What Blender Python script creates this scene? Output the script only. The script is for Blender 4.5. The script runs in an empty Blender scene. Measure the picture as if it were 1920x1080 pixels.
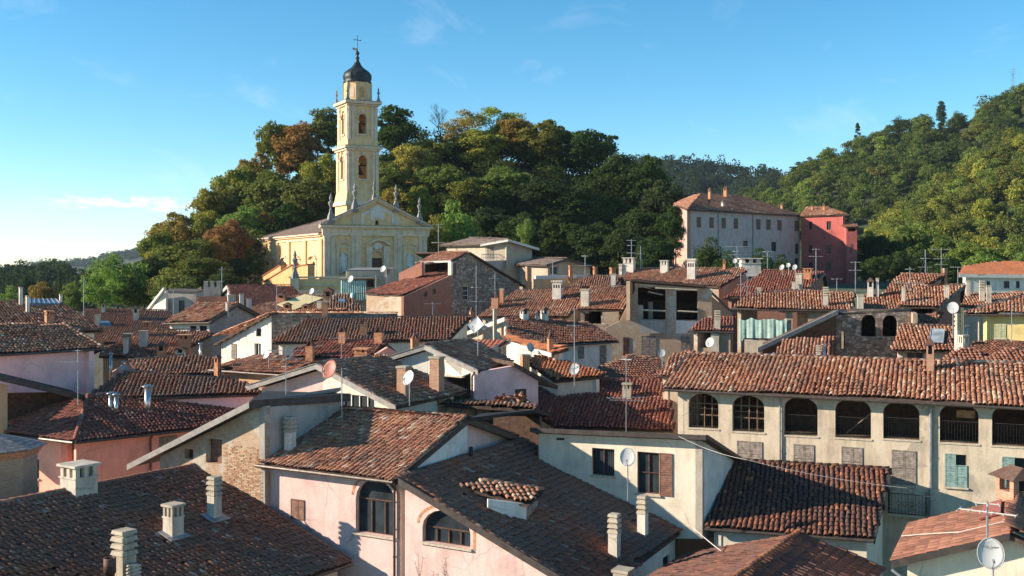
import bpy, math, random
import numpy as np
from mathutils import Vector, Matrix
from mathutils.geometry import tessellate_polygon

random.seed(7)
RNG = np.random.default_rng(11)
SC = bpy.context.scene
COL = SC.collection
R = math.radians

# ------------------------------------------------------------------ camera, sky, sun, exposure
F, CX, YH = 2000.0, 960.0, 500.0        # focal length and horizon of the photograph in its 1920 px
CZ = 18.0                               # eye height
cam_d = bpy.data.cameras.new('camera')
cam = bpy.data.objects.new('camera', cam_d)
COL.objects.link(cam)
cam.location = (0, 0, CZ)
cam.rotation_euler = (R(90), 0, 0)
cam_d.sensor_width = 36
cam_d.lens = 36 * F / 1920
cam_d.shift_y = -(540 - YH) / 1920
cam_d.clip_start = 0.5
cam_d.clip_end = 30000
SC.camera = cam

SUN_EL, SUN_AZ = 21.5, -94.5            # low afternoon sun, from the left and a touch behind the camera
wd = bpy.data.worlds.new('World')
SC.world = wd
wd.use_nodes = True
wn, wl = wd.node_tree.nodes, wd.node_tree.links
bg = wn['Background']
sky = wn.new('ShaderNodeTexSky')
sky.sky_type = 'NISHITA'
sky.sun_disc = False
sky.sun_elevation = R(SUN_EL)
sky.sun_rotation = R(SUN_AZ)
sky.altitude = 600
sky.air_density = 0.8
sky.dust_density = 0.0
sky.ozone_density = 2.0
tc = wn.new('ShaderNodeTexCoord')

def wnode(kind, **kw):
    n = wn.new(kind)
    for k, val in kw.items():
        setattr(n, k, val)
    return n

def wmath(op, a, b=None, c=None, clamp=False):
    n = wnode('ShaderNodeMath', operation=op, use_clamp=clamp)
    for i, x in enumerate((a, b, c)):
        if x is None:
            continue
        if isinstance(x, (int, float)):
            n.inputs[i].default_value = x
        else:
            wl.new(x, n.inputs[i])
    return n.outputs[0]

hs = wnode('ShaderNodeHueSaturation')
hs.inputs['Hue'].default_value = 0.484
hs.inputs['Saturation'].default_value = 1.3
hs.inputs['Value'].default_value = 1.0
wl.new(sky.outputs[0], hs.inputs['Color'])
# clouds live in the sky's own directions: a low cumulus bank and thin cirrus
sx = wnode('ShaderNodeSeparateXYZ')
wl.new(tc.outputs['Generated'], sx.inputs[0])
az = wmath('ARCTAN2', sx.outputs[0], sx.outputs[1])
el = wmath('ARCSINE', sx.outputs[2])
cb = wnode('ShaderNodeCombineXYZ')
wl.new(wmath('MULTIPLY', az, 62.0), cb.inputs[0])
wl.new(wmath('MULTIPLY', el, 190.0), cb.inputs[1])
nz = wnode('ShaderNodeTexNoise')
nz.inputs['Scale'].default_value = 1.0
nz.inputs['Detail'].default_value = 7
nz.inputs['Roughness'].default_value = 0.55
wl.new(cb.outputs[0], nz.inputs['Vector'])
band = wmath('SUBTRACT', 1.0, wmath('DIVIDE', wmath('ABSOLUTE', wmath('SUBTRACT', el, 0.0555)), 0.0095), clamp=True)
gate = wmath('MULTIPLY', wmath('SUBTRACT', wmath('SINE', wmath('MULTIPLY_ADD', az, 17.0, 7.1)), -0.25, clamp=True), 1.0, clamp=True)
cum = wmath('MULTIPLY', wmath('SUBTRACT', wmath('MULTIPLY_ADD', nz.outputs[0], 1.0, wmath('MULTIPLY', band, 0.34)), 0.66, clamp=True), 5.0, clamp=True)
cum = wmath('MULTIPLY', wmath('MULTIPLY', cum, wmath('MULTIPLY', band, 2.4, clamp=True)), gate, clamp=True)
cb2 = wnode('ShaderNodeCombineXYZ')
wl.new(wmath('MULTIPLY_ADD', az, 9.0, wmath('MULTIPLY', el, -7.0)), cb2.inputs[0])
wl.new(wmath('MULTIPLY_ADD', el, 22.0, wmath('MULTIPLY', az, 5.0)), cb2.inputs[1])
nz2 = wnode('ShaderNodeTexNoise')
nz2.inputs['Scale'].default_value = 0.75
nz2.inputs['Detail'].default_value = 8
nz2.inputs['Roughness'].default_value = 0.62
nz2.inputs['Distortion'].default_value = 0.6
wl.new(cb2.outputs[0], nz2.inputs['Vector'])
cir = wmath('MULTIPLY', wmath('SUBTRACT', nz2.outputs[0], 0.57, clamp=True), 1.3, clamp=True)
mix1 = wnode('ShaderNodeMixRGB')
mix1.inputs['Color2'].default_value = (7.0, 7.0, 7.2, 1)
wl.new(hs.outputs[0], mix1.inputs['Color1'])
wl.new(wmath('MULTIPLY', cir, 0.55), mix1.inputs['Fac'])
mix2 = wnode('ShaderNodeMixRGB')
mix2.inputs['Color2'].default_value = (9.0, 8.5, 8.2, 1)
wl.new(mix1.outputs[0], mix2.inputs['Color1'])
wl.new(wmath('MULTIPLY', cum, 0.5), mix2.inputs['Fac'])
wl.new(mix2.outputs[0], bg.inputs['Color'])
bg.inputs['Strength'].default_value = 0.104

sun_d = bpy.data.lights.new('sun', 'SUN')
sun_d.energy = 5.0
sun_d.angle = R(0.5)
sun_d.color = (1.0, 0.86, 0.68)
sun = bpy.data.objects.new('sun', sun_d)
COL.objects.link(sun)
sdir = Vector((math.sin(R(SUN_AZ)) * math.cos(R(SUN_EL)), math.cos(R(SUN_AZ)) * math.cos(R(SUN_EL)), math.sin(R(SUN_EL))))
sun.rotation_euler = sdir.to_track_quat('Z', 'Y').to_euler()
sun.location = (-60, -10, 80)
vs = SC.view_settings
vs.view_transform = 'Standard'
vs.look = 'None'
vs.exposure = 0.98
vs.gamma = 1.0
vs.use_curve_mapping = False
SC.render.engine = 'CYCLES'
SC.cycles.max_bounces = 5
SC.cycles.diffuse_bounces = 4
SC.cycles.glossy_bounces = 2
SC.cycles.transmission_bounces = 3
SC.cycles.transparent_max_bounces = 4

# ------------------------------------------------------------------ helpers
C = Vector((0, 0, CZ))

def ray(px, py):
    return Vector(((px - CX) / F, 1.0, (YH - py) / F))

def at(px, py, d):
    return C + ray(px, py) * d

def smooth(t):
    t = min(1.0, max(0.0, t))
    return t * t * (3 - 2 * t)

def ground(x, y):
    t = smooth((y - 55) / 100)
    g = -16 + 12 * t
    l = smooth((-x - 20 - 0.12 * y) / 30)
    g = g * (1 - l) + (-16 + 4 * t) * l
    far = smooth((y - 250) / 120)
    g = g * (1 - far) + (-14) * far
    g += 28 * math.exp(-(abs(x + 8) / 52) ** 2.3 - ((y - 240) / 33) ** 2)
    return g + CZ

ORG = {}

class MB:
    """collects faces; build() links them as one mesh object"""
    def __init__(s):
        s.v, s.f, s.uv, s.mi = [], [], {}, []
    def add(s, pts, faces, mi=0):
        o = len(s.v)
        s.v.extend([tuple(p) for p in pts])
        for q in faces:
            s.f.append(tuple(i + o for i in q))
            s.mi.append(mi)
    def box(s, o, a, b, c, mi=0):
        o, a, b, c = Vector(o), Vector(a), Vector(b), Vector(c)
        p = [o, o + a, o + a + b, o + b, o + c, o + a + c, o + a + b + c, o + b + c]
        s.add(p, [(0, 3, 2, 1), (4, 5, 6, 7), (0, 1, 5, 4), (1, 2, 6, 5), (2, 3, 7, 6), (3, 0, 4, 7)], mi)
        return s
    def cbox(s, c, sx, sy, z0, z1, ang=0.0, mi=0, taper=1.0):
        """box on centre c (x, y), turned by ang degrees"""
        a = R(ang)
        u, w = Vector((math.cos(a), math.sin(a), 0)), Vector((-math.sin(a), math.cos(a), 0))
        p = []
        for z, k in ((z0, 1.0), (z1, taper)):
            for i, j in ((-1, -1), (1, -1), (1, 1), (-1, 1)):
                q = u * (i * sx / 2 * k) + w * (j * sy / 2 * k)
                p.append((c[0] + q.x, c[1] + q.y, z))
        s.add(p, [(0, 3, 2, 1), (4, 5, 6, 7), (0, 1, 5, 4), (1, 2, 6, 5), (2, 3, 7, 6), (3, 0, 4, 7)], mi)
        return s
    def tube(s, p, q, r, n=6, r2=None, mi=0):
        p, q = Vector(p), Vector(q)
        d = (q - p)
        if d.length < 1e-6:
            return s
        d.normalize()
        x = d.orthogonal().normalized()
        y = d.cross(x)
        r2 = r if r2 is None else r2
        pts = []
        for c, rr in ((p, r), (q, r2)):
            for i in range(n):
                a = 2 * math.pi * i / n
                pts.append(c + x * (rr * math.cos(a)) + y * (rr * math.sin(a)))
        fs = [(i, (i + 1) % n, n + (i + 1) % n, n + i) for i in range(n)]
        fs += [tuple(range(n - 1, -1, -1)), tuple(range(n, 2 * n))]
        s.add(pts, fs, mi)
        return s
    def path(s, pts, r, n=5, mi=0):
        for a, b in zip(pts[:-1], pts[1:]):
            s.tube(a, b, r, n, mi=mi)
        return s
    def lathe(s, c, prof, n=10, a0=0.0, mi=0, sx=1.0, sy=1.0):
        pts, fs = [], []
        for r, z in prof:
            for i in range(n):
                a = a0 + 2 * math.pi * i / n
                pts.append((c[0] + sx * r * math.cos(a), c[1] + sy * r * math.sin(a), c[2] + z))
        for k in range(len(prof) - 1):
            for i in range(n):
                fs.append((k * n + i, k * n + (i + 1) % n, (k + 1) * n + (i + 1) % n, (k + 1) * n + i))
        fs.append(tuple(range(n - 1, -1, -1)))
        fs.append(tuple(range((len(prof) - 1) * n, len(prof) * n)))
        s.add(pts, fs, mi)
        return s
    def slab(s, poly, off, mi=0):
        """closed plate: polygon (world points) and the same moved by off"""
        n = len(poly)
        a = [Vector(p) for p in poly]
        b = [p + Vector(off) for p in a]
        tri = [tuple(t) for t in tessellate_polygon([a])]
        fs = tri + [tuple(i + n for i in reversed(t)) for t in tri]
        fs += [(i, (i + 1) % n, n + (i + 1) % n, n + i) for i in range(n)]
        s.add(a + b, fs, mi)
        return s
    def build(s, name, mat, parent=None, smooth=False, org=None, uv=None):
        o0 = Vector(org) if org is not None else (ORG[parent] if parent is not None else Vector((0, 0, 0)))
        me = bpy.data.meshes.new(name)
        me.from_pydata([(x - o0.x, y - o0.y, z - o0.z) for x, y, z in s.v], [], s.f)
        for m in (mat if isinstance(mat, (list, tuple)) else [mat]):
            me.materials.append(m)
        if any(s.mi):
            me.polygons.foreach_set('material_index', s.mi)
        if smooth:
            me.polygons.foreach_set('use_smooth', [True] * len(me.polygons))
        if uv is not None:
            lay = me.uv_layers.new(name='UVMap')
            li = np.empty(len(me.loops), dtype=np.int32)
            me.loops.foreach_get('vertex_index', li)
            lay.data.foreach_set('uv', np.asarray(uv, dtype=np.float32)[li].ravel())
        me.update()
        o = bpy.data.objects.new(name, me)
        COL.objects.link(o)
        if parent is not None:
            o.parent = parent
            ORG[o] = ORG[parent]
        else:
            o.location = o0
            ORG[o] = o0
        return o

def thing(name, label, cat, loc, group=None, rz=0.0):
    o = bpy.data.objects.new(name, None)
    o.empty_display_size = 0.3
    COL.objects.link(o)
    o.location = loc
    ORG[o] = Vector(loc)
    return tag(o, label, cat, group)

def tag(o, label, cat, group=None):
    o['label'] = label
    o['category'] = cat
    if group:
        o['group'] = group
    return o

def struct(o):
    o['kind'] = 'structure'
    return o

# ------------------------------------------------------------------ materials
def new_mat(name):
    m = bpy.data.materials.new(name)
    m.use_nodes = True
    nt = m.node_tree
    return m, nt.nodes, nt.links, nt.nodes['Principled BSDF']

def ramp(nd, stops, interp='LINEAR'):
    r = nd.new('ShaderNodeValToRGB')
    r.color_ramp.interpolation = interp
    e = r.color_ramp.elements
    while len(e) < len(stops):
        e.new(0.5)
    for k, (p, c) in enumerate(stops):
        e[k].position = p
        e[k].color = (*c, 1)
    return r

def noise(nd, lk, scale, detail=4, rough=0.55, vec=None, dist=0.0):
    n = nd.new('ShaderNodeTexNoise')
    n.inputs['Scale'].default_value = scale
    n.inputs['Detail'].default_value = detail
    n.inputs['Roughness'].default_value = rough
    n.inputs['Distortion'].default_value = dist
    if vec is not None:
        lk.new(vec, n.inputs['Vector'])
    return n

def mixc(nd, lk, fac, a, b, mode='MIX'):
    m = nd.new('ShaderNodeMixRGB')
    m.blend_type = mode
    for i, x in ((0, fac), (1, a), (2, b)):
        if isinstance(x, (int, float)):
            m.inputs[i].default_value = x
        elif isinstance(x, tuple):
            m.inputs[i].default_value = (*x, 1)
        else:
            lk.new(x, m.inputs[i])
    return m.outputs[0]

def bump(nd, lk, b, h, strength, dist):
    n = nd.new('ShaderNodeBump')
    n.inputs['Strength'].default_value = strength
    n.inputs['Distance'].default_value = dist
    lk.new(h, n.inputs['Height'])
    lk.new(n.outputs[0], b.inputs['Normal'])

def plain(name, col, rough=0.7, metal=0.0, var=0.12, scale=3.0, spec=0.3):
    m, nd, lk, b = new_mat(name)
    g = nd.new('ShaderNodeNewGeometry')
    n = noise(nd, lk, scale, 5, 0.6, g.outputs['Position'])
    d = tuple(c * (1 - 2.2 * var) for c in col)
    l = tuple(min(1, c * (1 + var)) for c in col)
    r = ramp(nd, [(0.3, d), (0.65, l)])
    lk.new(n.outputs[0], r.inputs[0])
    lk.new(r.outputs[0], b.inputs['Base Color'])
    b.inputs['Roughness'].default_value = rough
    b.inputs['Metallic'].default_value = metal
    b.inputs['Specular IOR Level'].default_value = spec
    return m

def plaster(name, col, stain=(0.16, 0.13, 0.11), amount=0.35, patch=None, pamount=0.5):
    """old wall plaster: blotches, streaks running down, patches where the coat has gone"""
    m, nd, lk, b = new_mat(name)
    g = nd.new('ShaderNodeNewGeometry')
    n1 = noise(nd, lk, 0.9, 6, 0.62, g.outputs['Position'])
    r1 = ramp(nd, [(0.28, tuple(c * 0.74 for c in col)), (0.5, col), (0.75, tuple(min(1, c * 1.12) for c in col))])
    lk.new(n1.outputs[0], r1.inputs[0])
    mp = nd.new('ShaderNodeMapping')
    mp.inputs['Scale'].default_value = (2.2, 2.2, 0.28)
    lk.new(g.outputs['Position'], mp.inputs[0])
    n2 = noise(nd, lk, 1.3, 6, 0.65, mp.outputs[0], 0.3)
    r2 = ramp(nd, [(0.48, (0, 0, 0)), (0.72, (1, 1, 1))])
    lk.new(n2.outputs[0], r2.inputs[0])
    ml = nd.new('ShaderNodeMath')
    ml.operation = 'MULTIPLY'
    ml.inputs[1].default_value = amount
    lk.new(r2.outputs[0], ml.inputs[0])
    c = mixc(nd, lk, ml.outputs[0], r1.outputs[0], stain)
    if patch:
        n3 = noise(nd, lk, 0.55, 6, 0.6, g.outputs['Position'], 0.4)
        r3 = ramp(nd, [(pamount, (0, 0, 0)), (pamount + 0.03, (1, 1, 1))])
        lk.new(n3.outputs[0], r3.inputs[0])
        c = mixc(nd, lk, r3.outputs[0], c, patch)
    nw = noise(nd, lk, 1.6, 4, 0.6, g.outputs['Position'])
    wv = mixc(nd, lk, 0.25, g.outputs['Position'], nw.outputs['Color'], 'ADD')
    vo = nd.new('ShaderNodeTexVoronoi')
    vo.feature = 'DISTANCE_TO_EDGE'
    vo.inputs['Scale'].default_value = 0.45
    lk.new(wv, vo.inputs['Vector'])
    rv = ramp(nd, [(0.0, (1, 1, 1)), (0.012, (0, 0, 0))])
    lk.new(vo.outputs['Distance'], rv.inputs[0])
    nc = noise(nd, lk, 0.35, 3, 0.5, g.outputs['Position'])
    rc_ = ramp(nd, [(0.5, (0, 0, 0)), (0.6, (0.55, 0.55, 0.55))])
    lk.new(nc.outputs[0], rc_.inputs[0])
    c = mixc(nd, lk, mixc(nd, lk, 1.0, rv.outputs[0], rc_.outputs[0], 'MULTIPLY'), c, tuple(q * 0.7 for q in stain))
    n4 = noise(nd, lk, 9.0, 4, 0.7, g.outputs['Position'])
    c = mixc(nd, lk, 0.2, c, n4.outputs[0], 'OVERLAY')
    lk.new(c, b.inputs['Base Color'])
    b.inputs['Roughness'].default_value = 0.92
    b.inputs['Specular IOR Level'].default_value = 0.15
    n5 = noise(nd, lk, 14.0, 5, 0.7, g.outputs['Position'])
    bump(nd, lk, b, n5.outputs[0], 0.35, 0.03)
    return m

def masonry(name, cols, mortar, bw=0.26, bh=0.075, gap=0.012, render=None, ramount=0.55, stone=False):
    """brick or rubble in the wall's own metres (UV), with plaster left on it in places"""
    m, nd, lk, b = new_mat(name)
    g = nd.new('ShaderNodeNewGeometry')
    uv = nd.new('ShaderNodeUVMap')
    if stone:
        mp = nd.new('ShaderNodeMapping')
        mp.inputs['Scale'].default_value = (1 / bw, 1 / bh, 1)
        lk.new(uv.outputs[0], mp.inputs[0])
        v = nd.new('ShaderNodeTexVoronoi')
        v.feature = 'F1'
        v.inputs['Scale'].default_value = 1.0
        lk.new(mp.outputs[0], v.inputs['Vector'])
        v2 = nd.new('ShaderNodeTexVoronoi')
        v2.feature = 'DISTANCE_TO_EDGE'
        v2.inputs['Scale'].default_value = 1.0
        lk.new(mp.outputs[0], v2.inputs['Vector'])
        sp = nd.new('ShaderNodeSeparateColor')
        lk.new(v.outputs['Color'], sp.inputs[0])
        rc = ramp(nd, [(0.0, cols[0]), (0.5, cols[1]), (1.0, cols[2])])
        lk.new(sp.outputs[0], rc.inputs[0])
        re = ramp(nd, [(0.03, (1, 1, 1)), (0.12, (0, 0, 0))])
        lk.new(v2.outputs['Distance'], re.inputs[0])
        c = mixc(nd, lk, re.outputs[0], rc.outputs[0], mortar)
        hgt = v2.outputs['Distance']
        st = 0.9
    else:
        br = nd.new('ShaderNodeTexBrick')
        br.inputs['Scale'].default_value = 1.0
        br.inputs['Brick Width'].default_value = bw
        br.inputs['Row Height'].default_value = bh
        br.inputs['Mortar Size'].default_value = gap
        br.inputs['Mortar Smooth'].default_value = 0.3
        br.inputs['Color1'].default_value = (*cols[0], 1)
        br.inputs['Color2'].default_value = (*cols[1], 1)
        br.inputs['Mortar'].default_value = (*mortar, 1)
        lk.new(uv.outputs[0], br.inputs['Vector'])
        n0 = noise(nd, lk, 1.1, 6, 0.65, g.outputs['Position'])
        r0 = ramp(nd, [(0.35, (0, 0, 0)), (0.68, (1, 1, 1))])
        lk.new(n0.outputs[0], r0.inputs[0])
        c = mixc(nd, lk, r0.outputs[0], br.outputs['Color'], mixc(nd, lk, 0.6, br.outputs['Color'], cols[2]))
        inv = nd.new('ShaderNodeMath')
        inv.operation = 'SUBTRACT'
        inv.inputs[0].default_value = 1
        lk.new(br.outputs['Fac'], inv.inputs[1])
        hgt = inv.outputs[0]
        st = 0.6
    n4 = noise(nd, lk, 5.0, 5, 0.7, g.outputs['Position'])
    c = mixc(nd, lk, 0.35, c, n4.outputs[0], 'OVERLAY')
    if render:
        n3 = noise(nd, lk, 0.6, 6, 0.62, g.outputs['Position'], 0.5)
        r3 = ramp(nd, [(ramount, (0, 0, 0)), (ramount + 0.04, (1, 1, 1))])
        lk.new(n3.outputs[0], r3.inputs[0])
        c = mixc(nd, lk, r3.outputs[0], c, mixc(nd, lk, 0.4, render, n4.outputs[0], 'OVERLAY'))
    lk.new(c, b.inputs['Base Color'])
    b.inputs['Roughness'].default_value = 0.93
    b.inputs['Specular IOR Level'].default_value = 0.12
    bump(nd, lk, b, hgt, st, 0.03)
    return m

def tile_mat(name, stops, lichen, lam=0.5, lscale=0.35, pale=(0.42, 0.34, 0.28)):
    """fired clay: every tile has its own tint, lichen and soot spread over the roof in patches"""
    m, nd, lk, b = new_mat(name)
    g = nd.new('ShaderNodeNewGeometry')
    at_ = nd.new('ShaderNodeAttribute')
    at_.attribute_name = 'tint'
    r = ramp(nd, stops)
    lk.new(at_.outputs['Fac'], r.inputs[0])
    n1 = noise(nd, lk, lscale, 6, 0.65, g.outputs['Position'], 0.4)
    r1 = ramp(nd, [(0.38, (0, 0, 0)), (0.66, (1, 1, 1))])
    lk.new(n1.outputs[0], r1.inputs[0])
    ml = nd.new('ShaderNodeMath')
    ml.operation = 'MULTIPLY'
    ml.inputs[1].default_value = lam
    lk.new(r1.outputs[0], ml.inputs[0])
    c = mixc(nd, lk, ml.outputs[0], r.outputs[0], lichen)
    n2 = noise(nd, lk, 7.0, 5, 0.7, g.outputs['Position'])
    r2 = ramp(nd, [(0.55, (0, 0, 0)), (0.75, (1, 1, 1))])
    lk.new(n2.outputs[0], r2.inputs[0])
    m2 = nd.new('ShaderNodeMath')
    m2.operation = 'MULTIPLY'
    m2.inputs[1].default_value = 0.4
    lk.new(r2.outputs[0], m2.inputs[0])
    c = mixc(nd, lk, m2.outputs[0], c, pale)
    n3 = noise(nd, lk, 22.0, 4, 0.7, g.outputs['Position'])
    c = mixc(nd, lk, 0.35, c, n3.outputs[0], 'OVERLAY')
    lk.new(c, b.inputs['Base Color'])
    b.inputs['Roughness'].default_value = 0.88
    b.inputs['Specular IOR Level'].default_value = 0.2
    bump(nd, lk, b, n3.outputs[0], 0.3, 0.02)
    return m

def leaf_mat(name, transl=0.4):
    m, nd, lk, b = new_mat(name)
    nd.remove(b)
    out = nd['Material Output']
    oi = nd.new('ShaderNodeObjectInfo')
    at_ = nd.new('ShaderNodeAttribute')
    at_.attribute_name = 'tint'
    hs_ = nd.new('ShaderNodeHueSaturation')
    lk.new(oi.outputs['Color'], hs_.inputs['Color'])
    mr = nd.new('ShaderNodeMapRange')
    mr.inputs['To Min'].default_value = 0.55
    mr.inputs['To Max'].default_value = 1.5
    lk.new(at_.outputs['Fac'], mr.inputs['Value'])
    lk.new(mr.outputs[0], hs_.inputs['Value'])
    mh = nd.new('ShaderNodeMapRange')
    mh.inputs['To Min'].default_value = 0.515
    mh.inputs['To Max'].default_value = 0.482
    lk.new(at_.outputs['Fac'], mh.inputs['Value'])
    lk.new(mh.outputs[0], hs_.inputs['Hue'])
    d = nd.new('ShaderNodeBsdfDiffuse')
    t = nd.new('ShaderNodeBsdfTranslucent')
    lk.new(hs_.outputs[0], d.inputs['Color'])
    lk.new(hs_.outputs[0], t.inputs['Color'])
    mx = nd.new('ShaderNodeMixShader')
    mx.inputs[0].default_value = transl
    lk.new(d.outputs[0], mx.inputs[1])
    lk.new(t.outputs[0], mx.inputs[2])
    lk.new(mx.outputs[0], out.inputs['Surface'])
    return m

def glass_mat(name, col=(0.02, 0.025, 0.03)):
    m, nd, lk, b = new_mat(name)
    g = nd.new('ShaderNodeNewGeometry')
    n = noise(nd, lk, 1.5, 3, 0.5, g.outputs['Position'])
    r = ramp(nd, [(0.3, col), (0.7, tuple(c * 2.2 for c in col))])
    lk.new(n.outputs[0], r.inputs[0])
    lk.new(r.outputs[0], b.inputs['Base Color'])
    b.inputs['Roughness'].default_value = 0.16
    b.inputs['Specular IOR Level'].default_value = 0.2
    return m

M = {}
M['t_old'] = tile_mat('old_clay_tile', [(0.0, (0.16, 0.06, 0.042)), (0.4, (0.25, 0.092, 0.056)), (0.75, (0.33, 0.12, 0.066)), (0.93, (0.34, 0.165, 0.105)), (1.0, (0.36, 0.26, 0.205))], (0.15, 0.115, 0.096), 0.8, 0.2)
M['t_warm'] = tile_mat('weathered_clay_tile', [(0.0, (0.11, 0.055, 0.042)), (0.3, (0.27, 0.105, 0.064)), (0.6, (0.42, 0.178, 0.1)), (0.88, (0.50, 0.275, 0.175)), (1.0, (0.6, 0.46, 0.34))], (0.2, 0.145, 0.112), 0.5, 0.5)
M['t_red'] = tile_mat('red_clay_tile', [(0.0, (0.15, 0.06, 0.045)), (0.4, (0.28, 0.09, 0.06)), (0.8, (0.38, 0.13, 0.08)), (1.0, (0.48, 0.26, 0.18))], (0.11, 0.08, 0.075), 0.45, 0.35, (0.36, 0.24, 0.19))
M['t_dark'] = tile_mat('dark_clay_tile', [(0.0, (0.09, 0.048, 0.04)), (0.5, (0.16, 0.07, 0.05)), (0.85, (0.27, 0.10, 0.055)), (1.0, (0.42, 0.18, 0.08))], (0.07, 0.055, 0.052), 0.5, 0.3, (0.26, 0.19, 0.15))  # dark brown clay stops rising to orange
M['t_orange'] = tile_mat('new_orange_tile', [(0.0, (0.3, 0.1, 0.05)), (0.6, (0.46, 0.165, 0.075)), (1.0, (0.55, 0.26, 0.13))], (0.24, 0.11, 0.07), 0.35, 0.5, (0.5, 0.3, 0.2))
M['t_brown'] = tile_mat('brown_concrete_tile', [(0.0, (0.17, 0.075, 0.052)), (0.5, (0.27, 0.115, 0.075)), (1.0, (0.36, 0.17, 0.11))], (0.2, 0.1, 0.07), 0.35, 0.5, (0.42, 0.28, 0.21))
M['t_grey'] = tile_mat('brown_grey_roof', [(0.0, (0.1, 0.08, 0.07)), (0.6, (0.17, 0.125, 0.105)), (1.0, (0.25, 0.19, 0.16))], (0.12, 0.1, 0.09), 0.5, 0.4)
M['deck'] = plain('roof_boards', (0.10, 0.065, 0.05), 0.9, 0, 0.25, 4)
M['fascia'] = plain('grey_fascia', (0.27, 0.25, 0.235), 0.6, 0.1, 0.12, 4)
M['fascia_d'] = plain('dark_brown_fascia', (0.062, 0.05, 0.046), 0.55, 0.1, 0.2, 4)
M['fascia_w'] = plain('white_fascia', (0.6, 0.57, 0.52), 0.6, 0, 0.1, 4)
M['gutter'] = plain('brown_gutter_metal', (0.10, 0.08, 0.07), 0.45, 0.4, 0.2, 5)
M['steel'] = plain('stainless_flue', (0.55, 0.54, 0.52), 0.28, 0.9, 0.15, 6)
M['zinc'] = plain('grey_zinc', (0.33, 0.34, 0.36), 0.45, 0.5, 0.15, 4)
M['iron'] = plain('dark_iron', (0.04, 0.036, 0.034), 0.6, 0.3, 0.2, 8)
M['rust'] = plain('rusty_flue', (0.12, 0.065, 0.05), 0.7, 0.3, 0.3, 6)
M['alu'] = plain('antenna_aluminium', (0.55, 0.54, 0.52), 0.4, 0.6, 0.1, 6)
M['dish_w'] = plain('white_dish', (0.55, 0.545, 0.53), 0.45, 0, 0.05, 3)
M['dish_g'] = plain('grey_dish', (0.4, 0.4, 0.4), 0.45, 0, 0.08, 3)
M['dish_r'] = plain('brick_red_dish', (0.36, 0.12, 0.09), 0.5, 0, 0.08, 3)
M['letter'] = plain('dark_print', (0.06, 0.06, 0.08), 0.5, 0, 0.05)
M['pink'] = plaster('pale_pink_plaster', (0.68, 0.47, 0.43), (0.4, 0.26, 0.23), 0.4)
M['lilac'] = plaster('rose_plaster', (0.82, 0.52, 0.5), (0.6, 0.38, 0.36), 0.2)
M['salmon'] = plaster('salmon_plaster', (0.88, 0.39, 0.29), (0.64, 0.27, 0.2), 0.25)
M['coral'] = plaster('coral_plaster', (0.62, 0.36, 0.29), (0.45, 0.25, 0.2), 0.25)
M['cream'] = plaster('cream_plaster', (0.70, 0.61, 0.49), (0.42, 0.34, 0.27), 0.35)
M['white'] = plaster('white_plaster', (0.70, 0.66, 0.59), (0.4, 0.35, 0.3), 0.3)
M['arcade'] = plaster('aged_grey_beige_plaster', (0.57, 0.475, 0.36), (0.24, 0.18, 0.13), 0.55, (0.38, 0.32, 0.25), 0.59)
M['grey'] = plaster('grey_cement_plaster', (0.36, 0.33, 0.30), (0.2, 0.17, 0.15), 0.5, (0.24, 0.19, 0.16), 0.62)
M['beige'] = plaster('beige_plaster', (0.55, 0.44, 0.33), (0.32, 0.24, 0.18), 0.4, (0.36, 0.27, 0.2), 0.62)
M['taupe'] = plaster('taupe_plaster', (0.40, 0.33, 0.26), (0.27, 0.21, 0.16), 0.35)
M['ochre'] = plaster('ochre_plaster', (0.56, 0.34, 0.20), (0.36, 0.22, 0.14), 0.35)
M['yellow'] = plaster('yellow_plaster', (0.74, 0.56, 0.24), (0.6, 0.44, 0.2), 0.15)
M['chim'] = plaster('chimney_plaster', (0.52, 0.46, 0.38), (0.16, 0.13, 0.11), 0.55)
M['chim_w'] = plaster('white_chimney_plaster', (0.66, 0.6, 0.52), (0.22, 0.18, 0.15), 0.45)
M['concrete'] = plaster('chimney_concrete', (0.42, 0.36, 0.28), (0.12, 0.1, 0.08), 0.55)
M['rose_old'] = plaster('faded_rose_plaster', (0.50, 0.38, 0.35), (0.4, 0.24, 0.21), 0.5, (0.44, 0.40, 0.37), 0.56)
M['red'] = plaster('brick_red_plaster', (0.42, 0.115, 0.1), (0.3, 0.085, 0.075), 0.35)
M['ch_y'] = plaster('church_yellow', (0.74, 0.50, 0.26), (0.5, 0.34, 0.19), 0.4)
M['ch_w'] = plaster('church_pale_stone', (0.71, 0.545, 0.39), (0.38, 0.28, 0.19), 0.45)
M['ch_g'] = plaster('church_light_panel', (0.66, 0.6, 0.53), (0.45, 0.41, 0.37), 0.2)
M['ch_o'] = plaster('church_orange_wall', (0.58, 0.33, 0.15), (0.4, 0.23, 0.12), 0.3)
M['statue'] = plaster('grey_statue_stone', (0.26, 0.25, 0.23), (0.1, 0.1, 0.09), 0.5)
M['brick'] = masonry('old_brick', [(0.42, 0.26, 0.17), (0.33, 0.19, 0.12), (0.5, 0.36, 0.25)], (0.45, 0.37, 0.28))
M['brick_r'] = masonry('red_brick', [(0.33, 0.13, 0.085), (0.24, 0.095, 0.07), (0.36, 0.17, 0.12)], (0.3, 0.2, 0.15), render=(0.3, 0.2, 0.17), ramount=0.6)
M['brick_p'] = masonry('brick_under_plaster', [(0.42, 0.27, 0.18), (0.33, 0.2, 0.13), (0.48, 0.36, 0.26)], (0.45, 0.38, 0.29), render=(0.46, 0.4, 0.33), ramount=0.54)
M['stone'] = masonry('rubble_stone', [(0.12, 0.10, 0.09), (0.25, 0.2, 0.165), (0.42, 0.35, 0.29)], (0.17, 0.13, 0.105), 0.34, 0.2, stone=True, render=(0.33, 0.27, 0.22), ramount=0.66)
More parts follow.
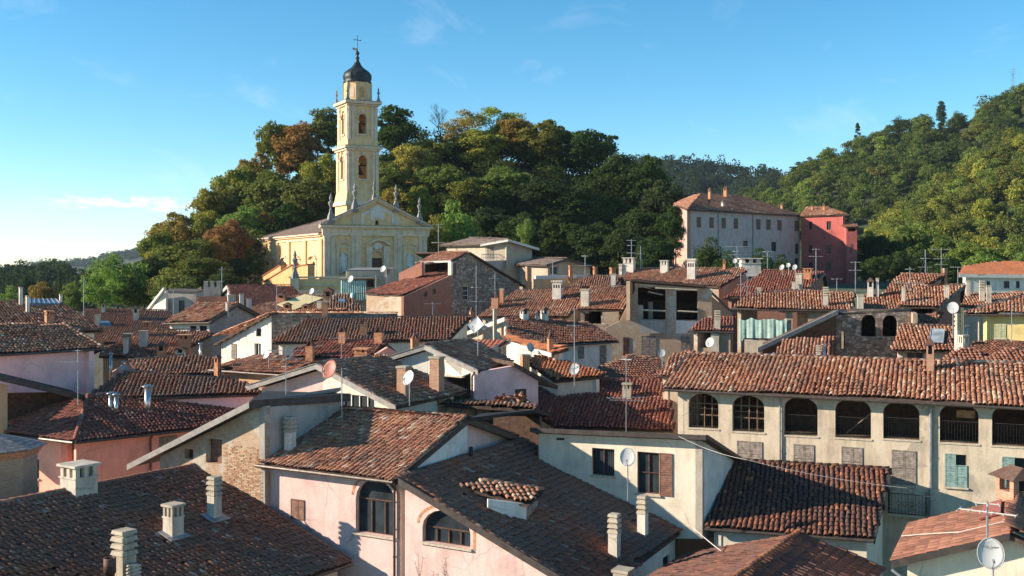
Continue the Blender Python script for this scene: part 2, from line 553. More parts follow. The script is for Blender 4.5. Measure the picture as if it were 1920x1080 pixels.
def brick_free(name, cols, mortar):
    m, nd, lk, b = new_mat(name)
    g = nd.new('ShaderNodeNewGeometry')
    s = nd.new('ShaderNodeSeparateXYZ')
    lk.new(g.outputs['Position'], s.inputs[0])
    ad = nd.new('ShaderNodeMath')
    ad.operation = 'ADD'
    lk.new(s.outputs[0], ad.inputs[0])
    lk.new(s.outputs[1], ad.inputs[1])
    cb_ = nd.new('ShaderNodeCombineXYZ')
    lk.new(ad.outputs[0], cb_.inputs[0])
    lk.new(s.outputs[2], cb_.inputs[1])
    br = nd.new('ShaderNodeTexBrick')
    br.inputs['Scale'].default_value = 1.0
    br.inputs['Brick Width'].default_value = 0.26
    br.inputs['Row Height'].default_value = 0.075
    br.inputs['Mortar Size'].default_value = 0.012
    for k, c in (('Color1', cols[0]), ('Color2', cols[1]), ('Mortar', mortar)):
        br.inputs[k].default_value = (*c, 1)
    lk.new(cb_.outputs[0], br.inputs['Vector'])
    n = noise(nd, lk, 4.0, 5, 0.7, g.outputs['Position'])
    lk.new(mixc(nd, lk, 0.5, br.outputs['Color'], n.outputs[0], 'OVERLAY'), b.inputs['Base Color'])
    b.inputs['Roughness'].default_value = 0.93
    bump(nd, lk, b, br.outputs['Fac'], -0.5, 0.02)
    return m
M['brick_c'] = brick_free('chimney_brick', [(0.42, 0.2, 0.12), (0.33, 0.15, 0.09)], (0.38, 0.29, 0.21))
for k_, c_ in (('a', (0.44, 0.27, 0.17)), ('b', (0.36, 0.205, 0.125)), ('c', (0.5, 0.35, 0.235))):
    M['brick_' + k_ + k_] = plain('loose_brick_' + k_, c_, 0.93, 0, 0.2, 8)
M['brick_o'] = plain('orange_chimney_brick', (0.52, 0.24, 0.13), 0.9, 0, 0.22, 9)
M['wood'] = plain('brown_wood', (0.10, 0.055, 0.035), 0.7, 0, 0.25, 5)
M['wood_r'] = plain('reddish_shutter_wood', (0.20, 0.10, 0.07), 0.7, 0, 0.22, 5)
M['wood_g'] = plain('grey_brown_shutter', (0.27, 0.225, 0.19), 0.8, 0, 0.25, 6)
M['wood_t'] = plain('teal_shutter', (0.20, 0.30, 0.28), 0.7, 0, 0.2, 6)
M['wood_o'] = plain('pale_planks', (0.42, 0.24, 0.13), 0.85, 0, 0.25, 3)
M['beam'] = plain('old_beam', (0.22, 0.15, 0.10), 0.9, 0, 0.25, 4)
M['sage'] = plain('sage_green_shutter', (0.42, 0.42, 0.26), 0.7, 0, 0.1, 6)
M['win_w'] = plain('white_window_frame', (0.7, 0.68, 0.62), 0.5, 0, 0.06, 6)
M['glass'] = glass_mat('window_glass')
M['glass_b'] = glass_mat('skylight_glass', (0.09, 0.14, 0.2))
M['glass_g'] = glass_mat('panel_glass', (0.2, 0.22, 0.23))
M['sill'] = plain('stone_sill', (0.5, 0.42, 0.33), 0.8, 0, 0.12, 6)
M['tarp'] = plain('mint_tarpaulin', (0.42, 0.58, 0.5), 0.6, 0, 0.14, 2)
M['mint'] = plain('mint_corrugated_sheet', (0.36, 0.52, 0.47), 0.6, 0, 0.12, 3)
M['awning'] = plain('pale_yellow_sheet', (0.62, 0.52, 0.28), 0.7, 0, 0.08, 2)
M['dome'] = plain('blackened_copper', (0.035, 0.042, 0.044), 0.5, 0.3, 0.2, 2)
M['bell'] = plain('bell_bronze', (0.07, 0.06, 0.045), 0.5, 0.6, 0.2, 3)
M['slate'] = plain('grey_slate', (0.17, 0.165, 0.165), 0.6, 0, 0.3, 5)
M['black'] = plain('flat_black', (0.025, 0.024, 0.026), 0.8, 0, 0.2, 3)  # black for roofs, and for shade in holes and under edges
M['cable'] = plain('white_cable', (0.6, 0.57, 0.52), 0.6, 0, 0.05)
M['bark'] = plain('bark', (0.085, 0.065, 0.05), 0.95, 0, 0.3, 4)
M['leaf'] = leaf_mat('foliage')
M['blue'] = plain('blue_sheet', (0.09, 0.17, 0.24), 0.35, 0, 0.1, 3)

def ground_mat():
    m, nd, lk, b = new_mat('ground_earth_and_grass')
    g = nd.new('ShaderNodeNewGeometry')
    n = noise(nd, lk, 0.03, 8, 0.65, g.outputs['Position'])
    r = ramp(nd, [(0.35, (0.05, 0.07, 0.03)), (0.55, (0.09, 0.1, 0.045)), (0.7, (0.16, 0.14, 0.085))])
    lk.new(n.outputs[0], r.inputs[0])
    lk.new(r.outputs[0], b.inputs['Base Color'])
    b.inputs['Roughness'].default_value = 1.0
    return m
M['ground'] = ground_mat()
M['hill'] = plain('woodland_floor', (0.05, 0.06, 0.028), 1.0, 0, 0.25, 0.05)
M['paving'] = plain('street_paving', (0.17, 0.155, 0.14), 0.9, 0, 0.2, 0.5)
# ------------------------------------------------------------------ roof planes, tiles, walls
class RP:
    """roof plane through a pixel at depth d; its level lines run at ang, it rises to their left"""
    def __init__(s, px, py, d, ang, slope):
        s.o = at(px, py, d)
        a, q = R(ang), R(slope)
        s.ang, s.slope = ang, slope
        s.u = Vector((math.cos(a), math.sin(a), 0))
        s.v = Vector((-math.sin(a), math.cos(a), 0))
        s.s = s.v * math.cos(q) + Vector((0, 0, math.sin(q)))
        s.n = s.u.cross(s.s)
        s.tan = math.tan(q)
    @classmethod
    def make(cls, o, ang, slope):
        p = cls(960, 540, 10, ang, slope)
        p.o = Vector(o)
        return p
    def hit(s, px, py):
        r = ray(px, py)
        k = s.n.dot(r)
        t = s.n.dot(s.o - C) / k if abs(k) > 1e-6 else -1
        if not (0.45 * s.o.y < t < 2.2 * s.o.y):
            print('HIT?', px, py, round(t, 1), 'anchor', round(s.o.y, 1), s.ang, s.slope)
            t = min(max(t, 0.6 * s.o.y), 1.7 * s.o.y)
        return C + r * t
    def uv(s, p):
        d = p - s.o
        return (d.dot(s.u), d.dot(s.s))
    def z(s, x, y):
        return s.o.z + s.tan * ((x - s.o.x) * s.v.x + (y - s.o.y) * s.v.y)

def inside(poly, x, y):
    r = np.zeros(x.shape, dtype=bool)
    n = len(poly)
    for i in range(n):
        x0, y0 = poly[i]
        x1, y1 = poly[(i + 1) % n]
        if abs(y1 - y0) < 1e-9:
            continue
        c = ((y0 > y) != (y1 > y)) & (x < (x1 - x0) * (y - y0) / (y1 - y0) + x0)
        r ^= c
    return r

def template(w0, w1, h, L, segs, rim, flip=False, lift=0.03, thick=0.02):
    vs_, fs_ = [], []
    sg = -1 if flip else 1
    for y, w, k, z0 in ((0, w0, 1.0, lift), (L, w1, 0.85, 0.0)):
        for i in range(segs + 1):
            a = math.pi * i / segs
            vs_.append((-math.cos(a) * w / 2, y, z0 + sg * math.sin(a) * h * k))
    m = segs + 1
    for i in range(segs):
        fs_.append((i, i + 1, m + i + 1, m + i))
    if rim:
        o = len(vs_)
        for i in range(segs + 1):
            a = math.pi * i / segs
            vs_.append((-math.cos(a) * (w0 / 2 - thick), 0.0, lift + sg * math.sin(a) * (h - thick)))
        for i in range(segs):
            fs_.append((o + i, o + i + 1, i + 1, i))
    return np.array(vs_), np.array(fs_)

def flat_template(w, L, t=0.035, lift=0.03, rib=0.022):
    v = []
    for y, z0 in ((0, lift), (L, 0.0)):
        for x, z in ((-w / 2, -t), (-w / 2, 0), (-w * 0.18, 0.0), (-w * 0.06, rib), (w * 0.06, rib), (w * 0.18, 0), (w / 2 - .006, 0), (w / 2 - .006, -t)):
            v.append((x, y, z0 + z))
    f = [(i, i + 1, 9 + i, 8 + i) for i in range(7)] + [(0, 7, 6, 1), (1, 6, 5, 2), (2, 5, 4, 3)]
    return np.array(v), np.array(f)

KIND = {  # column width, row length, cover template, channel template
    'coppo': (0.215, 0.32, template(0.2, 0.16, 0.09, 0.41, 6, True, lift=0.05, thick=0.024), template(0.17, 0.19, 0.06, 0.40, 4, False, True, 0.02)),
    'coppo_mid': (0.22, 0.35, template(0.205, 0.16, 0.09, 0.44, 4, True, lift=0.055, thick=0.026), template(0.18, 0.2, 0.05, 0.44, 2, False, True, 0.02)),
    'coppo_far': (0.24, 0.42, template(0.215, 0.17, 0.09, 0.5, 3, True, lift=0.045, thick=0.03), None),
    'flat': (0.30, 0.36, flat_template(0.30, 0.40), None),
    'flat_big': (0.38, 0.36, flat_template(0.38, 0.39, 0.02, 0.016, 0.008), None),
}

def np_mesh(name, V, Q, tint, mat):
    me = bpy.data.meshes.new(name)
    n, k = len(V), len(Q)
    me.vertices.add(n)
    me.vertices.foreach_set('co', V.astype(np.float32).ravel())
    me.loops.add(k * 4)
    me.loops.foreach_set('vertex_index', Q.astype(np.int32).ravel())
    me.polygons.add(k)
    me.polygons.foreach_set('loop_start', np.arange(0, k * 4, 4, dtype=np.int32))
    me.polygons.foreach_set('loop_total', np.full(k, 4, dtype=np.int32))
    me.update(calc_edges=True)
    a = me.attributes.new('tint', 'FLOAT', 'POINT')
    a.data.foreach_set('value', tint.astype(np.float32))
    me.materials.append(mat)
    return me

TILE_OBJS = 0
TRIS = 0

def scatter_tiles(roof, pl, polyuv, mat, kind, indiv=0, seed=0, wave=0.03, loss=0.0):
    global TILE_OBJS, TRIS
    rng = np.random.default_rng(seed + 5)
    cw, rl, (CV, CF), chan = KIND[kind]
    us = [p[0] for p in polyuv]
    ts = [p[1] for p in polyuv]
    U, T = np.meshgrid(np.arange(min(us) + cw / 2, max(us), cw), np.arange(min(ts) - 0.06, max(ts), rl))
    U, T = U.ravel(), T.ravel()
    ok = inside(polyuv, U, T + rl * 0.42)
    U, T = U[ok], T[ok]
    if kind.startswith('flat'):
        row = np.round((T - min(ts)) / rl)
        jit = 0.004
    else:
        jit = 0.014
    n = len(U)
    if n == 0:
        return
    ph = rng.random(4) * 6
    def hgt(u, t):
        return wave * 1.5 * np.sin(u * 0.42 + ph[0]) * np.sin(t * 0.6 + ph[1]) + wave * 0.6 * np.sin(u * 1.3 + t * 0.7 + ph[2])
    colj = (np.sin(np.round(U / cw) * 12.9898) * 43758.5453) % 1.0
    uj = U + rng.normal(0, jit, n) + (0 if kind.startswith('flat') else (colj - 0.5) * 0.02)
    tj = T + rng.normal(0, jit * 1.6, n) + (0 if kind.startswith('flat') else (colj - 0.5) * 0.07)
    hj = hgt(U, T) + rng.normal(0, jit * 0.4, n)
    rot = rng.normal(0, jit * 2.4, n)
    pit = rng.normal(0, jit * 0.9, n)
    tint = np.clip(0.5 + 0.19 * rng.normal(0, 1, n) + 0.13 * np.sin(U * 0.6 + ph[3]) * np.sin(T * 0.8 + ph[0]) + 0.10 * (colj - .5), 0, .94)
    if kind.startswith('flat'):
        tint = 0.5 + (tint - .5) * .6
    else:
        tint[rng.random(n) < 0.03] = 1.0
        odd = rng.random(n) < 0.03
        rot[odd] += rng.normal(0, 0.13, odd.sum())
        tj[odd] -= rng.uniform(0.02, 0.14, odd.sum())
        hj[odd] += 0.012
    keep = rng.random(n) >= loss
    org = ORG[roof]
    o = np.array(pl.o - org)
    uu, ss, nn = np.array(pl.u), np.array(pl.s), np.array(pl.n)
    cen = o + U[:, None] * uu + T[:, None] * ss
    single = np.zeros(n, dtype=bool)
    if indiv:
        w = cen + np.array(org)
        pxx = CX + F * w[:, 0] / w[:, 1]
        pyy = YH - F * (w[:, 2] - CZ) / w[:, 1]
        vis = (pxx > 4) & (pxx < 1916) & (pyy > 4) & (pyy < 1076) & keep
        idx = np.where(vis)[0]
        idx = idx[np.argsort(w[idx, 1])][:indiv]
        single[idx] = True
        nv = 10
        var = []
        for k in range(nv):
            V = CV.copy()
            V[:, 2] += rng.normal(0, 0.003, len(V))
            var.append(np_mesh('tile', V, CF, np.full(len(V), (k + 0.5) / nv), mat))
        for i in idx:
            t = bpy.data.objects.new('tile', var[min(nv - 1, int(tint[i] * nv))])
            COL.objects.link(t)
            t.parent = roof
            c_, s_ = math.cos(rot[i]), math.sin(rot[i])
            x = uu * c_ + ss * s_
            y = ss * c_ - uu * s_ + nn * pit[i]
            p = o + uj[i] * uu + tj[i] * ss + hj[i] * nn
            t.matrix_local = Matrix(((x[0], y[0], nn[0], p[0]), (x[1], y[1], nn[1], p[1]), (x[2], y[2], nn[2], p[2]), (0, 0, 0, 1)))
        TILE_OBJS += len(idx)
        TRIS += len(idx) * len(CF) * 2
    m = keep & ~single
    Vs, Qs, Ts = [], [], []
    base = 0
    def emit(TV, TF, u, t, h, rt, pt_, tn):
        nonlocal base
        k = len(u)
        c_, s_ = np.cos(rt)[:, None], np.sin(rt)[:, None]
        lx, ly, lz = TV[:, 0][None], TV[:, 1][None], TV[:, 2][None]
        a = u[:, None] + lx * c_ - ly * s_
        b = t[:, None] + lx * s_ + ly * c_
        z = h[:, None] + lz + ly * pt_[:, None]
        V = o + a[..., None] * uu + b[..., None] * ss + z[..., None] * nn
        Vs.append(V.reshape(-1, 3))
        Qs.append((TF[None] + (np.arange(k) * len(TV))[:, None, None] + base).reshape(-1, 4))
        Ts.append(np.repeat(tn, len(TV)))
        base += k * len(TV)
    if m.any():
        emit(CV, CF, uj[m], tj[m], hj[m], rot[m], pit[m], tint[m])
    if chan is not None:
        emit(chan[0], chan[1], U + cw / 2, T + 0.1, hgt(U, T) + 0.01, rot * 0, pit * 0, np.clip(tint * 0.3, 0, 1))
    if not Vs:
        return
    V, Q = np.concatenate(Vs), np.concatenate(Qs)
    TRIS += len(Q) * 2
    me = np_mesh('tiles', V, Q, np.concatenate(Ts), mat)
    ob = bpy.data.objects.new('tiles', me)
    COL.objects.link(ob)
    ob.parent = roof
    ob['kind'] = 'stuff'
    ORG[ob] = ORG[roof]

def inset(poly, d):
    """move the edges of a plan polygon inwards, edge i by d[i]"""
    n = len(poly)
    area = sum(poly[i][0] * poly[(i + 1) % n][1] - poly[(i + 1) % n][0] * poly[i][1] for i in range(n))
    sg = 1 if area > 0 else -1
    L = []
    for i in range(n):
        x0, y0 = poly[i]
        x1, y1 = poly[(i + 1) % n]
        dx, dy = x1 - x0, y1 - y0
        l = math.hypot(dx, dy) or 1e-9
        nx, ny = -dy / l * sg, dx / l * sg
        L.append((x0 + nx * d[i], y0 + ny * d[i], dx / l, dy / l, nx, ny))
    out = []
    for i in range(n):
        ax, ay, adx, ady, _, _ = L[i - 1]
        bx, by, bdx, bdy, bnx, bny = L[i]
        cr = adx * bdy - ady * bdx
        if abs(cr) < 0.15:
            out.append((bx, by))
        else:
            t = ((bx - ax) * bdy - (by - ay) * bdx) / cr
            out.append((ax + adx * t, ay + ady * t))
    return out, sg

class Wall:
    """vertical wall between two plan points; maps photo pixels onto itself"""
    def __init__(s, p0, p1, sg=None, out=None):
        s.p = Vector((p0[0], p0[1], 0))
        d = Vector((p1[0] - p0[0], p1[1] - p0[1], 0))
        s.L = d.length
        s.d = d.normalized()
        if out is None:
            s.n = Vector((s.d.y, -s.d.x, 0)) * sg
        else:
            s.n = Vector(out).normalized()
    def hit(s, px, py):
        r = ray(px, py)
        t = s.n.dot(s.p - Vector((C.x, C.y, 0))) / s.n.dot(Vector((r.x, r.y, 0)))
        return C + r * t
    def sz(s, px, py):
        h = s.hit(px, py)
        return ((h - s.p).dot(s.d), h.z)
    def pt(s, a, z, out=0.0):
        q = s.p + s.d * a + s.n * out
        return Vector((q.x, q.y, z))
    def rect(s, x0, y0, x1, y1):
        ym, xm = (y0 + y1) / 2, (x0 + x1) / 2
        a, b = s.sz(x0, ym)[0], s.sz(x1, ym)[0]
        return (min(a, b), max(a, b), s.sz(xm, y1)[1], s.sz(xm, y0)[1])

def arch_pts(a0, a1, z0, z1, rise=None, n=9):
    w = (a1 - a0) / 2
    r = min(w if rise is None else rise, (z1 - z0) * 0.75)
    p = [(a0, z0), (a1, z0)]
    for i in range(n + 1):
        t = math.pi * i / n
        p.append(((a0 + a1) / 2 + w * math.cos(t), z1 - r + r * math.sin(t)))
    return p

def wall_mesh(mb, W, outer, holes, thick, uv):
    """outer and holes are lists of (s, z); front face, back face, reveals and rim"""
    loops = [outer] + holes
    flat = [q for l in loops for q in l]
    tri = tessellate_polygon([[Vector((a, z, 0)) for a, z in l] for l in loops])
    n = len(flat)
    o = len(mb.v)
    for k in (0.0, -thick):
        for a, z in flat:
            mb.v.append(tuple(W.pt(a, z, k)))
            uv.append((a + (0 if k == 0 else 0.1), z))
    for t in tri:
        mb.f.append((o + t[0], o + t[1], o + t[2]))
        mb.f.append((o + n + t[2], o + n + t[1], o + n + t[0]))
        mb.mi += [0, 0]
    i0 = o
    for l in loops:
        m = len(l)
        for i in range(m):
            j = (i + 1) % m
            mb.f.append((i0 + i, i0 + j, i0 + n + j, i0 + n + i))
            mb.mi.append(0)
        i0 += m

def slats(mb, W, a0, a1, z0, z1, out, t=0.03, fr=0.05, gap=0.085, mid=True):
    """one louvred leaf"""
    d, n = W.d, W.n
    def bx(x0, x1, y0, y1, o0, th):
        mb.box(W.pt(x0, y0, o0), d * (x1 - x0), n * th, Vector((0, 0, y1 - y0)))
    bx(a0, a0 + fr, z0, z1, out, t)
    bx(a1 - fr, a1, z0, z1, out, t)
    bx(a0 + fr, a1 - fr, z0, z0 + fr * 1.3, out, t)
    bx(a0 + fr, a1 - fr, z1 - fr, z1, out, t)
    zs = [z0 + fr * 1.3, z1 - fr]
    if mid and z1 - z0 > 0.9:
        zm = (z0 + z1) / 2
        bx(a0 + fr, a1 - fr, zm - fr * .5, zm + fr * .5, out, t)
        zs = [z0 + fr * 1.3, zm - fr * .5, zm + fr * .5, z1 - fr]
    for q in range(0, len(zs), 2):
        k = max(2, int((zs[q + 1] - zs[q]) / gap))
        st = (zs[q + 1] - zs[q]) / k
        for i in range(k):
            z = zs[q] + st * i
            p = [W.pt(a0 + fr, z, out + t), W.pt(a1 - fr, z, out + t), W.pt(a1 - fr, z + st * 0.85, out), W.pt(a0 + fr, z + st * 0.85, out)]
            p += [v - Vector((0, 0, 0.014)) for v in p]
            mb.add(p, [(0, 1, 2, 3), (7, 6, 5, 4), (0, 4, 5, 1), (2, 6, 7, 3)])

def window(h, W, rc, kind='glass', mat='wood', arch=False, rise=None, sill='sill', bars=(1, 1)):
    a0, a1, z0, z1 = rc
    d, n = W.d, W.n
    def bx(mb, x0, x1, y0, y1, o0, th):
        mb.box(W.pt(x0, y0, o0), d * (x1 - x0), n * th, Vector((0, 0, y1 - y0)))
    mb = MB()
    w, g = a1 - a0, z1 - z0
    fr = min(0.05, w * 0.1)
    dep = -0.24 if arch else -0.16
    top = z1 - (0 if not arch else (w / 2 if rise is None else rise))
    if kind == 'void':
        mb2 = MB()
        bx(mb2, a0 - 0.06, a1 + 0.06, z0 - 0.07, z0 - 0.004, -0.14, 0.2)
        return mb2.build('sill', M[sill], h)
    if arch:
        pts = arch_pts(a0, a1, z0, z1, rise)
        for p, q in zip(pts, pts[1:] + pts[:1]):
            mb.tube(W.pt(p[0], p[1], dep), W.pt(q[0], q[1], dep), fr * 0.7, 4)
        bx(mb, a0, a1, top - fr / 2, top + fr / 2, dep - 0.03, 0.06)
    else:
        bx(mb, a0, a0 + fr, z0, z1, dep, 0.06)
        bx(mb, a1 - fr, a1, z0, z1, dep, 0.06)
        bx(mb, a0 + fr, a1 - fr, z0, z0 + fr, dep, 0.06)
        bx(mb, a0 + fr, a1 - fr, z1 - fr, z1, dep, 0.06)
    nx, ny = bars
    hi = top if arch else z1
    for i in range(1, nx + 1):
        x = a0 + w * i / (nx + 1)
        bx(mb, x - fr / 2, x + fr / 2, z0 + fr, hi - fr, dep + 0.004, 0.05)
    for j in range(1, ny + 1):
        z = z0 + (hi - z0) * j / (ny + 1)
        bx(mb, a0 + fr, a1 - fr, z - fr / 3, z + fr / 3, dep + 0.008, 0.04)
    win = mb.build('window', M[mat if kind == 'glass' else 'wood'], h)
    pm = MB()
    if arch:
        pm.slab([W.pt(a, z, dep - 0.02) for a, z in arch_pts(a0, a1, z0, z1, rise)], n * -0.01)
        pm.build('pane', M['glass'], win)
    else:
        xs = [a0 + w * i / (nx + 1) for i in range(nx + 2)]
        for x0, x1 in zip(xs[:-1], xs[1:]):
            pm = MB()
            bx(pm, x0 + 0.004, x1 - 0.004, z0 + 0.01, z1 - 0.01, dep - 0.03, 0.01)
            pm.build('pane', M['glass'], win)
    if sill:
        sm = MB()
        bx(sm, a0 - 0.09, a1 + 0.09, z0 - 0.08, z0 - 0.004, -0.12, 0.22)
        sm.build('sill', M[sill], win)
    xm = (a0 + a1) / 2
    if kind == 'shut':
        for x0, x1 in ((a0 - 0.03, xm - 0.004), (xm + 0.004, a1 + 0.03)):
            s_ = MB()
            slats(s_, W, x0, x1, z0 - 0.02, z1 + 0.02, 0.012)
            s_.build('shutter', M[mat], win)
    elif kind == 'open':
        for x0, x1 in ((a0 - w * .5 - 0.02, a0 - 0.02), (a1 + 0.02, a1 + w * .5 + 0.02)):
            s_ = MB()
            slats(s_, W, x0, x1, z0 - 0.02, z1 + 0.02, 0.02)
            s_.build('shutter', M[mat], win)
    elif kind == 'open_r':
        s_ = MB()
        slats(s_, W, a1 + 0.02, a1 + w * .6, z0 - 0.02, z1 + 0.02, 0.02)
        s_.build('shutter', M[mat], win)
    elif kind == 'half':
        s_ = MB()
        slats(s_, W, a0 - 0.03, xm - 0.004, z0 - 0.02, z1 + 0.02, 0.012)
        s_.build('shutter', M[mat], win)
        s_ = MB()
        slats(s_, W, xm + 0.004, a1 + 0.03, z0 - 0.02, z1 - g * 0.32, 0.012, gap=0.09)
        s_.build('shutter', M[mat], win)
    return win

class House:
    def __init__(s, name, label, loc, cat='house', group=None):
        s.e = thing(name, label, cat, loc, group)
        s.pl = None

def house(label, px, py, d, name='house', cat='house', group=None):
    p = at(px, py, d)
    g = ground(p.x, p.y)
    return House(name, label, (p.x, p.y, g), cat, group)

SEED = [100]

def roof(H, anchor, d, ang, slope, poly, tile='t_warm', kind='coppo_mid', wall='beige', over=0.35, base=None, skip=(),
         wmats=None, holes=None, ridge=(), gutter=(), rake=(), indiv=0, back=0, bslope=None, deck='deck', name='roof', thick=0.12,
         world=None, loss=0.0, tiles=True, wave=0.03, fmat='fascia_d', no_walls=False, overs=None, btiles=True):
    """one roof face from the photograph's outline, the walls under it and, with back, the slope behind its ridge"""
    h = H.e
    pl = anchor if isinstance(anchor, RP) else RP(anchor[0], anchor[1], d, ang, slope)
    H.pl = pl
    pts = [Vector(p) for p in world] if world else [pl.hit(*p) for p in poly]
    n = len(pts)
    SEED[0] += 1
    mb = MB()
    mb.slab([p - pl.n * 0.05 for p in pts], pl.n * -thick)
    rf = mb.build(name, M[deck], h)
    H.roof = rf
    if tiles:
        scatter_tiles(rf, pl, [pl.uv(p) for p in pts], M[tile], kind, indiv, SEED[0], wave, loss)
    for e in ridge:
        a, b = pts[e], pts[(e + 1) % n]
        ridge_tiles(rf, a + Vector((0, 0, 0.06)), b + Vector((0, 0, 0.06)), M[tile], objs=indiv > 0)
    for e in gutter:
        a, b = pts[e], pts[(e + 1) % n]
        g = MB()
        off = -pl.v * 0.10 - Vector((0, 0, 0.10))
        g.tube(a + off, b + off, 0.07, 8)
        k = max(2, int((b - a).length / 1.2))
        for i in range(k + 1):
            q = a.lerp(b, i / k) + off
            g.tube(q, q + pl.v * 0.2 + Vector((0, 0, 0.02)), 0.02, 4)
        g.build('gutter', M['gutter'], h)
    for e in rake:
        a, b = pts[e], pts[(e + 1) % n]
        g = MB()
        dd = (b - a).normalized()
        cen = sum(pts, Vector()) / n
        on = Vector((dd.y, -dd.x, 0)).normalized()
        if on.dot(a - cen) < 0:
            on = -on
        up = Vector((0, 0, 1))
        g.box(a - up * 0.24 + on * 0.005, b - a, on * 0.05, up * 0.27)
        g.box(a + up * 0.032 - on * 0.06, b - a, on * 0.16, up * 0.025)
        g.build('verge_board', M[fmat], h)
    if not no_walls:
        ov = [over] * n
        for e in skip:
            ov[e] = 0.0
        if overs:
            for e, x in overs.items():
                ov[e] = x
        plan, sg = inset([(p.x, p.y) for p in pts], ov)
        H.walls = {}
        zb = base if base is not None else min(ground(x, y) for x, y in plan) - 1.0
        if base is not None and base < 0:
            zb = CZ + base
        groups = {}
        for e in range(n):
            if e in skip:
                continue
            p, q = plan[e], plan[(e + 1) % n]
            if math.hypot(q[0] - p[0], q[1] - p[1]) < 0.05:
                continue
            W = Wall(p, q, sg)
            H.walls[e] = W
            t0, t1 = pl.z(*p) - 0.17, pl.z(*q) - 0.17
            hs_ = []
            for hd in (holes or {}).get(e, []):
                rc = W.rect(*hd[:4])
                o = hd[4] if len(hd) > 4 else {}
                hs_.append((rc, o))
            key = (wmats or {}).get(e, wall)
            mb, uv = groups.setdefault(key, (MB(), []))
            outl = [(0, zb), (W.L, zb), (W.L, t1), (0, t0)]
            loops = [arch_pts(*rc, o.get('rise')) if o.get('arch') else [(rc[0], rc[2]), (rc[1], rc[2]), (rc[1], rc[3]), (rc[0], rc[3])] for rc, o in hs_]
            wall_mesh(mb, W, outl, loops, 0.3, uv)
            for rc, o in hs_:
                if o.get('kind', 'glass') != 'none':
                    window(h, W, rc, o.get('kind', 'glass'), o.get('mat', 'wood'), o.get('arch', False), o.get('rise'), o.get('sill', 'sill'), o.get('bars', (1, 0)))
        for key, (mb, uv) in groups.items():
            mb.build('wall', M[key], h, uv=uv)
    H.pts = pts
    if back:
        # the slope behind the ridge: ridge edge is the first of `ridge`, or the top edge
        e = ridge[0] if ridge else max(range(n), key=lambda i: pts[i].z + pts[(i + 1) % n].z)
        a, b = pts[e], pts[(e + 1) % n]
        bs = pl.slope if bslope is None else bslope
        dn = pl.v * back - Vector((0, 0, back * math.tan(R(bs))))
        q = [b, a, a + dn, b + dn]
        pl2 = RP.make(a, pl.ang + 180, bs)
        H2 = House.__new__(House)
        H2.e = h
        roof(H2, pl2, 0, 0, 0, None, tile=tile, kind='coppo_far' if kind != 'flat' else 'flat', wall=wall, over=over, base=base, skip=(0,), wmats=(wmats or {}).get('back'), holes=(holes or {}).get('back'), world=q, deck=deck, rake=(1, 3) if rake else (), fmat=fmat, no_walls=no_walls, thick=thick, overs=(overs or {}).get('back') if overs else None, tiles=btiles)
        H.back = H2
    return H

def ridge_tiles(parent, a, b, mat, objs=False, r=0.11, L=0.36):
    d = b - a
    k = max(1, int(d.length / L))
    ux = d.normalized()
    side = ux.cross(Vector((0, 0, 1))).normalized()
    up = side.cross(ux)
    V, Fq = template(2 * r, 1.75 * r, r * 0.95, L * 1.15, 5, True, lift=0.025)
    rng = random.Random(k)
    if objs:
        me = [np_mesh('ridge_tile', V, Fq, np.full(len(V), t), mat) for t in (0.35, 0.55, 0.75, 0.95)]
    A, Q, T = [], [], []
    for i in range(k):
        p = a + d * (i / k) + Vector((0, 0, rng.uniform(-.012, .012)))
        sd = side + ux * rng.uniform(-.06, .06)
        if objs:
            o = bpy.data.objects.new('ridge_tile', me[rng.randrange(4)])
            COL.objects.link(o)
            o.parent = parent
            p = p - ORG[parent]
            o.matrix_local = Matrix(((sd.x, ux.x, up.x, p.x), (sd.y, ux.y, up.y, p.y), (sd.z, ux.z, up.z, p.z), (0, 0, 0, 1)))
        else:
            p = p - ORG[parent]
            Q.append(Fq + len(V) * i)
            A.append(np.array(p) + V[:, :1] * np.array(sd) + V[:, 1:2] * np.array(ux) + V[:, 2:] * np.array(up))
            T.append(np.full(len(V), rng.uniform(0.3, 1)))
    if not objs:
        me = np_mesh('ridge_tiles', np.concatenate(A), np.concatenate(Q), np.concatenate(T), mat)
        o = bpy.data.objects.new('ridge_tiles', me)
        COL.objects.link(o)
        o.parent = parent
        o['kind'] = 'stuff'
        ORG[o] = ORG[parent]

def panel(H, p0, d0, ang, poly, mat, holes=(), thick=0.3, flip=False, name='wall', bottom=None):
    """free wall: vertical plane through pixel p0 at depth d0 running at ang, outlined in pixels"""
    o = at(p0[0], p0[1], d0)
    a = R(ang)
    dv = Vector((math.cos(a), math.sin(a), 0))
    nn = Vector((dv.y, -dv.x, 0))
    if nn.dot(C - o) < 0:
        nn = -nn
    W = Wall((o.x, o.y), (o.x + dv.x, o.y + dv.y), out=nn)
    outl = [W.sz(*p) for p in poly]
    mb, uv = MB(), []
    hs_ = [(W.rect(*hd[:4]), hd[4] if len(hd) > 4 else {}) for hd in holes]
    loops = [arch_pts(*rc, o_.get('rise')) if o_.get('arch') else [(rc[0], rc[2]), (rc[1], rc[2]), (rc[1], rc[3]), (rc[0], rc[3])] for rc, o_ in hs_]
    wall_mesh(mb, W, outl, loops, thick, uv)
    H.last_wall = mb.build(name, M[mat], H.e, uv=uv)
    for rc, o_ in hs_:
        if o_.get('kind', 'glass') != 'none':
            window(H.e, W, rc, o_.get('kind', 'glass'), o_.get('mat', 'wood'), o_.get('arch', False), o_.get('rise'), o_.get('sill', 'sill'), o_.get('bars', (1, 0)))
    return W

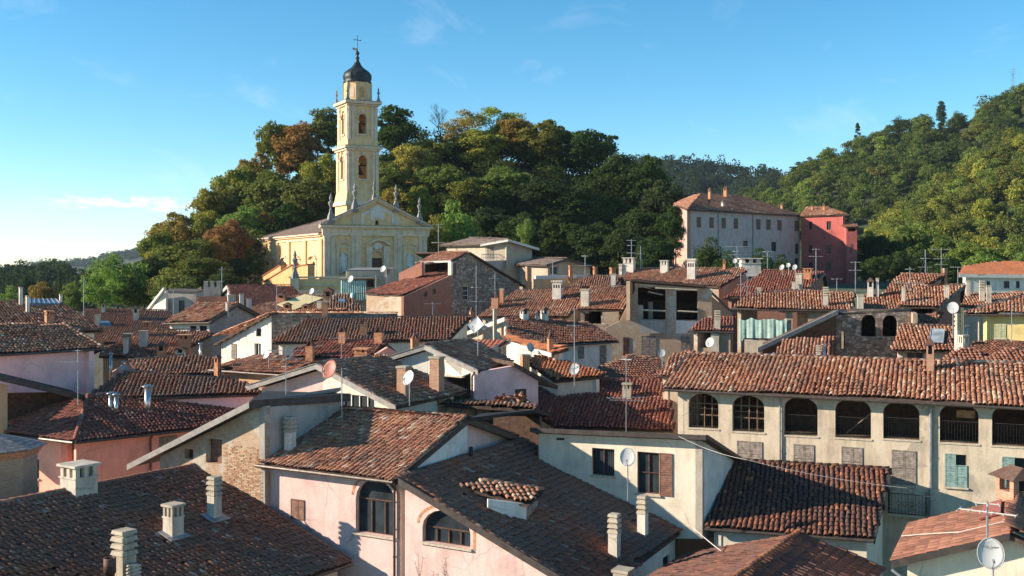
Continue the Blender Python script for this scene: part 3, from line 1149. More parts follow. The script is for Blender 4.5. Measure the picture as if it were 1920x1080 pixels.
# ------------------------------------------------------------------ chimneys, dishes, aerials
def chimney(H, px, yb, yt, wpx, kind='louvre', mat=None, pl=None, d=None, ang=None, asp=1.0, label=None):
    """chimney standing where its foot pixel meets the roof plane"""
    h = H.e if isinstance(H, House) else H
    if d is None:
        pl = pl or H.pl
        P = pl.hit(px, yb)
        ang = pl.ang if ang is None else ang
    else:
        P = at(px, yb, d)
        ang = 20 if ang is None else ang
    while ang > 45:
        ang -= 90
    while ang < -45:
        ang += 90
    k = P.y / F
    # apparent width of a turned square
    w = wpx * k / (abs(math.cos(R(ang))) + abs(math.sin(R(ang))) * asp)
    D = w * asp
    hgt = (yb - yt) * k
    z0, z1 = P.z - 0.6, P.z + hgt
    c = (P.x, P.y)
    mb = MB()
    if kind == 'steel':
        mb.lathe((P.x, P.y, 0), [(wpx * k / 2, z0), (wpx * k / 2, z1 - 0.14)], 12)
        o = mb.build('chimney', M[mat or 'steel'], h, True)
        cm = MB()
        r = wpx * k / 2
        for i in range(3):
            a = i * 2.1
            cm.tube((P.x + r * math.cos(a), P.y + r * math.sin(a), z1 - 0.16), (P.x + r * math.cos(a), P.y + r * math.sin(a), z1 - 0.02), 0.01, 4)
        cm.lathe((P.x, P.y, 0), [(r * 1.9, z1 - 0.05), (r * 1.9, z1 - 0.03), (r * 0.9, z1 + 0.03), (r * 0.1, z1 + 0.05)], 12)
        cm.build('chimney_cowl', M[mat or 'steel'], o, True)
        return o
    if kind == 'pipe':
        r = wpx * k / 2
        mb.lathe((P.x, P.y, 0), [(r * .78, z0), (r * .78, z1 - 0.5), (r, z1 - 0.5), (r, z1), (r * .8, z1), (r * .8, z1 - 0.3)], 12)
        return mb.build('chimney', M[mat or 'rust'], h, True)
    if kind == 'louvre':       # smooth shaft and a head of overlapping concrete rings
        hd = min(hgt * 0.45, 1.0)
        mb.cbox(c, w * .84, D * .84, z0, z1 - hd, ang)
        o = mb.build('chimney', M[mat or 'chim'], h)
        cm = MB()
        n = 3
        st = hd / (n + .6)
        cm.cbox(c, w * .66, D * .66, z1 - hd, z1 - 0.02, ang)
        for i in range(n):
            z = z1 - hd + st * i
            cm.cbox(c, w * 1.0, D * 1.0, z + st * .12, z + st * .72, ang, taper=0.86)
        cm.cbox(c, w * .94, D * .94, z1 - st * .5, z1, ang, taper=0.9)
        cm.build('chimney_head', M['concrete'], o)
        return o
    if kind == 'box':          # shaft with openings under a slab
        hd = min(hgt * 0.42, 0.7)
        mb.cbox(c, w * .88, D * .88, z0, z1 - hd, ang)
        mb.cbox(c, w * .96, D * .96, z1 - hd, z1 - hd + 0.06, ang)
        o = mb.build('chimney', M[mat or 'chim'], h)
        cm = MB()
        a = R(ang)
        u, v = Vector((math.cos(a), math.sin(a), 0)), Vector((-math.sin(a), math.cos(a), 0))
        pw = w * 0.17
        for i in (-1, 0, 1):
            for j in (-1, 0, 1):
                if i == 0 and j == 0:
                    continue
                q = Vector((P.x, P.y, 0)) + u * (i * (w * .86 - pw) / 2) + v * (j * (D * .86 - pw) / 2)
                cm.cbox((q.x, q.y), pw, pw, z1 - hd + 0.06, z1 - 0.09, ang)
        cm.cbox(c, w * .4, D * .4, z1 - hd + .06, z1 - 0.09, ang, mi=1)
        cm.cbox(c, w * 1.06, D * 1.06, z1 - 0.09, z1, ang)
        cm.build('chimney_head', [M['concrete'] if mat is None else M[mat], M['black']], o)
        return o
    if kind == 'brick':        # brick shaft, four little piers, pyramid of tiles
        hd = min(hgt * 0.42, 0.75)
        mb.cbox(c, w * .92, D * .92, z0, z1 - hd, ang)
        mb.cbox(c, w * 1.0, D * 1.0, z1 - hd, z1 - hd + .07, ang)
        o = mb.build('chimney', M[mat or 'brick_o'], h)
        cm = MB()
        a = R(ang)
        u, v = Vector((math.cos(a), math.sin(a), 0)), Vector((-math.sin(a), math.cos(a), 0))
        base = [Vector((P.x, P.y, z1 - hd + .07)) + u * (i * w * .42) + v * (j * D * .42) for i, j in ((-1, -1), (1, -1), (1, 1), (-1, 1))]
        tip = [Vector((P.x, P.y, z1)) + u * (i * w * .05) + v * (j * D * .2) for i, j in ((-1, -1), (1, -1), (1, 1), (-1, 1))]
        for p, q in zip(base, tip):
            cm.tube(p, q, w * .08, 4)
        cm.slab([base[1], base[2], tip[2], tip[1]], u * 0.03)
        cm.slab([base[3], base[0], tip[0], tip[3]], u * -0.03)
        cm.build('chimney_hat', M['t_red'], o)
        return o
    if kind == 'hat':          # shaft, open piers and a little tiled roof
        hd = min(hgt * 0.5, 0.8)
        mb.cbox(c, w * .82, D * .82, z0, z1 - hd, ang)
        o = mb.build('chimney', M[mat or 'brick_o'], h)
        cm = MB()
        a = R(ang)
        u, v = Vector((math.cos(a), math.sin(a), 0)), Vector((-math.sin(a), math.cos(a), 0))
        for i in (-1, 1):
            for j in (-1, 1):
                q = Vector((P.x, P.y, 0)) + u * (i * w * .32) + v * (j * D * .32)
                cm.cbox((q.x, q.y), w * .18, D * .18, z1 - hd, z1 - hd * .42, ang)
        cm.cbox(c, w * .4, D * .4, z1 - hd, z1 - hd * .42, ang, mi=1)
        cm.build('chimney_head', [M[mat or 'brick_o'], M['black']], o)
        hm = MB()
        e = [Vector((P.x, P.y, z1 - hd * .45)) + u * (i * w * .58) + v * (j * D * .58) for i, j in ((-1, -1), (1, -1), (1, 1), (-1, 1))]
        t0, t1 = Vector((P.x, P.y, z1)) - v * D * .3, Vector((P.x, P.y, z1)) + v * D * .3
        hm.add(e + [t0, t1], [(1, 2, 5, 4), (3, 0, 4, 5), (0, 1, 4), (2, 3, 5), (3, 2, 1, 0)])
        hm.build('chimney_hat', M['t_warm'], o)
        return o
    if kind == 'tower':        # big white head with rows of arched smoke holes
        mb.cbox(c, w * .8, D * .8, z0, z1 - hgt * .16, ang)
        mb.cbox(c, w * .8, D * .8, z1 - hgt * .16, z1 - hgt * .06, ang, taper=1.25)
        mb.cbox(c, w * 1.02, D * 1.02, z1 - hgt * .06, z1, ang)
        o = mb.build('chimney', M[mat or 'chim_w'], h)
        a = R(ang)
        u, v = Vector((math.cos(a), math.sin(a), 0)), Vector((-math.sin(a), math.cos(a), 0))
        for nn_, dd, ex in ((-v, u, D), (u, v, w), (-u, v, w), (v, u, D)):
            W = Wall((P.x + nn_.x * ex * .4, P.y + nn_.y * ex * .4), (P.x + nn_.x * ex * .4 + dd.x, P.y + nn_.y * ex * .4 + dd.y), out=nn_)
            for q in (-.22, 0, .22):
                pm = MB()
                pm.slab([W.pt(a_, z_, 0.004) for a_, z_ in arch_pts(q * w - w * .07, q * w + w * .07, z1 - hgt * .42, z1 - hgt * .22, n=5)], nn_ * -.06)
                pm.build('smoke_hole', M['black'], o)  # solid black plate: the opening's shade put into colour
        return o
    # plain: shaft with a slab
    mb.cbox(c, w * .88, D * .88, z0, z1 - 0.10, ang)
    o = mb.build('chimney', M[mat or 'chim'], h)
    cm = MB()
    cm.cbox(c, w * 1.04, D * 1.04, z1 - 0.10, z1, ang)
    cm.build('chimney_cap', M['concrete'], o)
    return o

def dish(px, py, rpx, d, label, foot=None, az=-25.0, tilt=26.0, mat='dish_w', ratio=0.84, arm=True, square=False, side=0, fd=None, text=None, behind=False):
    """satellite dish on its mast; az turns the face (0 looks at the camera, minus to the left)"""
    c = at(px, py, d)
    r = rpx * d / F
    n = Vector((math.sin(R(az)) * math.cos(R(tilt)), -math.cos(R(az)) * math.cos(R(tilt)), math.sin(R(tilt))))
    x = Vector((0, 0, 1)).cross(n).normalized()
    y = n.cross(x)
    fp = foot or (px + side, py + rpx * 2.2)
    fd = fd or (d + 0.25)
    ft = at(fp[0], fp[1], fd)
    e = thing('satellite_dish', label, 'satellite dish', ft, 'satellite dishes on the roofs')
    mb = MB()
    rings, seg = 5, 4 if square else 20
    a0 = math.pi / 4 * 0 if square else 0
    pts = [c - n * (0.16 * r)]
    for i in range(1, rings + 1):
        q = i / rings
        for k in range(seg):
            a = 2 * math.pi * k / seg + a0
            pts.append(c + x * (r * q * math.cos(a) * ratio) + y * (r * q * math.sin(a)) - n * (0.16 * r * (1 - q * q)))
    off = len(pts)
    pts += [p - n * 0.025 for p in pts]
    fs = []
    for o, fl in ((0, 1), (off, -1)):
        for k in range(seg):
            fs.append((o, o + 1 + k, o + 1 + (k + 1) % seg)[::fl])
        for i in range(rings - 1):
            for k in range(seg):
                b0 = o + 1 + i * seg
                fs.append((b0 + k, b0 + seg + k, b0 + seg + (k + 1) % seg, b0 + (k + 1) % seg)[::fl])
    b0 = 1 + (rings - 1) * seg
    for k in range(seg):
        fs.append((b0 + k, off + b0 + k, off + b0 + (k + 1) % seg, b0 + (k + 1) % seg))
    mb.add(pts, fs)
    rf = mb.build('reflector', M[mat], e, not square)
    rim = MB()
    for k in range(seg):
        rim.tube(pts[b0 + k], pts[b0 + (k + 1) % seg], 0.012, 4)
    rim.build('rim', M[mat], rf)
    bk = c - n * (0.16 * r + 0.1)
    pm = MB()
    pm.tube(ft - Vector((0, 0, 0.3)), (ft.x, ft.y, bk.z + 0.1), 0.025, 7)
    pm.tube((ft.x, ft.y, bk.z), bk, 0.022, 6)
    pm.cbox((bk.x, bk.y), 0.12, 0.12, bk.z - 0.1, bk.z + 0.1, az)
    pm.build('mast', M['zinc'], e)
    if arm:
        am = MB()
        tip = c + n * (r * 0.85) - y * (r * 0.55)
        am.tube(c - y * r * 0.98, tip, 0.014, 5)
        am.tube(tip - n * .02, tip + (c - tip).normalized() * 0.12, 0.035, 7, 0.028)
        am.build('feed_arm', M['zinc'], e)
    if text:
        for s, cx_, cy_, size in text:
            cu = bpy.data.curves.new('lettering', 'FONT')
            cu.body = s
            cu.size = size
            cu.extrude = 0.001
            tmp = bpy.data.objects.new('lettering', cu)
            cu.materials.append(M['letter'])
            me = bpy.data.meshes.new_from_object(tmp)
            bpy.data.objects.remove(tmp)
            bpy.data.curves.remove(cu)
            t = bpy.data.objects.new('lettering', me)
            COL.objects.link(t)
            t.parent = e
            q = (cx_ * cx_ + cy_ * cy_) / (r * r)
            p = c + x * cx_ + y * cy_ - n * (0.16 * r * (1 - q) - 0.03) - ft
            t.matrix_local = Matrix(((x.x, y.x, n.x, p.x), (x.y, y.y, n.y, p.y), (x.z, y.z, n.z, p.z), (0, 0, 0, 1)))
    return e

def antenna(px, yb, yt, d, label, booms=((0.9, 1.0, 12),), mat='alu', r=0.022, guy=False):
    """TV aerial: mast and booms (height fraction, length m, direction deg) with cross rods"""
    b = at(px, yb, d)
    t = at(px, yt, d)
    e = thing('television_aerial', label, 'aerial', b, 'television aerials on the roofs')
    r = max(r, 0.00036 * d)
    mb = MB()
    mb.tube(b - Vector((0, 0, 0.5)), t, r, 6)
    mb.build('mast', M['zinc'], e)
    for f_, L, a in booms:
        bm = MB()
        p = b.lerp(t, f_)
        dv = Vector((math.cos(R(a)), math.sin(R(a)), 0))
        cr = Vector((-dv.y, dv.x, 0))
        bm.tube(p - dv * L * .5, p + dv * L * .5, r * .7, 5)
        k = max(3, int(L / .22))
        for i in range(k):
            q = p + dv * (L * (i / (k - 1) - .5))
            w = 0.30 - 0.12 * i / k
            bm.tube(q - cr * w, q + cr * w, r * .45, 4)
        bm.build('boom', M[mat], e)
    if guy:
        g = MB()
        for a in (40, 160, 280):
            g.tube(b.lerp(t, .75), b + Vector((math.cos(R(a)) * .5, math.sin(R(a)) * .5, -.2)), 0.012, 3)
        g.build('guy_wire', M['zinc'], e)
    return e

# ------------------------------------------------------------------ trees
def crown_np(seed, W, Hc, clumps, leaves, size, cr=(0.17, 0.27), shape='round'):
    rng = np.random.default_rng(seed)
    P, N = [], []
    for c in range(clumps):
        d = rng.normal(size=3)
        d /= np.linalg.norm(d)
        q = rng.uniform(0.12, 1.0) ** 0.6
        cen = d * q * np.array([W / 2, W / 2, Hc / 2]) * 0.82
        if shape == 'cone':
            f = rng.random()
            rr = W / 2 * (1 - f) ** 0.9 * math.sqrt(rng.random())
            a = rng.random() * 6.283
            cen = np.array([rr * math.cos(a), rr * math.sin(a), (f - 0.5) * Hc])
        elif shape == 'column':
            f = rng.random()
            rr = W / 2 * math.sin(math.pi * min(.97, f * .92 + .06)) ** .6 * rng.random() ** .5 * .7
            a = rng.random() * 6.283
            cen = np.array([rr * math.cos(a), rr * math.sin(a), (f - 0.5) * Hc * .95])
        rad = W * rng.uniform(*cr) * (0.6 if shape == 'cone' else 1)
        k = max(8, int(leaves / clumps * rng.uniform(.7, 1.3)))
        dd = rng.normal(size=(k, 3))
        dd /= np.linalg.norm(dd, axis=1)[:, None]
        dd[:, 2] = np.where(dd[:, 2] < -0.35, -dd[:, 2], dd[:, 2])
        P.append(cen + dd * (rad * rng.uniform(.55, 1.12, k))[:, None] * np.array([1, 1, .8]))
        nn = dd + rng.normal(0, .62, (k, 3))
        N.append(nn / np.linalg.norm(nn, axis=1)[:, None])
    P, N = np.concatenate(P), np.concatenate(N)
    k = len(P)
    ref = rng.normal(size=(k, 3))
    X = np.cross(N, ref)
    X /= np.linalg.norm(X, axis=1)[:, None]
    Y = np.cross(N, X)
    s = size * rng.uniform(.55, 1.3, k)[:, None]
    V = np.stack([P - X * s * .5, P - Y * s * .35 + N * s * .06, P + X * s * .5, P + Y * s * .35 - N * s * .05], axis=1).reshape(-1, 3)
    Q = np.arange(4 * k).reshape(-1, 4)
    # every leaf draws its own random tint
    t = np.clip(rng.beta(2, 2, k), 0, 1)
    return V, Q, np.repeat(t, 4)

def trunk_mb(seed, Ht, r, W, Hc, z0, limbs=6):
    rng = random.Random(seed)
    mb = MB()
    p = Vector((0, 0, -1.2))
    n = 4
    lean = Vector((rng.uniform(-.06, .06), rng.uniform(-.06, .06), 1))
    for i in range(n):
        q = Vector((lean.x * Ht * (i + 1) / n + rng.uniform(-.1, .1), lean.y * Ht * (i + 1) / n, Ht * (i + 1) / n))
        mb.tube(p, q, r * (1 - .2 * i), 7, r * (1 - .2 * (i + 1)))
        p = q
    for i in range(limbs):
        a = i * 2.4 + rng.random()
        s = Vector((0, 0, Ht * rng.uniform(.55, .95))) + Vector((lean.x, lean.y, 0)) * Ht * .7
        e = Vector((math.cos(a) * W * .33, math.sin(a) * W * .33, z0 + Hc * rng.uniform(-.1, .3)))
        m = s.lerp(e, .5) + Vector((0, 0, .4))
        mb.tube(s, m, r * .38, 5, r * .26)
        mb.tube(m, e, r * .26, 5, r * .1)
    return mb

PROTO = {}
def proto(key, seed, W, H, Hc, clumps, leaves, size, shape='round', one=False, cr=(0.17, 0.27)):
    """tree prototype of height H with a crown W wide and Hc tall"""
    V, Q, t = crown_np(seed, W, Hc, clumps, leaves, size, cr, shape)
    z0 = H - Hc / 2
    V[:, 2] += z0 - (V[:, 2].max() - Hc / 2) * 1.0
    tm = trunk_mb(seed, z0 if shape != 'cone' else H * .9, max(.12, W * .032), W, Hc, z0, 0 if shape == 'cone' else 6)
    if one:
        nv = len(V)
        me = bpy.data.meshes.new('tree')
        vv = [tuple(x) for x in V] + list(tm.v)
        ff = [tuple(x) for x in Q] + [tuple(i + nv for i in f) for f in tm.f]
        me.from_pydata(vv, [], ff)
        a = me.attributes.new('tint', 'FLOAT', 'POINT')
        a.data.foreach_set('value', np.concatenate([t, np.full(len(tm.v), .5)]).astype(np.float32))
        me.materials.append(M['leaf'])
        me.materials.append(M['bark'])
        me.polygons.foreach_set('material_index', [0] * len(Q) + [1] * len(tm.f))
        PROTO[key] = (me, None, W, H, Hc)
    else:
        cm = np_mesh('crown', V, Q, t, M['leaf'])
        tr = bpy.data.meshes.new('trunk')
        tr.from_pydata(tm.v, [], tm.f)
        tr.materials.append(M['bark'])
        PROTO[key] = (cm, tr, W, H, Hc)

def plant(key, loc, w, h, rz, col, label, group=None, name='tree', cat='tree'):
    me, tr, W, H, Hc = PROTO[key]
    sc = (w / W, w / W, h / H)
    if tr is None:
        o = bpy.data.objects.new(name, me)
        COL.objects.link(o)
        o.location, o.rotation_euler, o.scale = loc, (0, 0, rz), sc
        o.color = (*col, 1)
        return tag(o, label, cat, group)
    e = thing(name, label, cat, loc, group)
    e.rotation_euler, e.scale = (0, 0, rz), sc
    for nm, m in (('crown', me), ('trunk', tr)):
        if m is None:
            continue
        o = bpy.data.objects.new(nm, m)
        COL.objects.link(o)
        o.parent = e
        o.color = (*col, 1)
    return e

def room(H, W, a0, a1, z0, z1, depth, mat='wood', gap=.32):
    """closed dark room behind an opening: floor, ceiling, sides and back"""
    mb = MB()
    d, n, u_ = W.d * (a1 - a0), -W.n, Vector((0, 0, 1))
    o = W.pt(a0, z0, -gap)
    mb.box(o - u_ * .1, d, n * depth, u_ * .1)
    mb.box(o + u_ * (z1 - z0), d, n * depth, u_ * .1)
    mb.box(o - W.d * .1, W.d * .1, n * depth, u_ * (z1 - z0))
    mb.box(o + d, W.d * .1, n * depth, u_ * (z1 - z0))
    mb.box(o + n * depth, d, n * .1, u_ * (z1 - z0))
    return mb.build('inner_room', M[mat], H.e)

def downpipe(H, W, px, y0, y1, mat='gutter', out=0.09, r=0.05):
    a, z0 = W.sz(px, y0)
    _, z1 = W.sz(px, y1)
    mb = MB()
    mb.tube(W.pt(a, z0, out), W.pt(a, z1, out), r, 8)
    for i in range(4):
        z = z0 + (z1 - z0) * (i + .5) / 4
        mb.tube(W.pt(a, z - .02, out), W.pt(a, z + .02, out), r * 1.35, 8)
    mb.tube(W.pt(a, z0, out), W.pt(a, z0 + .25, out + .3), r, 8)
    mb.build('downpipe', M[mat], H.e)

def board(H, a, b, w, t, mat, name='verge_board', up=Vector((0, 0, 1)), n=None):
    """long plank from a to b, t thick outwards and w high"""
    d = b - a
    n = n or Vector((d.y, -d.x, 0)).normalized()
    if n.dot(C - a) < 0:
        n = -n
    mb = MB()
    mb.box(a - up * w * .5, d, n * t, up * w)
    return mb.build(name, M[mat], H.e)

def sheet(H, pts, mat, name, t=0.05):
    mb = MB()
    mb.slab(pts, Vector((0, 0, -t)))
    return mb.build(name, M[mat], H.e)

# ------------------------------------------------------------------ ground, hills
def grid_mesh(name, xs, ys, fz, mat):
    V = [(x, y, fz(x, y)) for y in ys for x in xs]
    n = len(xs)
    Fq = [(j * n + i, j * n + i + 1, (j + 1) * n + i + 1, (j + 1) * n + i) for j in range(len(ys) - 1) for i in range(n - 1)]
    mb = MB()
    mb.add(V, Fq)
    return struct(mb.build(name, mat, None, True))

def spaced(a, b, fine, far, n):
    """coordinates dense between -fine..fine and stretching to the far ends"""
    core = list(np.linspace(a, b, n))
    k = [core[0] - (far * (i / 12) ** 3) for i in range(12, 0, -1)]
    m = [core[-1] + (far * (i / 12) ** 3) for i in range(1, 13)]
    return k + core + m
grid_mesh('ground', spaced(-160, 160, 0, 4400, 81), spaced(10, 330, 0, 4400, 81)[10:], ground, M['ground'])

def sheet_hill(name, prof, foot_d, crest_d, foot_z, drop, rough=1.5, n=60, m=14, seed=1, power=1.0):
    """hillside from a foot line up to a crest whose outline follows prof [(px, skyline y)]; drop = tree height to leave"""
    rng = random.Random(seed)
    pxs = [p[0] for p in prof]
    pys = [p[1] for p in prof]
    def P(px, s):
        y = float(np.interp(px, pxs, pys))
        dc = crest_d(px)
        d = foot_d(px) * (1 - s) + dc * s
        zc = CZ + (YH - y) / F * dc - drop
        z = foot_z * (1 - s ** power) + zc * s ** power
        x = (px - CX) / F * d
        z += rough * math.sin(x * .07 + 3 * s + seed) * math.sin(d * .05 + seed) * (s * (1.2 - s))
        return Vector((x, d, z))
    x0, x1 = pxs[0], pxs[-1]
    V, Fq = [], []
    for j in range(m + 1):
        for i in range(n + 1):
            V.append(tuple(P(x0 + (x1 - x0) * i / n, j / m)))
    # far side falls away behind the crest
    for i in range(n + 1):
        q = P(x0 + (x1 - x0) * i / n, 1.0)
        V.append((q.x * 1.25, q.y * 1.25, foot_z - 5))
    for j in range(m + 1):
        for i in range(n):
            a = j * (n + 1) + i
            Fq.append((a, a + 1, a + n + 2, a + n + 1))
    mb = MB()
    mb.add(V, Fq)
    struct(mb.build(name, M['hill'], None, True))
    return P

# tree kinds
for i in range(5):
    proto('broad%d' % i, 20 + i, 10, 14, 11.5, 72, 13500, .48, cr=(.1, .19))
proto('tall0', 31, 8, 17, 15, 62, 10000, .54, cr=(.12, .21))
proto('airy0', 41, 10, 14, 11, 34, 4200, .42, cr=(.12, .2))
proto('bush0', 51, 7, 7, 6.6, 26, 5200, .36)
for i in range(4):
    proto('wood%d' % i, 60 + i, 9, 11, 9.5, 44, 3600, .58, one=True, cr=(.12, .21))
proto('spruce0', 71, 5, 15, 14, 60, 3200, .5, shape='cone', one=True)
proto('poplar0', 74, 6, 20, 18.5, 130, 6500, .55, cr=(.14, .2), shape='column', one=True)
CDG, CMG, CGR = (.055, .084, .027), (.135, .18, .042), (.18, .235, .05)
CYG, CYE, COR, CRB, CAC, COL_ = (.25, .26, .046), (.33, .285, .07), (.27, .19, .05), (.27, .165, .056), (.175, .26, .06), (.165, .175, .04)

TR = [  # px, top py, width px, depth, kind, colour, label
    (222, 474, 105, 165, 'airy0', CAC, 'light green feathery tree at the left foot of the wooded hill'),
    (190, 500, 70, 158, 'airy0', CAC, 'pale feathery tree, leftmost of those at the hill foot'),
    (272, 478, 90, 172, 'broad0', CDG, 'dark green tree right of the feathery tree'),
    (250, 500, 80, 168, 'broad1', CMG, 'mid green tree behind the feathery tree'),
    (322, 396, 105, 205, 'broad1', COR, 'orange brown tree at the left shoulder of the hill'),
    (300, 430, 80, 195, 'broad2', COL_, 'olive tree below the left shoulder of the hill'),
    (360, 445, 130, 178, 'broad2', CMG, 'large round green tree before the orange ones at left'),
    (330, 500, 90, 160, 'bush0', CGR, 'pale green bush behind the grey hut'),
    (428, 408, 85, 185, 'broad0', CRB, 'rust red tree left of the church'),
    (405, 440, 80, 180, 'broad1', COR, 'orange tree below the rust red tree left of the church'),
    (447, 308, 100, 222, 'broad2', CYG, 'yellow green tree at the top left of the hill'),
    (425, 345, 80, 218, 'broad0', COL_, 'olive green tree under the yellow green one at top left'),
    (480, 285, 70, 226, 'broad1', COR, 'orange crown just left of the tall dark crowns'),
    (455, 385, 105, 202, 'broad1', CGR, 'bright green tree on the slope left of the church roof'),
    (520, 226, 75, 232, 'broad0', COL_, 'olive crown rising left of the bell tower'),
    (560, 226, 95, 230, 'broad2', COR, 'large orange brown tree left of the bell tower'),
    (515, 315, 110, 212, 'broad2', CMG, 'green tree midway up the slope left of the tower'),
    (575, 330, 105, 208, 'broad0', CMG, 'deep green tree just left of the tower shaft'),
    (545, 380, 90, 205, 'broad1', CDG, 'dark tree behind the church roof'),
    (612, 200, 70, 234, 'tall0', CMG, 'tall green tree touching the left side of the tower'),
    (610, 285, 90, 216, 'broad1', CYG, 'yellowish tree beside the lower tower window'),
    (738, 194, 85, 226, 'tall0', CDG, 'tall dark tree right of the bell tower'),
    (725, 300, 80, 212, 'broad2', CMG, 'green tree beside the lower right of the tower'),
    (775, 268, 75, 218, 'broad0', CYE, 'yellow orange tree right of the tower'),
    (745, 350, 80, 203, 'broad1', CYG, 'yellow green tree behind the pediment finials'),
    (810, 260, 70, 224, 'broad1', COL_, 'small olive tree beside the bare tree'),
    (870, 206, 85, 232, 'airy0', CYE, 'pale yellow sparse tree on the hill top'),
    (935, 198, 95, 234, 'airy0', CYG, 'airy yellow green tree at the highest point of the hill'),
    (900, 240, 110, 226, 'broad2', CYG, 'broad yellow green tree below the hill top'),
    (972, 218, 80, 230, 'broad0', COR, 'brownish crown right of the highest tree'),
    (1024, 222, 105, 228, 'broad1', COL_, 'large olive crown in the middle of the hill'),
    (1106, 238, 110, 226, 'broad0', CDG, 'large dark crown right of the middle of the hill'),
    (1165, 286, 100, 220, 'broad2', CDG, 'dark tree stepping down at the right of the hill'),
    (1210, 290, 90, 216, 'broad1', CDG, 'dark crown before the far blue ridge'),
    (1243, 335, 85, 208, 'broad0', CDG, 'dark tree at the right end of the hill'),
    (1262, 385, 62, 183, 'broad1', CDG, 'dark tree against the left end of the palace'),
    (825, 305, 95, 212, 'broad0', CMG, 'green tree in the middle left of the hill face'),
    (880, 330, 95, 208, 'broad1', COL_, 'olive tree in the middle of the hill face'),
    (950, 310, 105, 212, 'broad2', CMG, 'green tree in the shaded hill face under the hill top'),
    (1015, 330, 105, 208, 'broad0', CDG, 'dark tree low in the middle of the hill face'),
    (1085, 340, 105, 206, 'broad1', CDG, 'dark tree in the right half of the hill face'),
    (1150, 365, 100, 200, 'broad2', CDG, 'dark tree low on the right of the hill face'),
    (1205, 390, 95, 192, 'broad0', CDG, 'dark tree low before the palace'),
    (856, 374, 82, 176, 'bush0', CAC, 'bright green small tree behind the modern gabled house'),
    (812, 400, 62, 172, 'bush0', CYG, 'yellow green bush right of the church facade'),
    (784, 345, 62, 200, 'broad2', CYG, 'yellow green tree above the right end of the pediment'),
    (915, 385, 90, 188, 'broad2', CDG, 'dark tree above the modern house roof'),
    (975, 395, 95, 184, 'broad0', CDG, 'dark tree behind the sapling'),
    (985, 408, 34, 160, 'bush0', CAC, 'bright green sapling right of the modern house'),
    (1045, 405, 95, 182, 'broad1', CDG, 'dark tree above the far terrace'),
    (1110, 415, 95, 178, 'broad2', CDG, 'dark tree above the far aerials'),
    (1170, 425, 90, 174, 'broad0', CDG, 'dark tree above the white chimney block'),
    (1230, 440, 80, 168, 'broad1', CDG, 'dark tree left of the palace foot'),
    (1325, 442, 60, 160, 'bush0', CDG, 'dark bush before the left part of the palace'),
    (1362, 468, 50, 156, 'bush0', CDG, 'dark bush left of the wide far chimney'),
    (1430, 462, 48, 160, 'bush0', CDG, 'dark bush before the middle of the palace'),
    (1470, 474, 44, 165, 'bush0', CDG, 'small dark bush before the right of the palace'),
    (470, 430, 80, 196, 'broad1', CMG, 'green tree touching the back of the church'),
    (500, 395, 70, 204, 'broad0', COR, 'orange tree just above the church roof'),
    (345, 415, 80, 200, 'broad4', COR, 'orange tree between the left shoulder and the rust red tree'),
    (392, 392, 85, 206, 'broad3', CYG, 'yellow green crown left of the rust red tree'),
    (440, 445, 85, 190, 'broad4', CGR, 'bright green tree at the back left of the church'),
    (380, 478, 90, 170, 'broad3', CMG, 'round green tree above the crenellated chimney'),
    (292, 470, 80, 182, 'broad2', CYG, 'yellow green tree left of the large round green tree'),
    (312, 505, 70, 163, 'bush0', COR, 'small orange bush behind the grey hut'),
    (425, 500, 70, 165, 'bush0', CDG, 'dark bush behind the flecked red roof'),
    (460, 480, 70, 178, 'broad0', CDG, 'dark tree at the foot of the church stair'),
    (390, 350, 70, 214, 'broad2', CYG, 'yellow green tree on the left skyline of the hill'),
]
rt = random.Random(5)
for px, py, w, d, key, col, lab in TR:
    p = at(px, py, d)
    g = ground(p.x, p.y)
    h = p.z - g
    wm = w * d / F
    if h < wm * .95:
        g = p.z - wm * .95
        h = wm * .95
    if h > wm * 1.75:
        g = p.z - wm * 1.75
        h = wm * 1.75
        # stand on higher ground: keep the trunk down to the terrain
    c_ = tuple(x * rt.uniform(.88, 1.12) for x in col)
    if key in ('broad0', 'broad1') and rt.random() < .5:
        key = 'broad3' if key == 'broad0' else 'broad4'
    plant(key, (p.x, p.y, g), wm * 1.08, h, rt.uniform(0, 6.28), c_, lab, 'trees on the castle hill')
def far_wood(name, label, P, x0, x1, n, smin, smax, w, leaves, size, col, seed, cone=0.0):
    """a distant wood that reads as one mass"""
    rg = np.random.default_rng(seed)
    Vs, Ts = [], []
    for i in range(n):
        q = P(rg.uniform(x0, x1), rg.uniform(smin, smax) ** .8)
        wi = w * rg.uniform(.7, 1.35)
        sh = 'cone' if rg.random() < cone else 'round'
        V, Q, t = crown_np(int(rg.integers(1e6)), wi * (.6 if sh == 'cone' else 1), wi * (1.5 if sh == 'cone' else 1.1), 9, leaves, size, (.22, .34), sh)
        Vs.append(V + np.array([q.x, q.y, q.z + wi * .5]))
        Ts.append(np.clip(t * .6 + rg.uniform(0, .4), 0, 1))
    V = np.concatenate(Vs)
    me = np_mesh(name, V, np.arange(len(V)).reshape(-1, 4), np.concatenate(Ts), M['leaf'])
    o = bpy.data.objects.new(name, me)
    COL.objects.link(o)
    o.color = (*col, 1)
    o['kind'] = 'stuff'
    o['label'] = label
    o['category'] = 'wood'
    return o
def PH(px, s):
    d = 190 + 55 * s
    x = (px - CX) / F * d
    return Vector((x, d, ground(x, d) - 1.0))
far_wood('hill_undergrowth', 'undergrowth and young trees filling the castle hill', PH, 270, 1225, 200, 0.0, 1.0, 7.5, 900, .55, (.05, .07, .02), 21, cone=0)
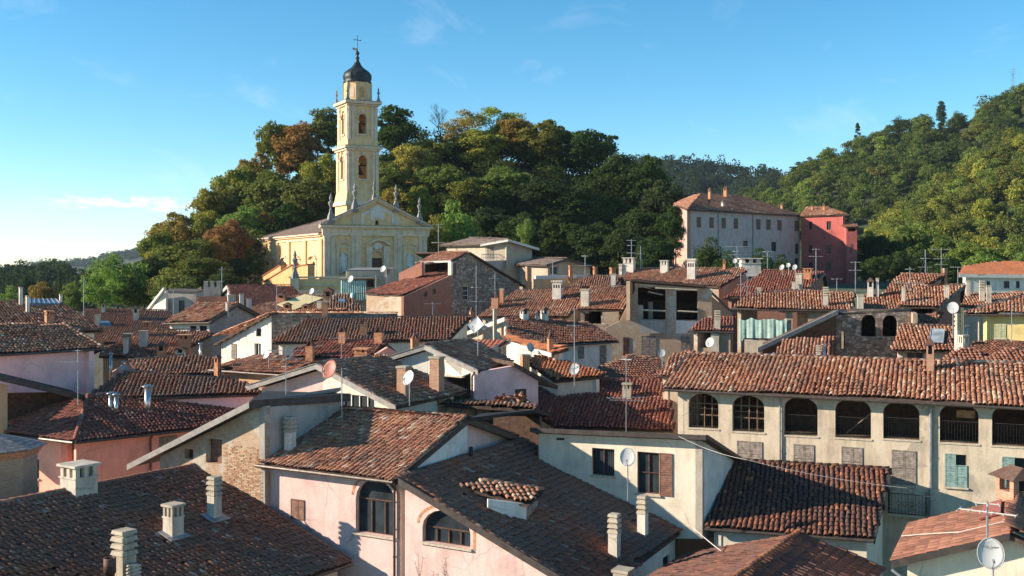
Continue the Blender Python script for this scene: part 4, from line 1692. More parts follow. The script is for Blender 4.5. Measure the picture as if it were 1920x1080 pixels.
# bare tree
b0 = at(825, 300, 228)
e_ = thing('tree', 'leafless tree with fine bare twigs on the hill skyline', 'tree', (b0.x, b0.y, ground(b0.x, b0.y)))
mb = MB()
rr = random.Random(4)
def limb(p, d, L, r, k):
    q = p + d * L
    mb.tube(p, q, r, 4, r * .65)
    if k == 0:
        return
    for i in range(3 if k > 1 else 4):
        n = (d + Vector((rr.uniform(-.7, .7), rr.uniform(-.7, .7), rr.uniform(-.1, .5)))).normalized()
        limb(p + d * L * rr.uniform(.55, 1), n, L * rr.uniform(.6, .8), r * .6, k - 1)
limb(Vector((b0.x, b0.y, ground(b0.x, b0.y) - 1)), Vector((.05, 0, 1)), 7.0, .22, 0)
limb(Vector((b0.x + .3, b0.y, ground(b0.x, b0.y) + 5.5)), Vector((-.05, 0, 1)), 3.6, .17, 5)
mb.build('branches', M['bark'], e_)

# --- right: wooded slope in two spurs, far ridge behind
PA = sheet_hill('hill', [(1330, 410), (1400, 352), (1450, 325), (1520, 292), (1560, 268), (1620, 250), (1660, 225), (1705, 212), (1760, 208), (1800, 205), (1850, 172), (1920, 152), (1990, 120)],
                lambda px: 330, lambda px: 520 + .1 * (px - 1400), CZ - 8, 9.0, seed=2)
PB = sheet_hill('hill_spur', [(1560, 505), (1610, 450), (1660, 400), (1700, 368), (1760, 328), (1830, 282), (1880, 245), (1920, 218), (1990, 165)],
                lambda px: 290, lambda px: 400, CZ - 6, 8.0, seed=5, rough=2.5)
cols = [CMG, CGR, CYG, COL_, CDG, COL_]
wood = []
def scatter(P, x0, x1, n, smin, smax, dmin, kinds, wr, hr, label, group, cl, seed, up_to=1.0):
    rg = random.Random(seed)
    pts = []
    tries = 0
    while len(pts) < n and tries < n * 30:
        tries += 1
        px, s = rg.uniform(x0, x1), rg.uniform(smin, smax) ** .85
        q = P(px, s)
        if any((q.x - o.x) ** 2 + (q.y - o.y) ** 2 + (q.z - o.z) ** 2 < dmin * dmin for o in pts):
            continue
        pts.append(q)
    for q in pts:
        k = rg.choice(kinds)
        c_ = rg.choice(cl)
        v_ = rg.uniform(.75, 1.25)
        w_ = rg.uniform(*wr)
        hue = {CDG: 'dark green', CMG: 'green', CGR: 'bright green', CYG: 'yellow green', COL_: 'olive'}.get(c_, 'dark')
        plant(k, (q.x, q.y, q.z - .8), w_, w_ * rg.uniform(*hr), rg.uniform(0, 6.28), tuple(x * v_ for x in c_), hue + ' ' + label, hue + ' ' + group)
    return pts
WK = ['wood0', 'wood1', 'wood2', 'wood3']
scatter(PB, 1575, 1950, 120, .03, 1.0, 4.8, WK, (6, 9.5), (1.0, 1.35), 'leafy tree in the wood on the near sunlit spur at right', 'trees of the near spur', [CMG, CGR, CYG, CYG, COL_, COL_], 3)
scatter(PA, 1375, 1950, 105, .25, 1.0, 5.6, WK, (7, 11), (1.0, 1.35), 'leafy tree in the wood on the higher slope at right', 'trees of the higher slope', [CMG, CMG, COL_, CGR, CDG], 4)
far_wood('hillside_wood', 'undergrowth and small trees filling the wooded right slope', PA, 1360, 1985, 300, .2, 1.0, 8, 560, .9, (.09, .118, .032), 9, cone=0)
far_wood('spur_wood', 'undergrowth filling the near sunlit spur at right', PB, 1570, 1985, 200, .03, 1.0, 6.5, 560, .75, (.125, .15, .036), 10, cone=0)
p = PA(1765, 1.0)
plant('poplar0', p - Vector((0, 0, 2)), 6, 16.5, 1, CDG, 'tall dark poplar standing on the right skyline')
for px, lab in ((1608, 'dark spruce tip on the skyline of the right slope'), ):
    plant('spruce0', PA(px, .98), 6, 16, 1, CDG, lab)
# trees along the foot of the slope
for i, (px, py, w, d, c_) in enumerate([(1625, 430, 70, 215, CDG), (1660, 440, 75, 210, CDG), (1700, 420, 85, 225, CMG), (1735, 415, 80, 228, CGR), (1680, 470, 70, 190, CDG), (1640, 480, 60, 185, CDG), (1725, 465, 75, 195, CDG), (1775, 440, 85, 215, CMG), (1815, 450, 80, 205, CGR), (1845, 470, 75, 190, CAC), (1890, 455, 85, 205, CGR), (1600, 470, 60, 235, CDG), (1770, 485, 70, 180, CDG), (1930, 470, 80, 190, CAC)]):
    q = at(px, py, d)
    lab = ['dark tree just right of the red palace wing', 'second dark tree right of the red palace wing', 'green tree at the foot of the right slope', 'bright green tree at the foot of the right slope', 'low dark tree behind the stepped roofs', 'low dark tree right of the palace foot', 'dark tree behind the pointed aerial', 'mid green tree above the three-bar aerial', 'light green tree left of the modern orange roof', 'pale green tree behind the modern orange roof', 'leafy tree above the orange roof at the right edge', 'dark tree half hidden by the red wing', 'low dark tree behind the brick gable', 'pale tree at the right edge above the orange roof'][i]
    plant(['broad0', 'broad1', 'broad2'][i % 3], (q.x, q.y, min(CZ - 5, q.z - w * d / F * 1.1)), w * d / F, max(q.z - (CZ - 5), w * d / F * 1.1), i, c_, lab, 'trees at the foot of the slope')
PC = sheet_hill('far_ridge', [(1120, 330), (1200, 302), (1240, 294), (1300, 303), (1350, 312), (1440, 314), (1500, 330), (1600, 360)], lambda px: 620, lambda px: 950, CZ - 10, 9, seed=8, rough=4)

far_wood('far_wood', 'distant dark wood along the far ridge behind the palace', PC, 1130, 1590, 420, .35, 1.0, 13, 190, 2.0, (.04, .06, .028), 1)

# --- left: valley floor trees and far hills
PL = sheet_hill('valley_side', [(-120, 488), (0, 490), (60, 494), (120, 490), (180, 494), (260, 500), (330, 510)], lambda px: 260, lambda px: 470, CZ - 15, 10, seed=11, rough=.5, n=30)
scatter(PL, -20, 250, 28, .1, 1.0, 7, WK + ['spruce0'], (8, 12), (.95, 1.25), 'tree in the valley wood beyond the left roofs', 'trees of the valley wood', [CDG, CDG, CMG, (.04, .062, .03)], 6)
far_wood('valley_wood', 'dark wood on the valley floor beyond the left roofs', PL, -80, 300, 60, .1, 1.0, 10, 500, 1.1, (.045, .068, .028), 12, cone=0)
for i, (px, py, w, d, c_, lab) in enumerate([(80, 527, 60, 205, COR, 'round brown orange tree beyond the left roofs'), (14, 533, 46, 190, CAC, 'bright green tree at the far left edge'), (135, 530, 44, 200, CGR, 'small green tree right of the round brown tree'), (112, 505, 22, 300, CDG, 'dark conifer behind the round brown tree'), (50, 515, 40, 290, CDG, 'dark tree behind the round brown tree')]):
    q = at(px, py, d)
    g_ = ground(q.x, q.y)
    plant(['broad1', 'bush0', 'broad2', 'spruce0', 'broad0'][i], (q.x, q.y, g_), w * d / F, max(q.z - g_, 5), i, c_, lab, 'valley trees')
PD = sheet_hill('distant_hill', [(-200, 501), (60, 500), (120, 496), (170, 489), (230, 474), (290, 462), (360, 444), (450, 434)], lambda px: 1500, lambda px: 2600, CZ - 14, 3, seed=13, rough=6, n=40)
far_wood('distant_wood', 'pale blue wooded hill far away at left', PD, 60, 440, 420, .35, 1.0, 12, 60, 4.0, (.05, .075, .04), 4, cone=0)

def pylon(px, yb, yt, d, label, w=.16):
    b, t = at(px, yb, d), at(px, yt, d)
    H_ = t.z - b.z
    e = thing('power_pylon', label, 'pylon', b)
    mb = MB()
    r = H_ * .006
    for i in (-1, 1):
        for j in (-1, 1):
            mb.tube(b + Vector((i * H_ * w * .5, j * H_ * w * .5, -6)), t + Vector((i * .2, j * .2, 0)), r, 4)
    for k in range(7):
        f0, f1 = k / 7, (k + 1) / 7
        w0, w1 = H_ * w * .5 * (1 - f0), H_ * w * .5 * (1 - f1)
        mb.tube(b.lerp(t, f0) + Vector((-w0, -w0, 0)), b.lerp(t, f1) + Vector((w1, -w1, 0)), r * .7, 3)
        mb.tube(b.lerp(t, f0) + Vector((w0, -w0, 0)), b.lerp(t, f1) + Vector((-w1, -w1, 0)), r * .7, 3)
    mb.build('lattice', M['zinc'], e)
    mb = MB()
    for f_, l in ((.7, .18), (.82, .24), (.93, .16)):
        c_ = b.lerp(t, f_)
        mb.tube(c_ - Vector((H_ * l, 0, 0)), c_ + Vector((H_ * l, 0, 0)), r, 4)
    mb.build('crossarms', M['zinc'], e)
pylon(1899, 165, 128, 560, 'thin lattice pylon on the skyline at upper right')
pylon(75, 500, 481, 640, 'lattice pylon on the left horizon, the taller one')
pylon(58, 502, 484, 700, 'lattice pylon on the left horizon, the left one')
pylon(124, 500, 486, 900, 'small lattice pylon on the left horizon above the dark conifers')
# ------------------------------------------------------------------ church
CA = 28.0
cu = Vector((math.cos(R(CA)), math.sin(R(CA)), 0))
cv = Vector((-math.sin(R(CA)), math.cos(R(CA)), 0))
up = Vector((0, 0, 1))
FL = at(607, 500, 162)
FL.z = 0
FW = 17.0
H = House('church', 'yellow baroque church with a pale pedimented facade', (FL.x + cu.x * 8.5, FL.y + cu.y * 8.5, CZ - 5), 'church')
h = H.e
W = Wall((FL.x, FL.y), (FL.x + cu.x * FW, FL.y + cu.y * FW), out=-cv)
def Z9(x, y):
    return (470 + x / 4.908, 340 + y / 4.908)
def sz9(x, y):
    return W.sz(*Z9(x, y))
B0 = CZ - 6
ZC = W.sz(709, 424)[1]         # top of the entablature
ZA = W.sz(709.5, 372)[1]       # apex
mb, uv = MB(), []
door = W.rect(*Z9(1110, 640), *Z9(1215, 805))
nl = W.rect(*Z9(815, 660), *Z9(885, 845))
nr = W.rect(*Z9(1430, 665), *Z9(1496, 845))
lw = W.rect(*Z9(1146, 357), *Z9(1180, 402))
wall_mesh(mb, W, [(0, B0), (FW, B0), (FW, ZC), (FW / 2, ZA - .35), (0, ZC)], [arch_pts(*nl), arch_pts(*nr), arch_pts(*door), arch_pts(*lw)], .7, uv)
mb.build('facade_wall', M['ch_y'], h, uv=uv)
def fb(mb, a0, a1, z0, z1, o0, o1):
    mb.box(W.pt(a0, z0, o0), W.d * (a1 - a0), W.n * (o1 - o0), up * (z1 - z0))
# niche backs, door, lunette
for rc, nm in ((nl, 'niche'), (nr, 'niche')):
    mb = MB()
    mb.lathe(W.pt((rc[0] + rc[1]) / 2, rc[2], -.15), [((rc[1] - rc[0]) * .55, 0), ((rc[1] - rc[0]) * .55, (rc[3] - rc[2]) * .8), (.1, rc[3] - rc[2] + .1)], 16)
    mb.build(nm, M['ch_g'], h)
mb = MB()
zs = door[2] + (door[3] - door[2]) * .6
fb(mb, door[0], (door[0] + door[1]) / 2 - .01, door[2], zs, -.4, -.3)
fb(mb, (door[0] + door[1]) / 2 + .01, door[1], door[2], zs, -.4, -.3)
dr = mb.build('door', M['wood'], h)
mb = MB()
fb(mb, door[0], door[1], zs + .01, door[3], -.45, -.3)
mb.build('lunette', M['ch_y'], h)
mb = MB()
fb(mb, lw[0], lw[1], lw[2], lw[3], -.65, -.6)
mb.build('window', M['glass'], h)
# pilasters with bases and capitals
zcap0, zcap1 = sz9(960, 530)[1], sz9(960, 500)[1]
for x0, x1 in ((672, 728), (735, 775), (925, 960), (960, 1012), (1315, 1345), (1345, 1388), (1545, 1580), (1585, 1620)):
    a0, a1 = W.sz(*Z9(x0, 700))[0], W.sz(*Z9(x1, 700))[0]
    big = (x1 - x0) > 40
    o = .3 if big else .16
    mb = MB()
    fb(mb, a0, a1, B0, zcap0, 0.004, o)
    fb(mb, a0 - .08, a1 + .08, B0, CZ - 2.6, 0.006, o + .1)
    pi = mb.build('pilaster', M['ch_w'], h)
    mb = MB()
    fb(mb, a0 - .06, a1 + .06, zcap0 + .002, zcap0 + .14, 0.008, o + .07)
    fb(mb, a0 - .02, a1 + .02, zcap0 + .142, zcap1 - .16, 0.008, o + .03)
    fb(mb, a0 - .1, a1 + .1, zcap1 - .158, zcap1, 0.008, o + .12)
    mb.build('capital', M['ch_w'], pi)
# entablature
mb = MB()
fb(mb, -.3, FW + .3, zcap1 + .002, zcap1 + .45, .01, .38)
fb(mb, -.25, FW + .25, zcap1 + .452, ZC - .5, .01, .3)
for a0, a1 in ((-.3, 2.0), (4.3, 6.0), (10.8, 12.6), (14.9, FW + .3)):
    fb(mb, a0, a1, zcap1 + .453, ZC - .502, .012, .42)
fb(mb, -.45, FW + .45, ZC - .5, ZC - .3, .01, .55)
fb(mb, -.75, FW + .75, ZC - .298, ZC - .02, .01, .95)
mb.build('entablature', M['ch_w'], h)
mb = MB()
fb(mb, -.85, FW + .85, ZC - .018, ZC + .06, .0, 1.0)
mb.build('cornice_tiles', M['slate'], h)
# raking cornices
for sgn in (0, 1):
    a0 = -.8 if sgn == 0 else FW + .8
    p0, p1 = W.pt(a0, ZC + .1, .01), W.pt(FW / 2, ZA, .01)
    for nm, mat, dz, hh, oo in (('raking_cornice', 'ch_w', -.55, .3, .45), ('raking_cornice', 'ch_w', -.248, .25, .8), ('raking_edge', 'slate', .004, .1, .9)):
        mb = MB()
        mb.box(p0 + up * dz, p1 - p0, W.n * oo, up * hh)
        mb.build(nm, M[mat], h)
# tympanum reliefs
def tym(pts, mat, o, name='relief'):
    mb = MB()
    mb.slab([W.pt(*sz9(x, y), o) for x, y in pts], W.n * -(o - .004))
    mb.build(name, M[mat], h)
tym([(935, 395), (935, 315), (985, 290), (985, 395)], 'ch_w', .12)
tym([(1318, 398), (1318, 300), (1375, 330), (1375, 400)], 'ch_w', .12)
tym([(1015, 396), (1015, 300), (1170, 215), (1320, 300), (1320, 400), (1298, 400), (1298, 315), (1170, 245), (1038, 318), (1038, 396)], 'ch_g', .1)
tym([(1098, 350), (1098, 262), (1170, 222), (1228, 262), (1228, 352), (1210, 362), (1195, 345), (1163, 335), (1135, 350), (1118, 365)], 'ch_g', .16)
# portal
mb = MB()
for x0, x1 in ((1062, 1106), (1220, 1264)):
    a0, a1 = sz9(x0, 750)[0], sz9(x1, 750)[0]
    fb(mb, a0, a1, B0, sz9(1080, 655)[1], .01, .45)
    fb(mb, a0 - .1, a1 + .1, sz9(1080, 655)[1] + .002, sz9(1080, 600)[1], .01, .55)
pts = arch_pts(*door)
cx_, cz_ = (door[0] + door[1]) / 2, door[3] - (door[1] - door[0]) / 2
for p, q in zip(pts[2:-1], pts[3:]):
    mb.tube(W.pt(cx_ + (p[0] - cx_) * 1.08, cz_ + (p[1] - cz_) * 1.08, .1), W.pt(cx_ + (q[0] - cx_) * 1.08, cz_ + (q[1] - cz_) * 1.08, .1), .12, 5)
mb.build('portal_frame', M['ch_w'], h)
mb = MB()
cur = [sz9(x, y) for x, y in ((1050, 575), (1075, 565), (1100, 548), (1130, 535), (1165, 530), (1200, 537), (1228, 550), (1252, 568), (1278, 580))]
for p, q in zip(cur[:-1], cur[1:]):
    mb.slab([W.pt(p[0], p[1], .02), W.pt(q[0], q[1], .02), W.pt(q[0], q[1] - .28, .02), W.pt(p[0], p[1] - .28, .02)], W.n * .75)
mb.build('portal_pediment', M['ch_w'], h)
tym([(1120, 600), (1135, 572), (1165, 562), (1195, 572), (1212, 600), (1190, 625), (1140, 625)], 'ch_g', .25, 'portal_crest')
# niche frames
for x0, x1, yt in ((790, 915, 562), (1405, 1528, 566)):
    mb = MB()
    for xa, xb in ((x0, x0 + 22), (x1 - 22, x1)):
        fb(mb, sz9(xa, 700)[0], sz9(xb, 700)[0], sz9(850, 850)[1], sz9(850, 612)[1], .01, .12)
    fb(mb, sz9(x0 - 8, 600)[0], sz9(x1 + 8, 600)[0], sz9(850, 612)[1] + .002, sz9(850, 598)[1], .01, .22)
    a0, a1, am = sz9(x0 - 10, 598)[0], sz9(x1 + 10, 598)[0], sz9((x0 + x1) / 2, 598)[0]
    z0, z1 = sz9(850, 598)[1] + .004, sz9(850, yt)[1]
    for p, q in (((a0, z0), (am, z1)), ((am, z1), (a1, z0))):
        mb.slab([W.pt(*p, .01), W.pt(*q, .01), W.pt(q[0], q[1] + .16, .01), W.pt(p[0], p[1] + .16, .01)], W.n * .28)
    mb.build('niche_frame', M['ch_w'], h)
# finials along the pediment
def finial(parent, c, hgt, mat='statue', name='finial'):
    mb = MB()
    k = hgt / 4.0
    mb.cbox((c.x, c.y), 1.0 * k, 1.0 * k, c.z - .6, c.z + .5 * k, CA, taper=.82)
    mb.cbox((c.x, c.y), .75 * k, .75 * k, c.z + .5 * k, c.z + 1.2 * k, CA, taper=.5)
    mb.lathe(c, [(.16 * k, 1.2 * k), (.32 * k, 1.35 * k), (.2 * k, 1.5 * k), (.16 * k, 1.75 * k), (.34 * k, 2.2 * k), (.42 * k, 2.45 * k), (.4 * k, 2.6 * k), (.16 * k, 2.72 * k), (.15 * k, 2.9 * k), (.28 * k, 3.1 * k), (.2 * k, 3.4 * k), (.1 * k, 3.7 * k), (.03 * k, 4.0 * k)], 10)
    return mb.build(name, M[mat], parent)
for px_, hg in ((619, 4.0), (664, 4.0), (704, 2.9), (741, 3.7), (785, 3.6)):
    a = W.sz(px_, 400)[0]
    z = ZC + .1 + (ZA - ZC - .1) * (1 - abs(a - FW / 2) / (FW / 2 + .8))
    finial(h, W.pt(a, z, .35 if px_ != 704 else -.5), hg)
# statues in the niches
for rc, lab in ((nl, 'robed stone statue in the left niche of the church facade'), (nr, 'robed stone statue in the right niche of the church facade')):
    c = W.pt((rc[0] + rc[1]) / 2, rc[2], .1)
    e = thing('statue', lab, 'statue', c)
    hs_ = (rc[3] - rc[2]) * .92
    k = hs_ / 1.8
    mb = MB()
    mb.lathe(c, [(.36 * k, 0), (.34 * k, .15 * k), (.27 * k, .25 * k), (.25 * k, .7 * k), (.21 * k, .95 * k), (.25 * k, 1.25 * k), (.23 * k, 1.42 * k), (.1 * k, 1.5 * k), (.09 * k, 1.54 * k), (.13 * k, 1.62 * k), (.12 * k, 1.74 * k), (.04 * k, 1.8 * k)], 12, sy=.8)
    mb.tube(c + cu * .22 * k + up * 1.35 * k, c + cu * .3 * k + up * 1.05 * k - cv * .1, .075 * k, 6, .06 * k)
    mb.tube(c + cu * .3 * k + up * 1.05 * k - cv * .1, c + cu * .05 * k + up * 1.2 * k - cv * .3 * k, .06 * k, 6, .045 * k)
    mb.tube(c - cu * .22 * k + up * 1.35 * k, c - cu * .32 * k + up * .98 * k, .075 * k, 6, .05 * k)
    for i in range(5):
        a = -.3 + i * .15
        mb.tube(c + cu * a * k * .9 - cv * .2 * k + up * .12 * k, c + cu * a * k * .6 - cv * .17 * k + up * 1.0 * k, .035 * k, 4)
    mb.build('figure', M['statue'], e, True)

# nave
SL = 36.0
WS = Wall((FL.x + cv.x * .7, FL.y + cv.y * .7), (FL.x + cv.x * SL, FL.y + cv.y * SL), out=-cu)
ZE = CZ + 5.1
mb, uv = MB(), []
wins = []
for x0, x1, y0, y1 in ((193, 222, 742, 800), (303, 331, 742, 800), (417, 446, 738, 800), (562, 597, 735, 890)):
    wins.append(WS.rect(*Z9(x0, y0), *Z9(x1, y1)))
wall_mesh(mb, WS, [(0, B0), (WS.L, B0), (WS.L, ZE), (0, ZE)], [arch_pts(*w) for w in wins], .5, uv)
mb.build('side_wall', M['ch_y'], h, uv=uv)
def sb(mb, a0, a1, z0, z1, o0, o1):
    mb.box(WS.pt(a0, z0, o0), WS.d * (a1 - a0), WS.n * (o1 - o0), up * (z1 - z0))
for w in wins:
    mb = MB()
    sb(mb, w[0], w[1], w[2], w[3], -.4, -.35)
    wi = mb.build('window', M['wood_o'], h)
    mb = MB()
    m_, q_ = (w[0] + w[1]) / 2, (w[1] - w[0])
    zt = w[3]
    for a_, b_ in (((m_ - q_, zt + .2), (m_ - q_ * .5, zt + .75)), ((m_ - q_ * .5, zt + .75), (m_ + q_ * .5, zt + .75)), ((m_ + q_ * .5, zt + .75), (m_ + q_, zt + .2))):
        mb.slab([WS.pt(a_[0], a_[1], .01), WS.pt(b_[0], b_[1], .01), WS.pt(b_[0], b_[1] + .22, .01), WS.pt(a_[0], a_[1] + .22, .01)], WS.n * .4)
    sb(mb, m_ - q_ * .9, m_ - q_ * .62, w[2], zt + .3, .01, .12)
    sb(mb, m_ + q_ * .62, m_ + q_ * .9, w[2], zt + .3, .01, .12)
    mb.build('window_hood', M['ch_w'], wi)
for x0, x1 in ((122, 150), (238, 262), (345, 368), (490, 520), (632, 668)):
    a0, a1 = sorted((WS.sz(*Z9(x0, 700))[0], WS.sz(*Z9(x1, 700))[0]))
    mb = MB()
    sb(mb, a0, a1, B0, ZE - .9, .004, .3)
    mb.build('pilaster', M['ch_y'], h)
mb = MB()
sb(mb, 0, WS.L + .5, ZE - 1.0, ZE - .75, .005, .2)
sb(mb, 0, WS.L + .5, ZE - .45, ZE - .2, .005, .35)
sb(mb, 0, WS.L + .6, ZE - .198, ZE + .02, .005, .65)
mb.build('eaves_cornice', M['ch_w'], h)
# other nave walls
mb, uv = MB(), []
for p0, p1, o in ((FL + cv * SL, FL + cv * SL + cu * FW, cv), (FL + cu * FW + cv * .7, FL + cu * FW + cv * SL, cu)):
    wq = Wall((p0.x, p0.y), (p1.x, p1.y), out=o)
    wall_mesh(mb, wq, [(0, B0), (wq.L, B0), (wq.L, ZE), (0, ZE)], [], .5, uv)
mb.build('wall', M['ch_y'], h, uv=uv)
def cp(a, b, z):
    return Vector((FL.x + cu.x * a + cv.x * b, FL.y + cu.y * a + cv.y * b, z))
RZ = CZ + 8.5
o_ = cp(-.6, .7, ZE + .05)
sl_ = math.degrees(math.atan((RZ - ZE) / (FW / 2 + .6)))
roof(H, RP.make(o_, CA - 90, sl_), 0, 0, 0, None, 't_grey', 'flat', no_walls=True, world=[cp(-.6, SL + .6, ZE + .05), cp(-.6, .7, ZE + .05), cp(FW / 2, .7, RZ), cp(FW / 2, 21, RZ)], ridge=(2, 3))
mb = MB()
mb.slab([cp(FW + .6, .7, ZE + .05), cp(FW + .6, SL + .6, ZE + .05), cp(FW / 2, 21, RZ), cp(FW / 2, .7, RZ)], up * -.15)
mb.slab([cp(FW + .6, SL + .6, ZE + .05), cp(-.6, SL + .6, ZE + .05), cp(FW / 2, 21, RZ)], up * -.15)
mb.build('rear_roof', M['t_grey'], h)
# low apse at the far end
ap = cp(-.5, SL + 1, 0)
mb = MB()
mb.lathe((ap.x, ap.y, 0), [(2.4, B0), (2.4, CZ + 2.2), (2.8, CZ + 2.3), (2.8, CZ + 2.7)], 12)
aps = mb.build('apse', M['ch_w'], h)
mb = MB()
mb.lathe((ap.x, ap.y, 0), [(2.9, CZ + 2.71), (.3, CZ + 4.0)], 12)
mb.build('apse_roof', M['t_warm'], aps)

# orange stair walls and the terrace in front of the church side
T = House('church_stair', 'orange stepped stair walls climbing beside the church', (at(520, 530, 152).x, at(520, 530, 152).y, CZ - 8), 'stair walls')
for pts, d in (([(526, 497), (526, 560), (455, 560), (455, 538), (490, 520)], 165), ([(548, 497), (548, 560), (470, 560), (480, 537), (516, 516)], 159), ([(577, 496), (577, 560), (500, 560), (510, 536), (545, 513), (560, 499)], 154)):
    wq = panel(T, (pts[0][0], 510), d, -62, pts, 'ch_o', thick=1.0)
    pts2 = pts[3:] + pts[:1]
    for p_, q_ in zip(pts2[:-1], pts2[1:]):
        mb = MB()
        a_, b_ = wq.hit(*p_), wq.hit(*q_)
        mb.box(a_ + wq.n * .15 - up * .05, b_ - a_, -wq.n * 1.3, up * .16)
        mb.build('coping', M['t_orange'], T.e)
T = House('terrace_wall', 'pale yellow terrace wall with urn pier in front of the church', (at(600, 545, 150).x, at(600, 545, 150).y, CZ - 8), 'wall')
wq = panel(T, (600, 530), 150, 8, [(544, 523), (660, 523), (660, 580), (544, 580)], 'ch_y', thick=.5)
mb = MB()
mb.box(wq.hit(541, 521) + wq.n * .15 - up * .05, wq.hit(662, 521) - wq.hit(541, 521), -wq.n * .8, up * .25)
mb.build('coping', M['ch_w'], T.e)
mb = MB()
mb.box(wq.hit(544, 535) + wq.n * .06 - up * .05, wq.hit(660, 535) - wq.hit(544, 535), wq.n * .1, up * .2)
mb.build('moulding', M['ch_w'], T.e)
c_ = wq.hit(553, 523) + wq.n * .1
mb = MB()
mb.cbox((c_.x, c_.y), 1.2, 1.2, c_.z - 4, c_.z + .1, 8)
mb.build('pier', M['ch_w'], T.e)
finial(T.e, c_ + up * .2, 4.0, 'statue', 'urn')
sb_ = panel(T, (600, 560), 140, 8, [(520, 545), (700, 545), (700, 590), (520, 590)], 'ch_w', thick=.5)

# ------------------------------------------------------------------ bell tower
tc0 = at(648, 500, 190)
tc0.z = 0
TWD = 6.45
cen = tc0 + cu * (TWD / 2 + .15) + cv * TWD / 2
H = House('bell_tower', 'tall yellow bell tower with arched belfries and dark onion dome', (cen.x, cen.y, CZ - 2), 'bell tower')
h = H.e
def zt(y):
    return CZ + (500 - y) / F * 193
def tbox(name, w, y0, y1, mat, taper=1.0, w2=None):
    mb = MB()
    w *= .88
    mb.cbox((cen.x, cen.y), w, w, zt(y0), zt(y1), CA, taper=taper)
    return mb.build(name, M[mat], h)
tbox('base', 7.2, 560, 386, 'ch_y')
tbox('cornice', 8.0, 385.9, 379, 'ch_w', .97)
tbox('flared_plinth', 7.5, 378.9, 358, 'ch_y', .9)
for y0, y1, w, ay0, ay1, aw in ((357.9, 284, 5.75, 336, 293, 1.65), (262.9, 200, 5.4, 252, 215, 1.5)):
    mb, uv = MB(), []
    for nn_, dd in ((-cv, cu), (cu, cv), (cv, -cu), (-cu, -cv)):
        p0 = cen + nn_ * w / 2 - dd * w / 2
        wq = Wall((p0.x, p0.y), (p0.x + dd.x * w, p0.y + dd.y * w), out=nn_)
        wall_mesh(mb, wq, [(0, zt(y0)), (w, zt(y0)), (w, zt(y1)), (0, zt(y1))], [arch_pts(w / 2 - aw / 2, w / 2 + aw / 2, zt(ay0), zt(ay1))], .6, uv)
        # corner pilasters, arch mouldings, panel under the opening
        for a0 in (.02, .62, w - 1.12, w - .52):
            pm = MB()
            pm.box(wq.pt(a0, zt(y0), .01), dd * .5, nn_ * .18, up * (zt(y1) - zt(y0) - .02))
            pm.box(wq.pt(a0 - .06, zt(y1) - .75, .012), dd * .62, nn_ * .26, up * .3)
            pm.build('pilaster', M['ch_w'], h)
        fm = MB()
        pts = arch_pts(w / 2 - aw / 2 - .2, w / 2 + aw / 2 + .2, zt(ay0), zt(ay1) + .2)
        for p, q in zip(pts[1:-1], pts[2:]):
            fm.tube(wq.pt(p[0], p[1], .04), wq.pt(q[0], q[1], .04), .17, 5)
        for a0 in (w / 2 - aw / 2 - .5, w / 2 + aw / 2 + .02):
            fm.box(wq.pt(a0, zt(ay1) - aw * .55, .02), dd * .48, nn_ * .22, up * .3)
        fm.box(wq.pt(w / 2 - .22, zt(ay1) + .1, .02), dd * .44, nn_ * .3, up * .6)
        fm.box(wq.pt(w / 2 - aw / 2 - .3, zt(ay0) - .3, .02), dd * (aw + .6), nn_ * .2, up * .28)
        fm.build('arch_moulding', M['ch_w'], h)
    mb.build('belfry_wall', M['ch_y'], h, uv=uv)
    bm = MB()
    zb = zt(ay1) - aw * .6
    bm.lathe((cen.x, cen.y, zb - 2.2), [(1.15, 0), (1.05, .15), (.8, .7), (.65, 1.2), (.5, 1.5), (.15, 1.6)], 14)
    bm.tube(cen - cu * 2.5 + up * (zb - .5), cen + cu * 2.5 + up * (zb - .5), .14, 6)
    bm.tube(cen - cv * 2.5 + up * (zb - .4), cen + cv * 2.5 + up * (zb - .4), .12, 6)
    bm.build('bell', M['bell'], h, True)
    fm = MB()
    fm.cbox((cen.x, cen.y), w - .6, w - .6, zt(ay0) - .5, zt(ay0) - .2, CA)
    fm.build('belfry_floor', M['beam'], h)
tbox('cornice', 7.4, 283.9, 280, 'ch_w')
tbox('cornice', 8.1, 279.9, 275.5, 'ch_w')
tbox('cornice_cover', 8.2, 275.4, 274.6, 'slate')
tbox('attic', 6.5, 274.5, 263, 'ch_y')
tbox('cornice', 6.9, 199.9, 196.5, 'ch_w')
tbox('cornice', 7.8, 196.4, 191.5, 'ch_w')
tbox('cornice_cover', 7.9, 191.4, 190.4, 'slate')
mb = MB()
mb.lathe((cen.x, cen.y, 0), [(2.5, zt(190.3)), (2.46, zt(154))], 8, R(CA + 22.5))
dm = mb.build('drum', M['ch_y'], h)
for i in range(8):
    a = R(CA + 45 * i)
    nn_ = Vector((math.cos(a), math.sin(a), 0))
    dd = Vector((-nn_.y, nn_.x, 0))
    c_ = cen + nn_ * 2.29
    wq = Wall((c_.x, c_.y), (c_.x + dd.x, c_.y + dd.y), out=nn_)
    mb = MB()
    pts = arch_pts(-.45, .45, zt(184), zt(163))
    mb.slab([wq.pt(*p, .06) for p in pts], nn_ * -.05)
    mb.build('blind_window', M['ch_o'] if i % 2 == 0 else M['ch_w'], dm)
    a2 = R(CA + 22.5 + 45 * i)
    c2 = cen + Vector((math.cos(a2), math.sin(a2), 0)) * 2.45
    mb = MB()
    mb.cbox((c2.x, c2.y), .35, .35, zt(190.3), zt(154), CA + 22.5 + 45 * i)
    mb.build('drum_rib', M['ch_w'], dm)
mb = MB()
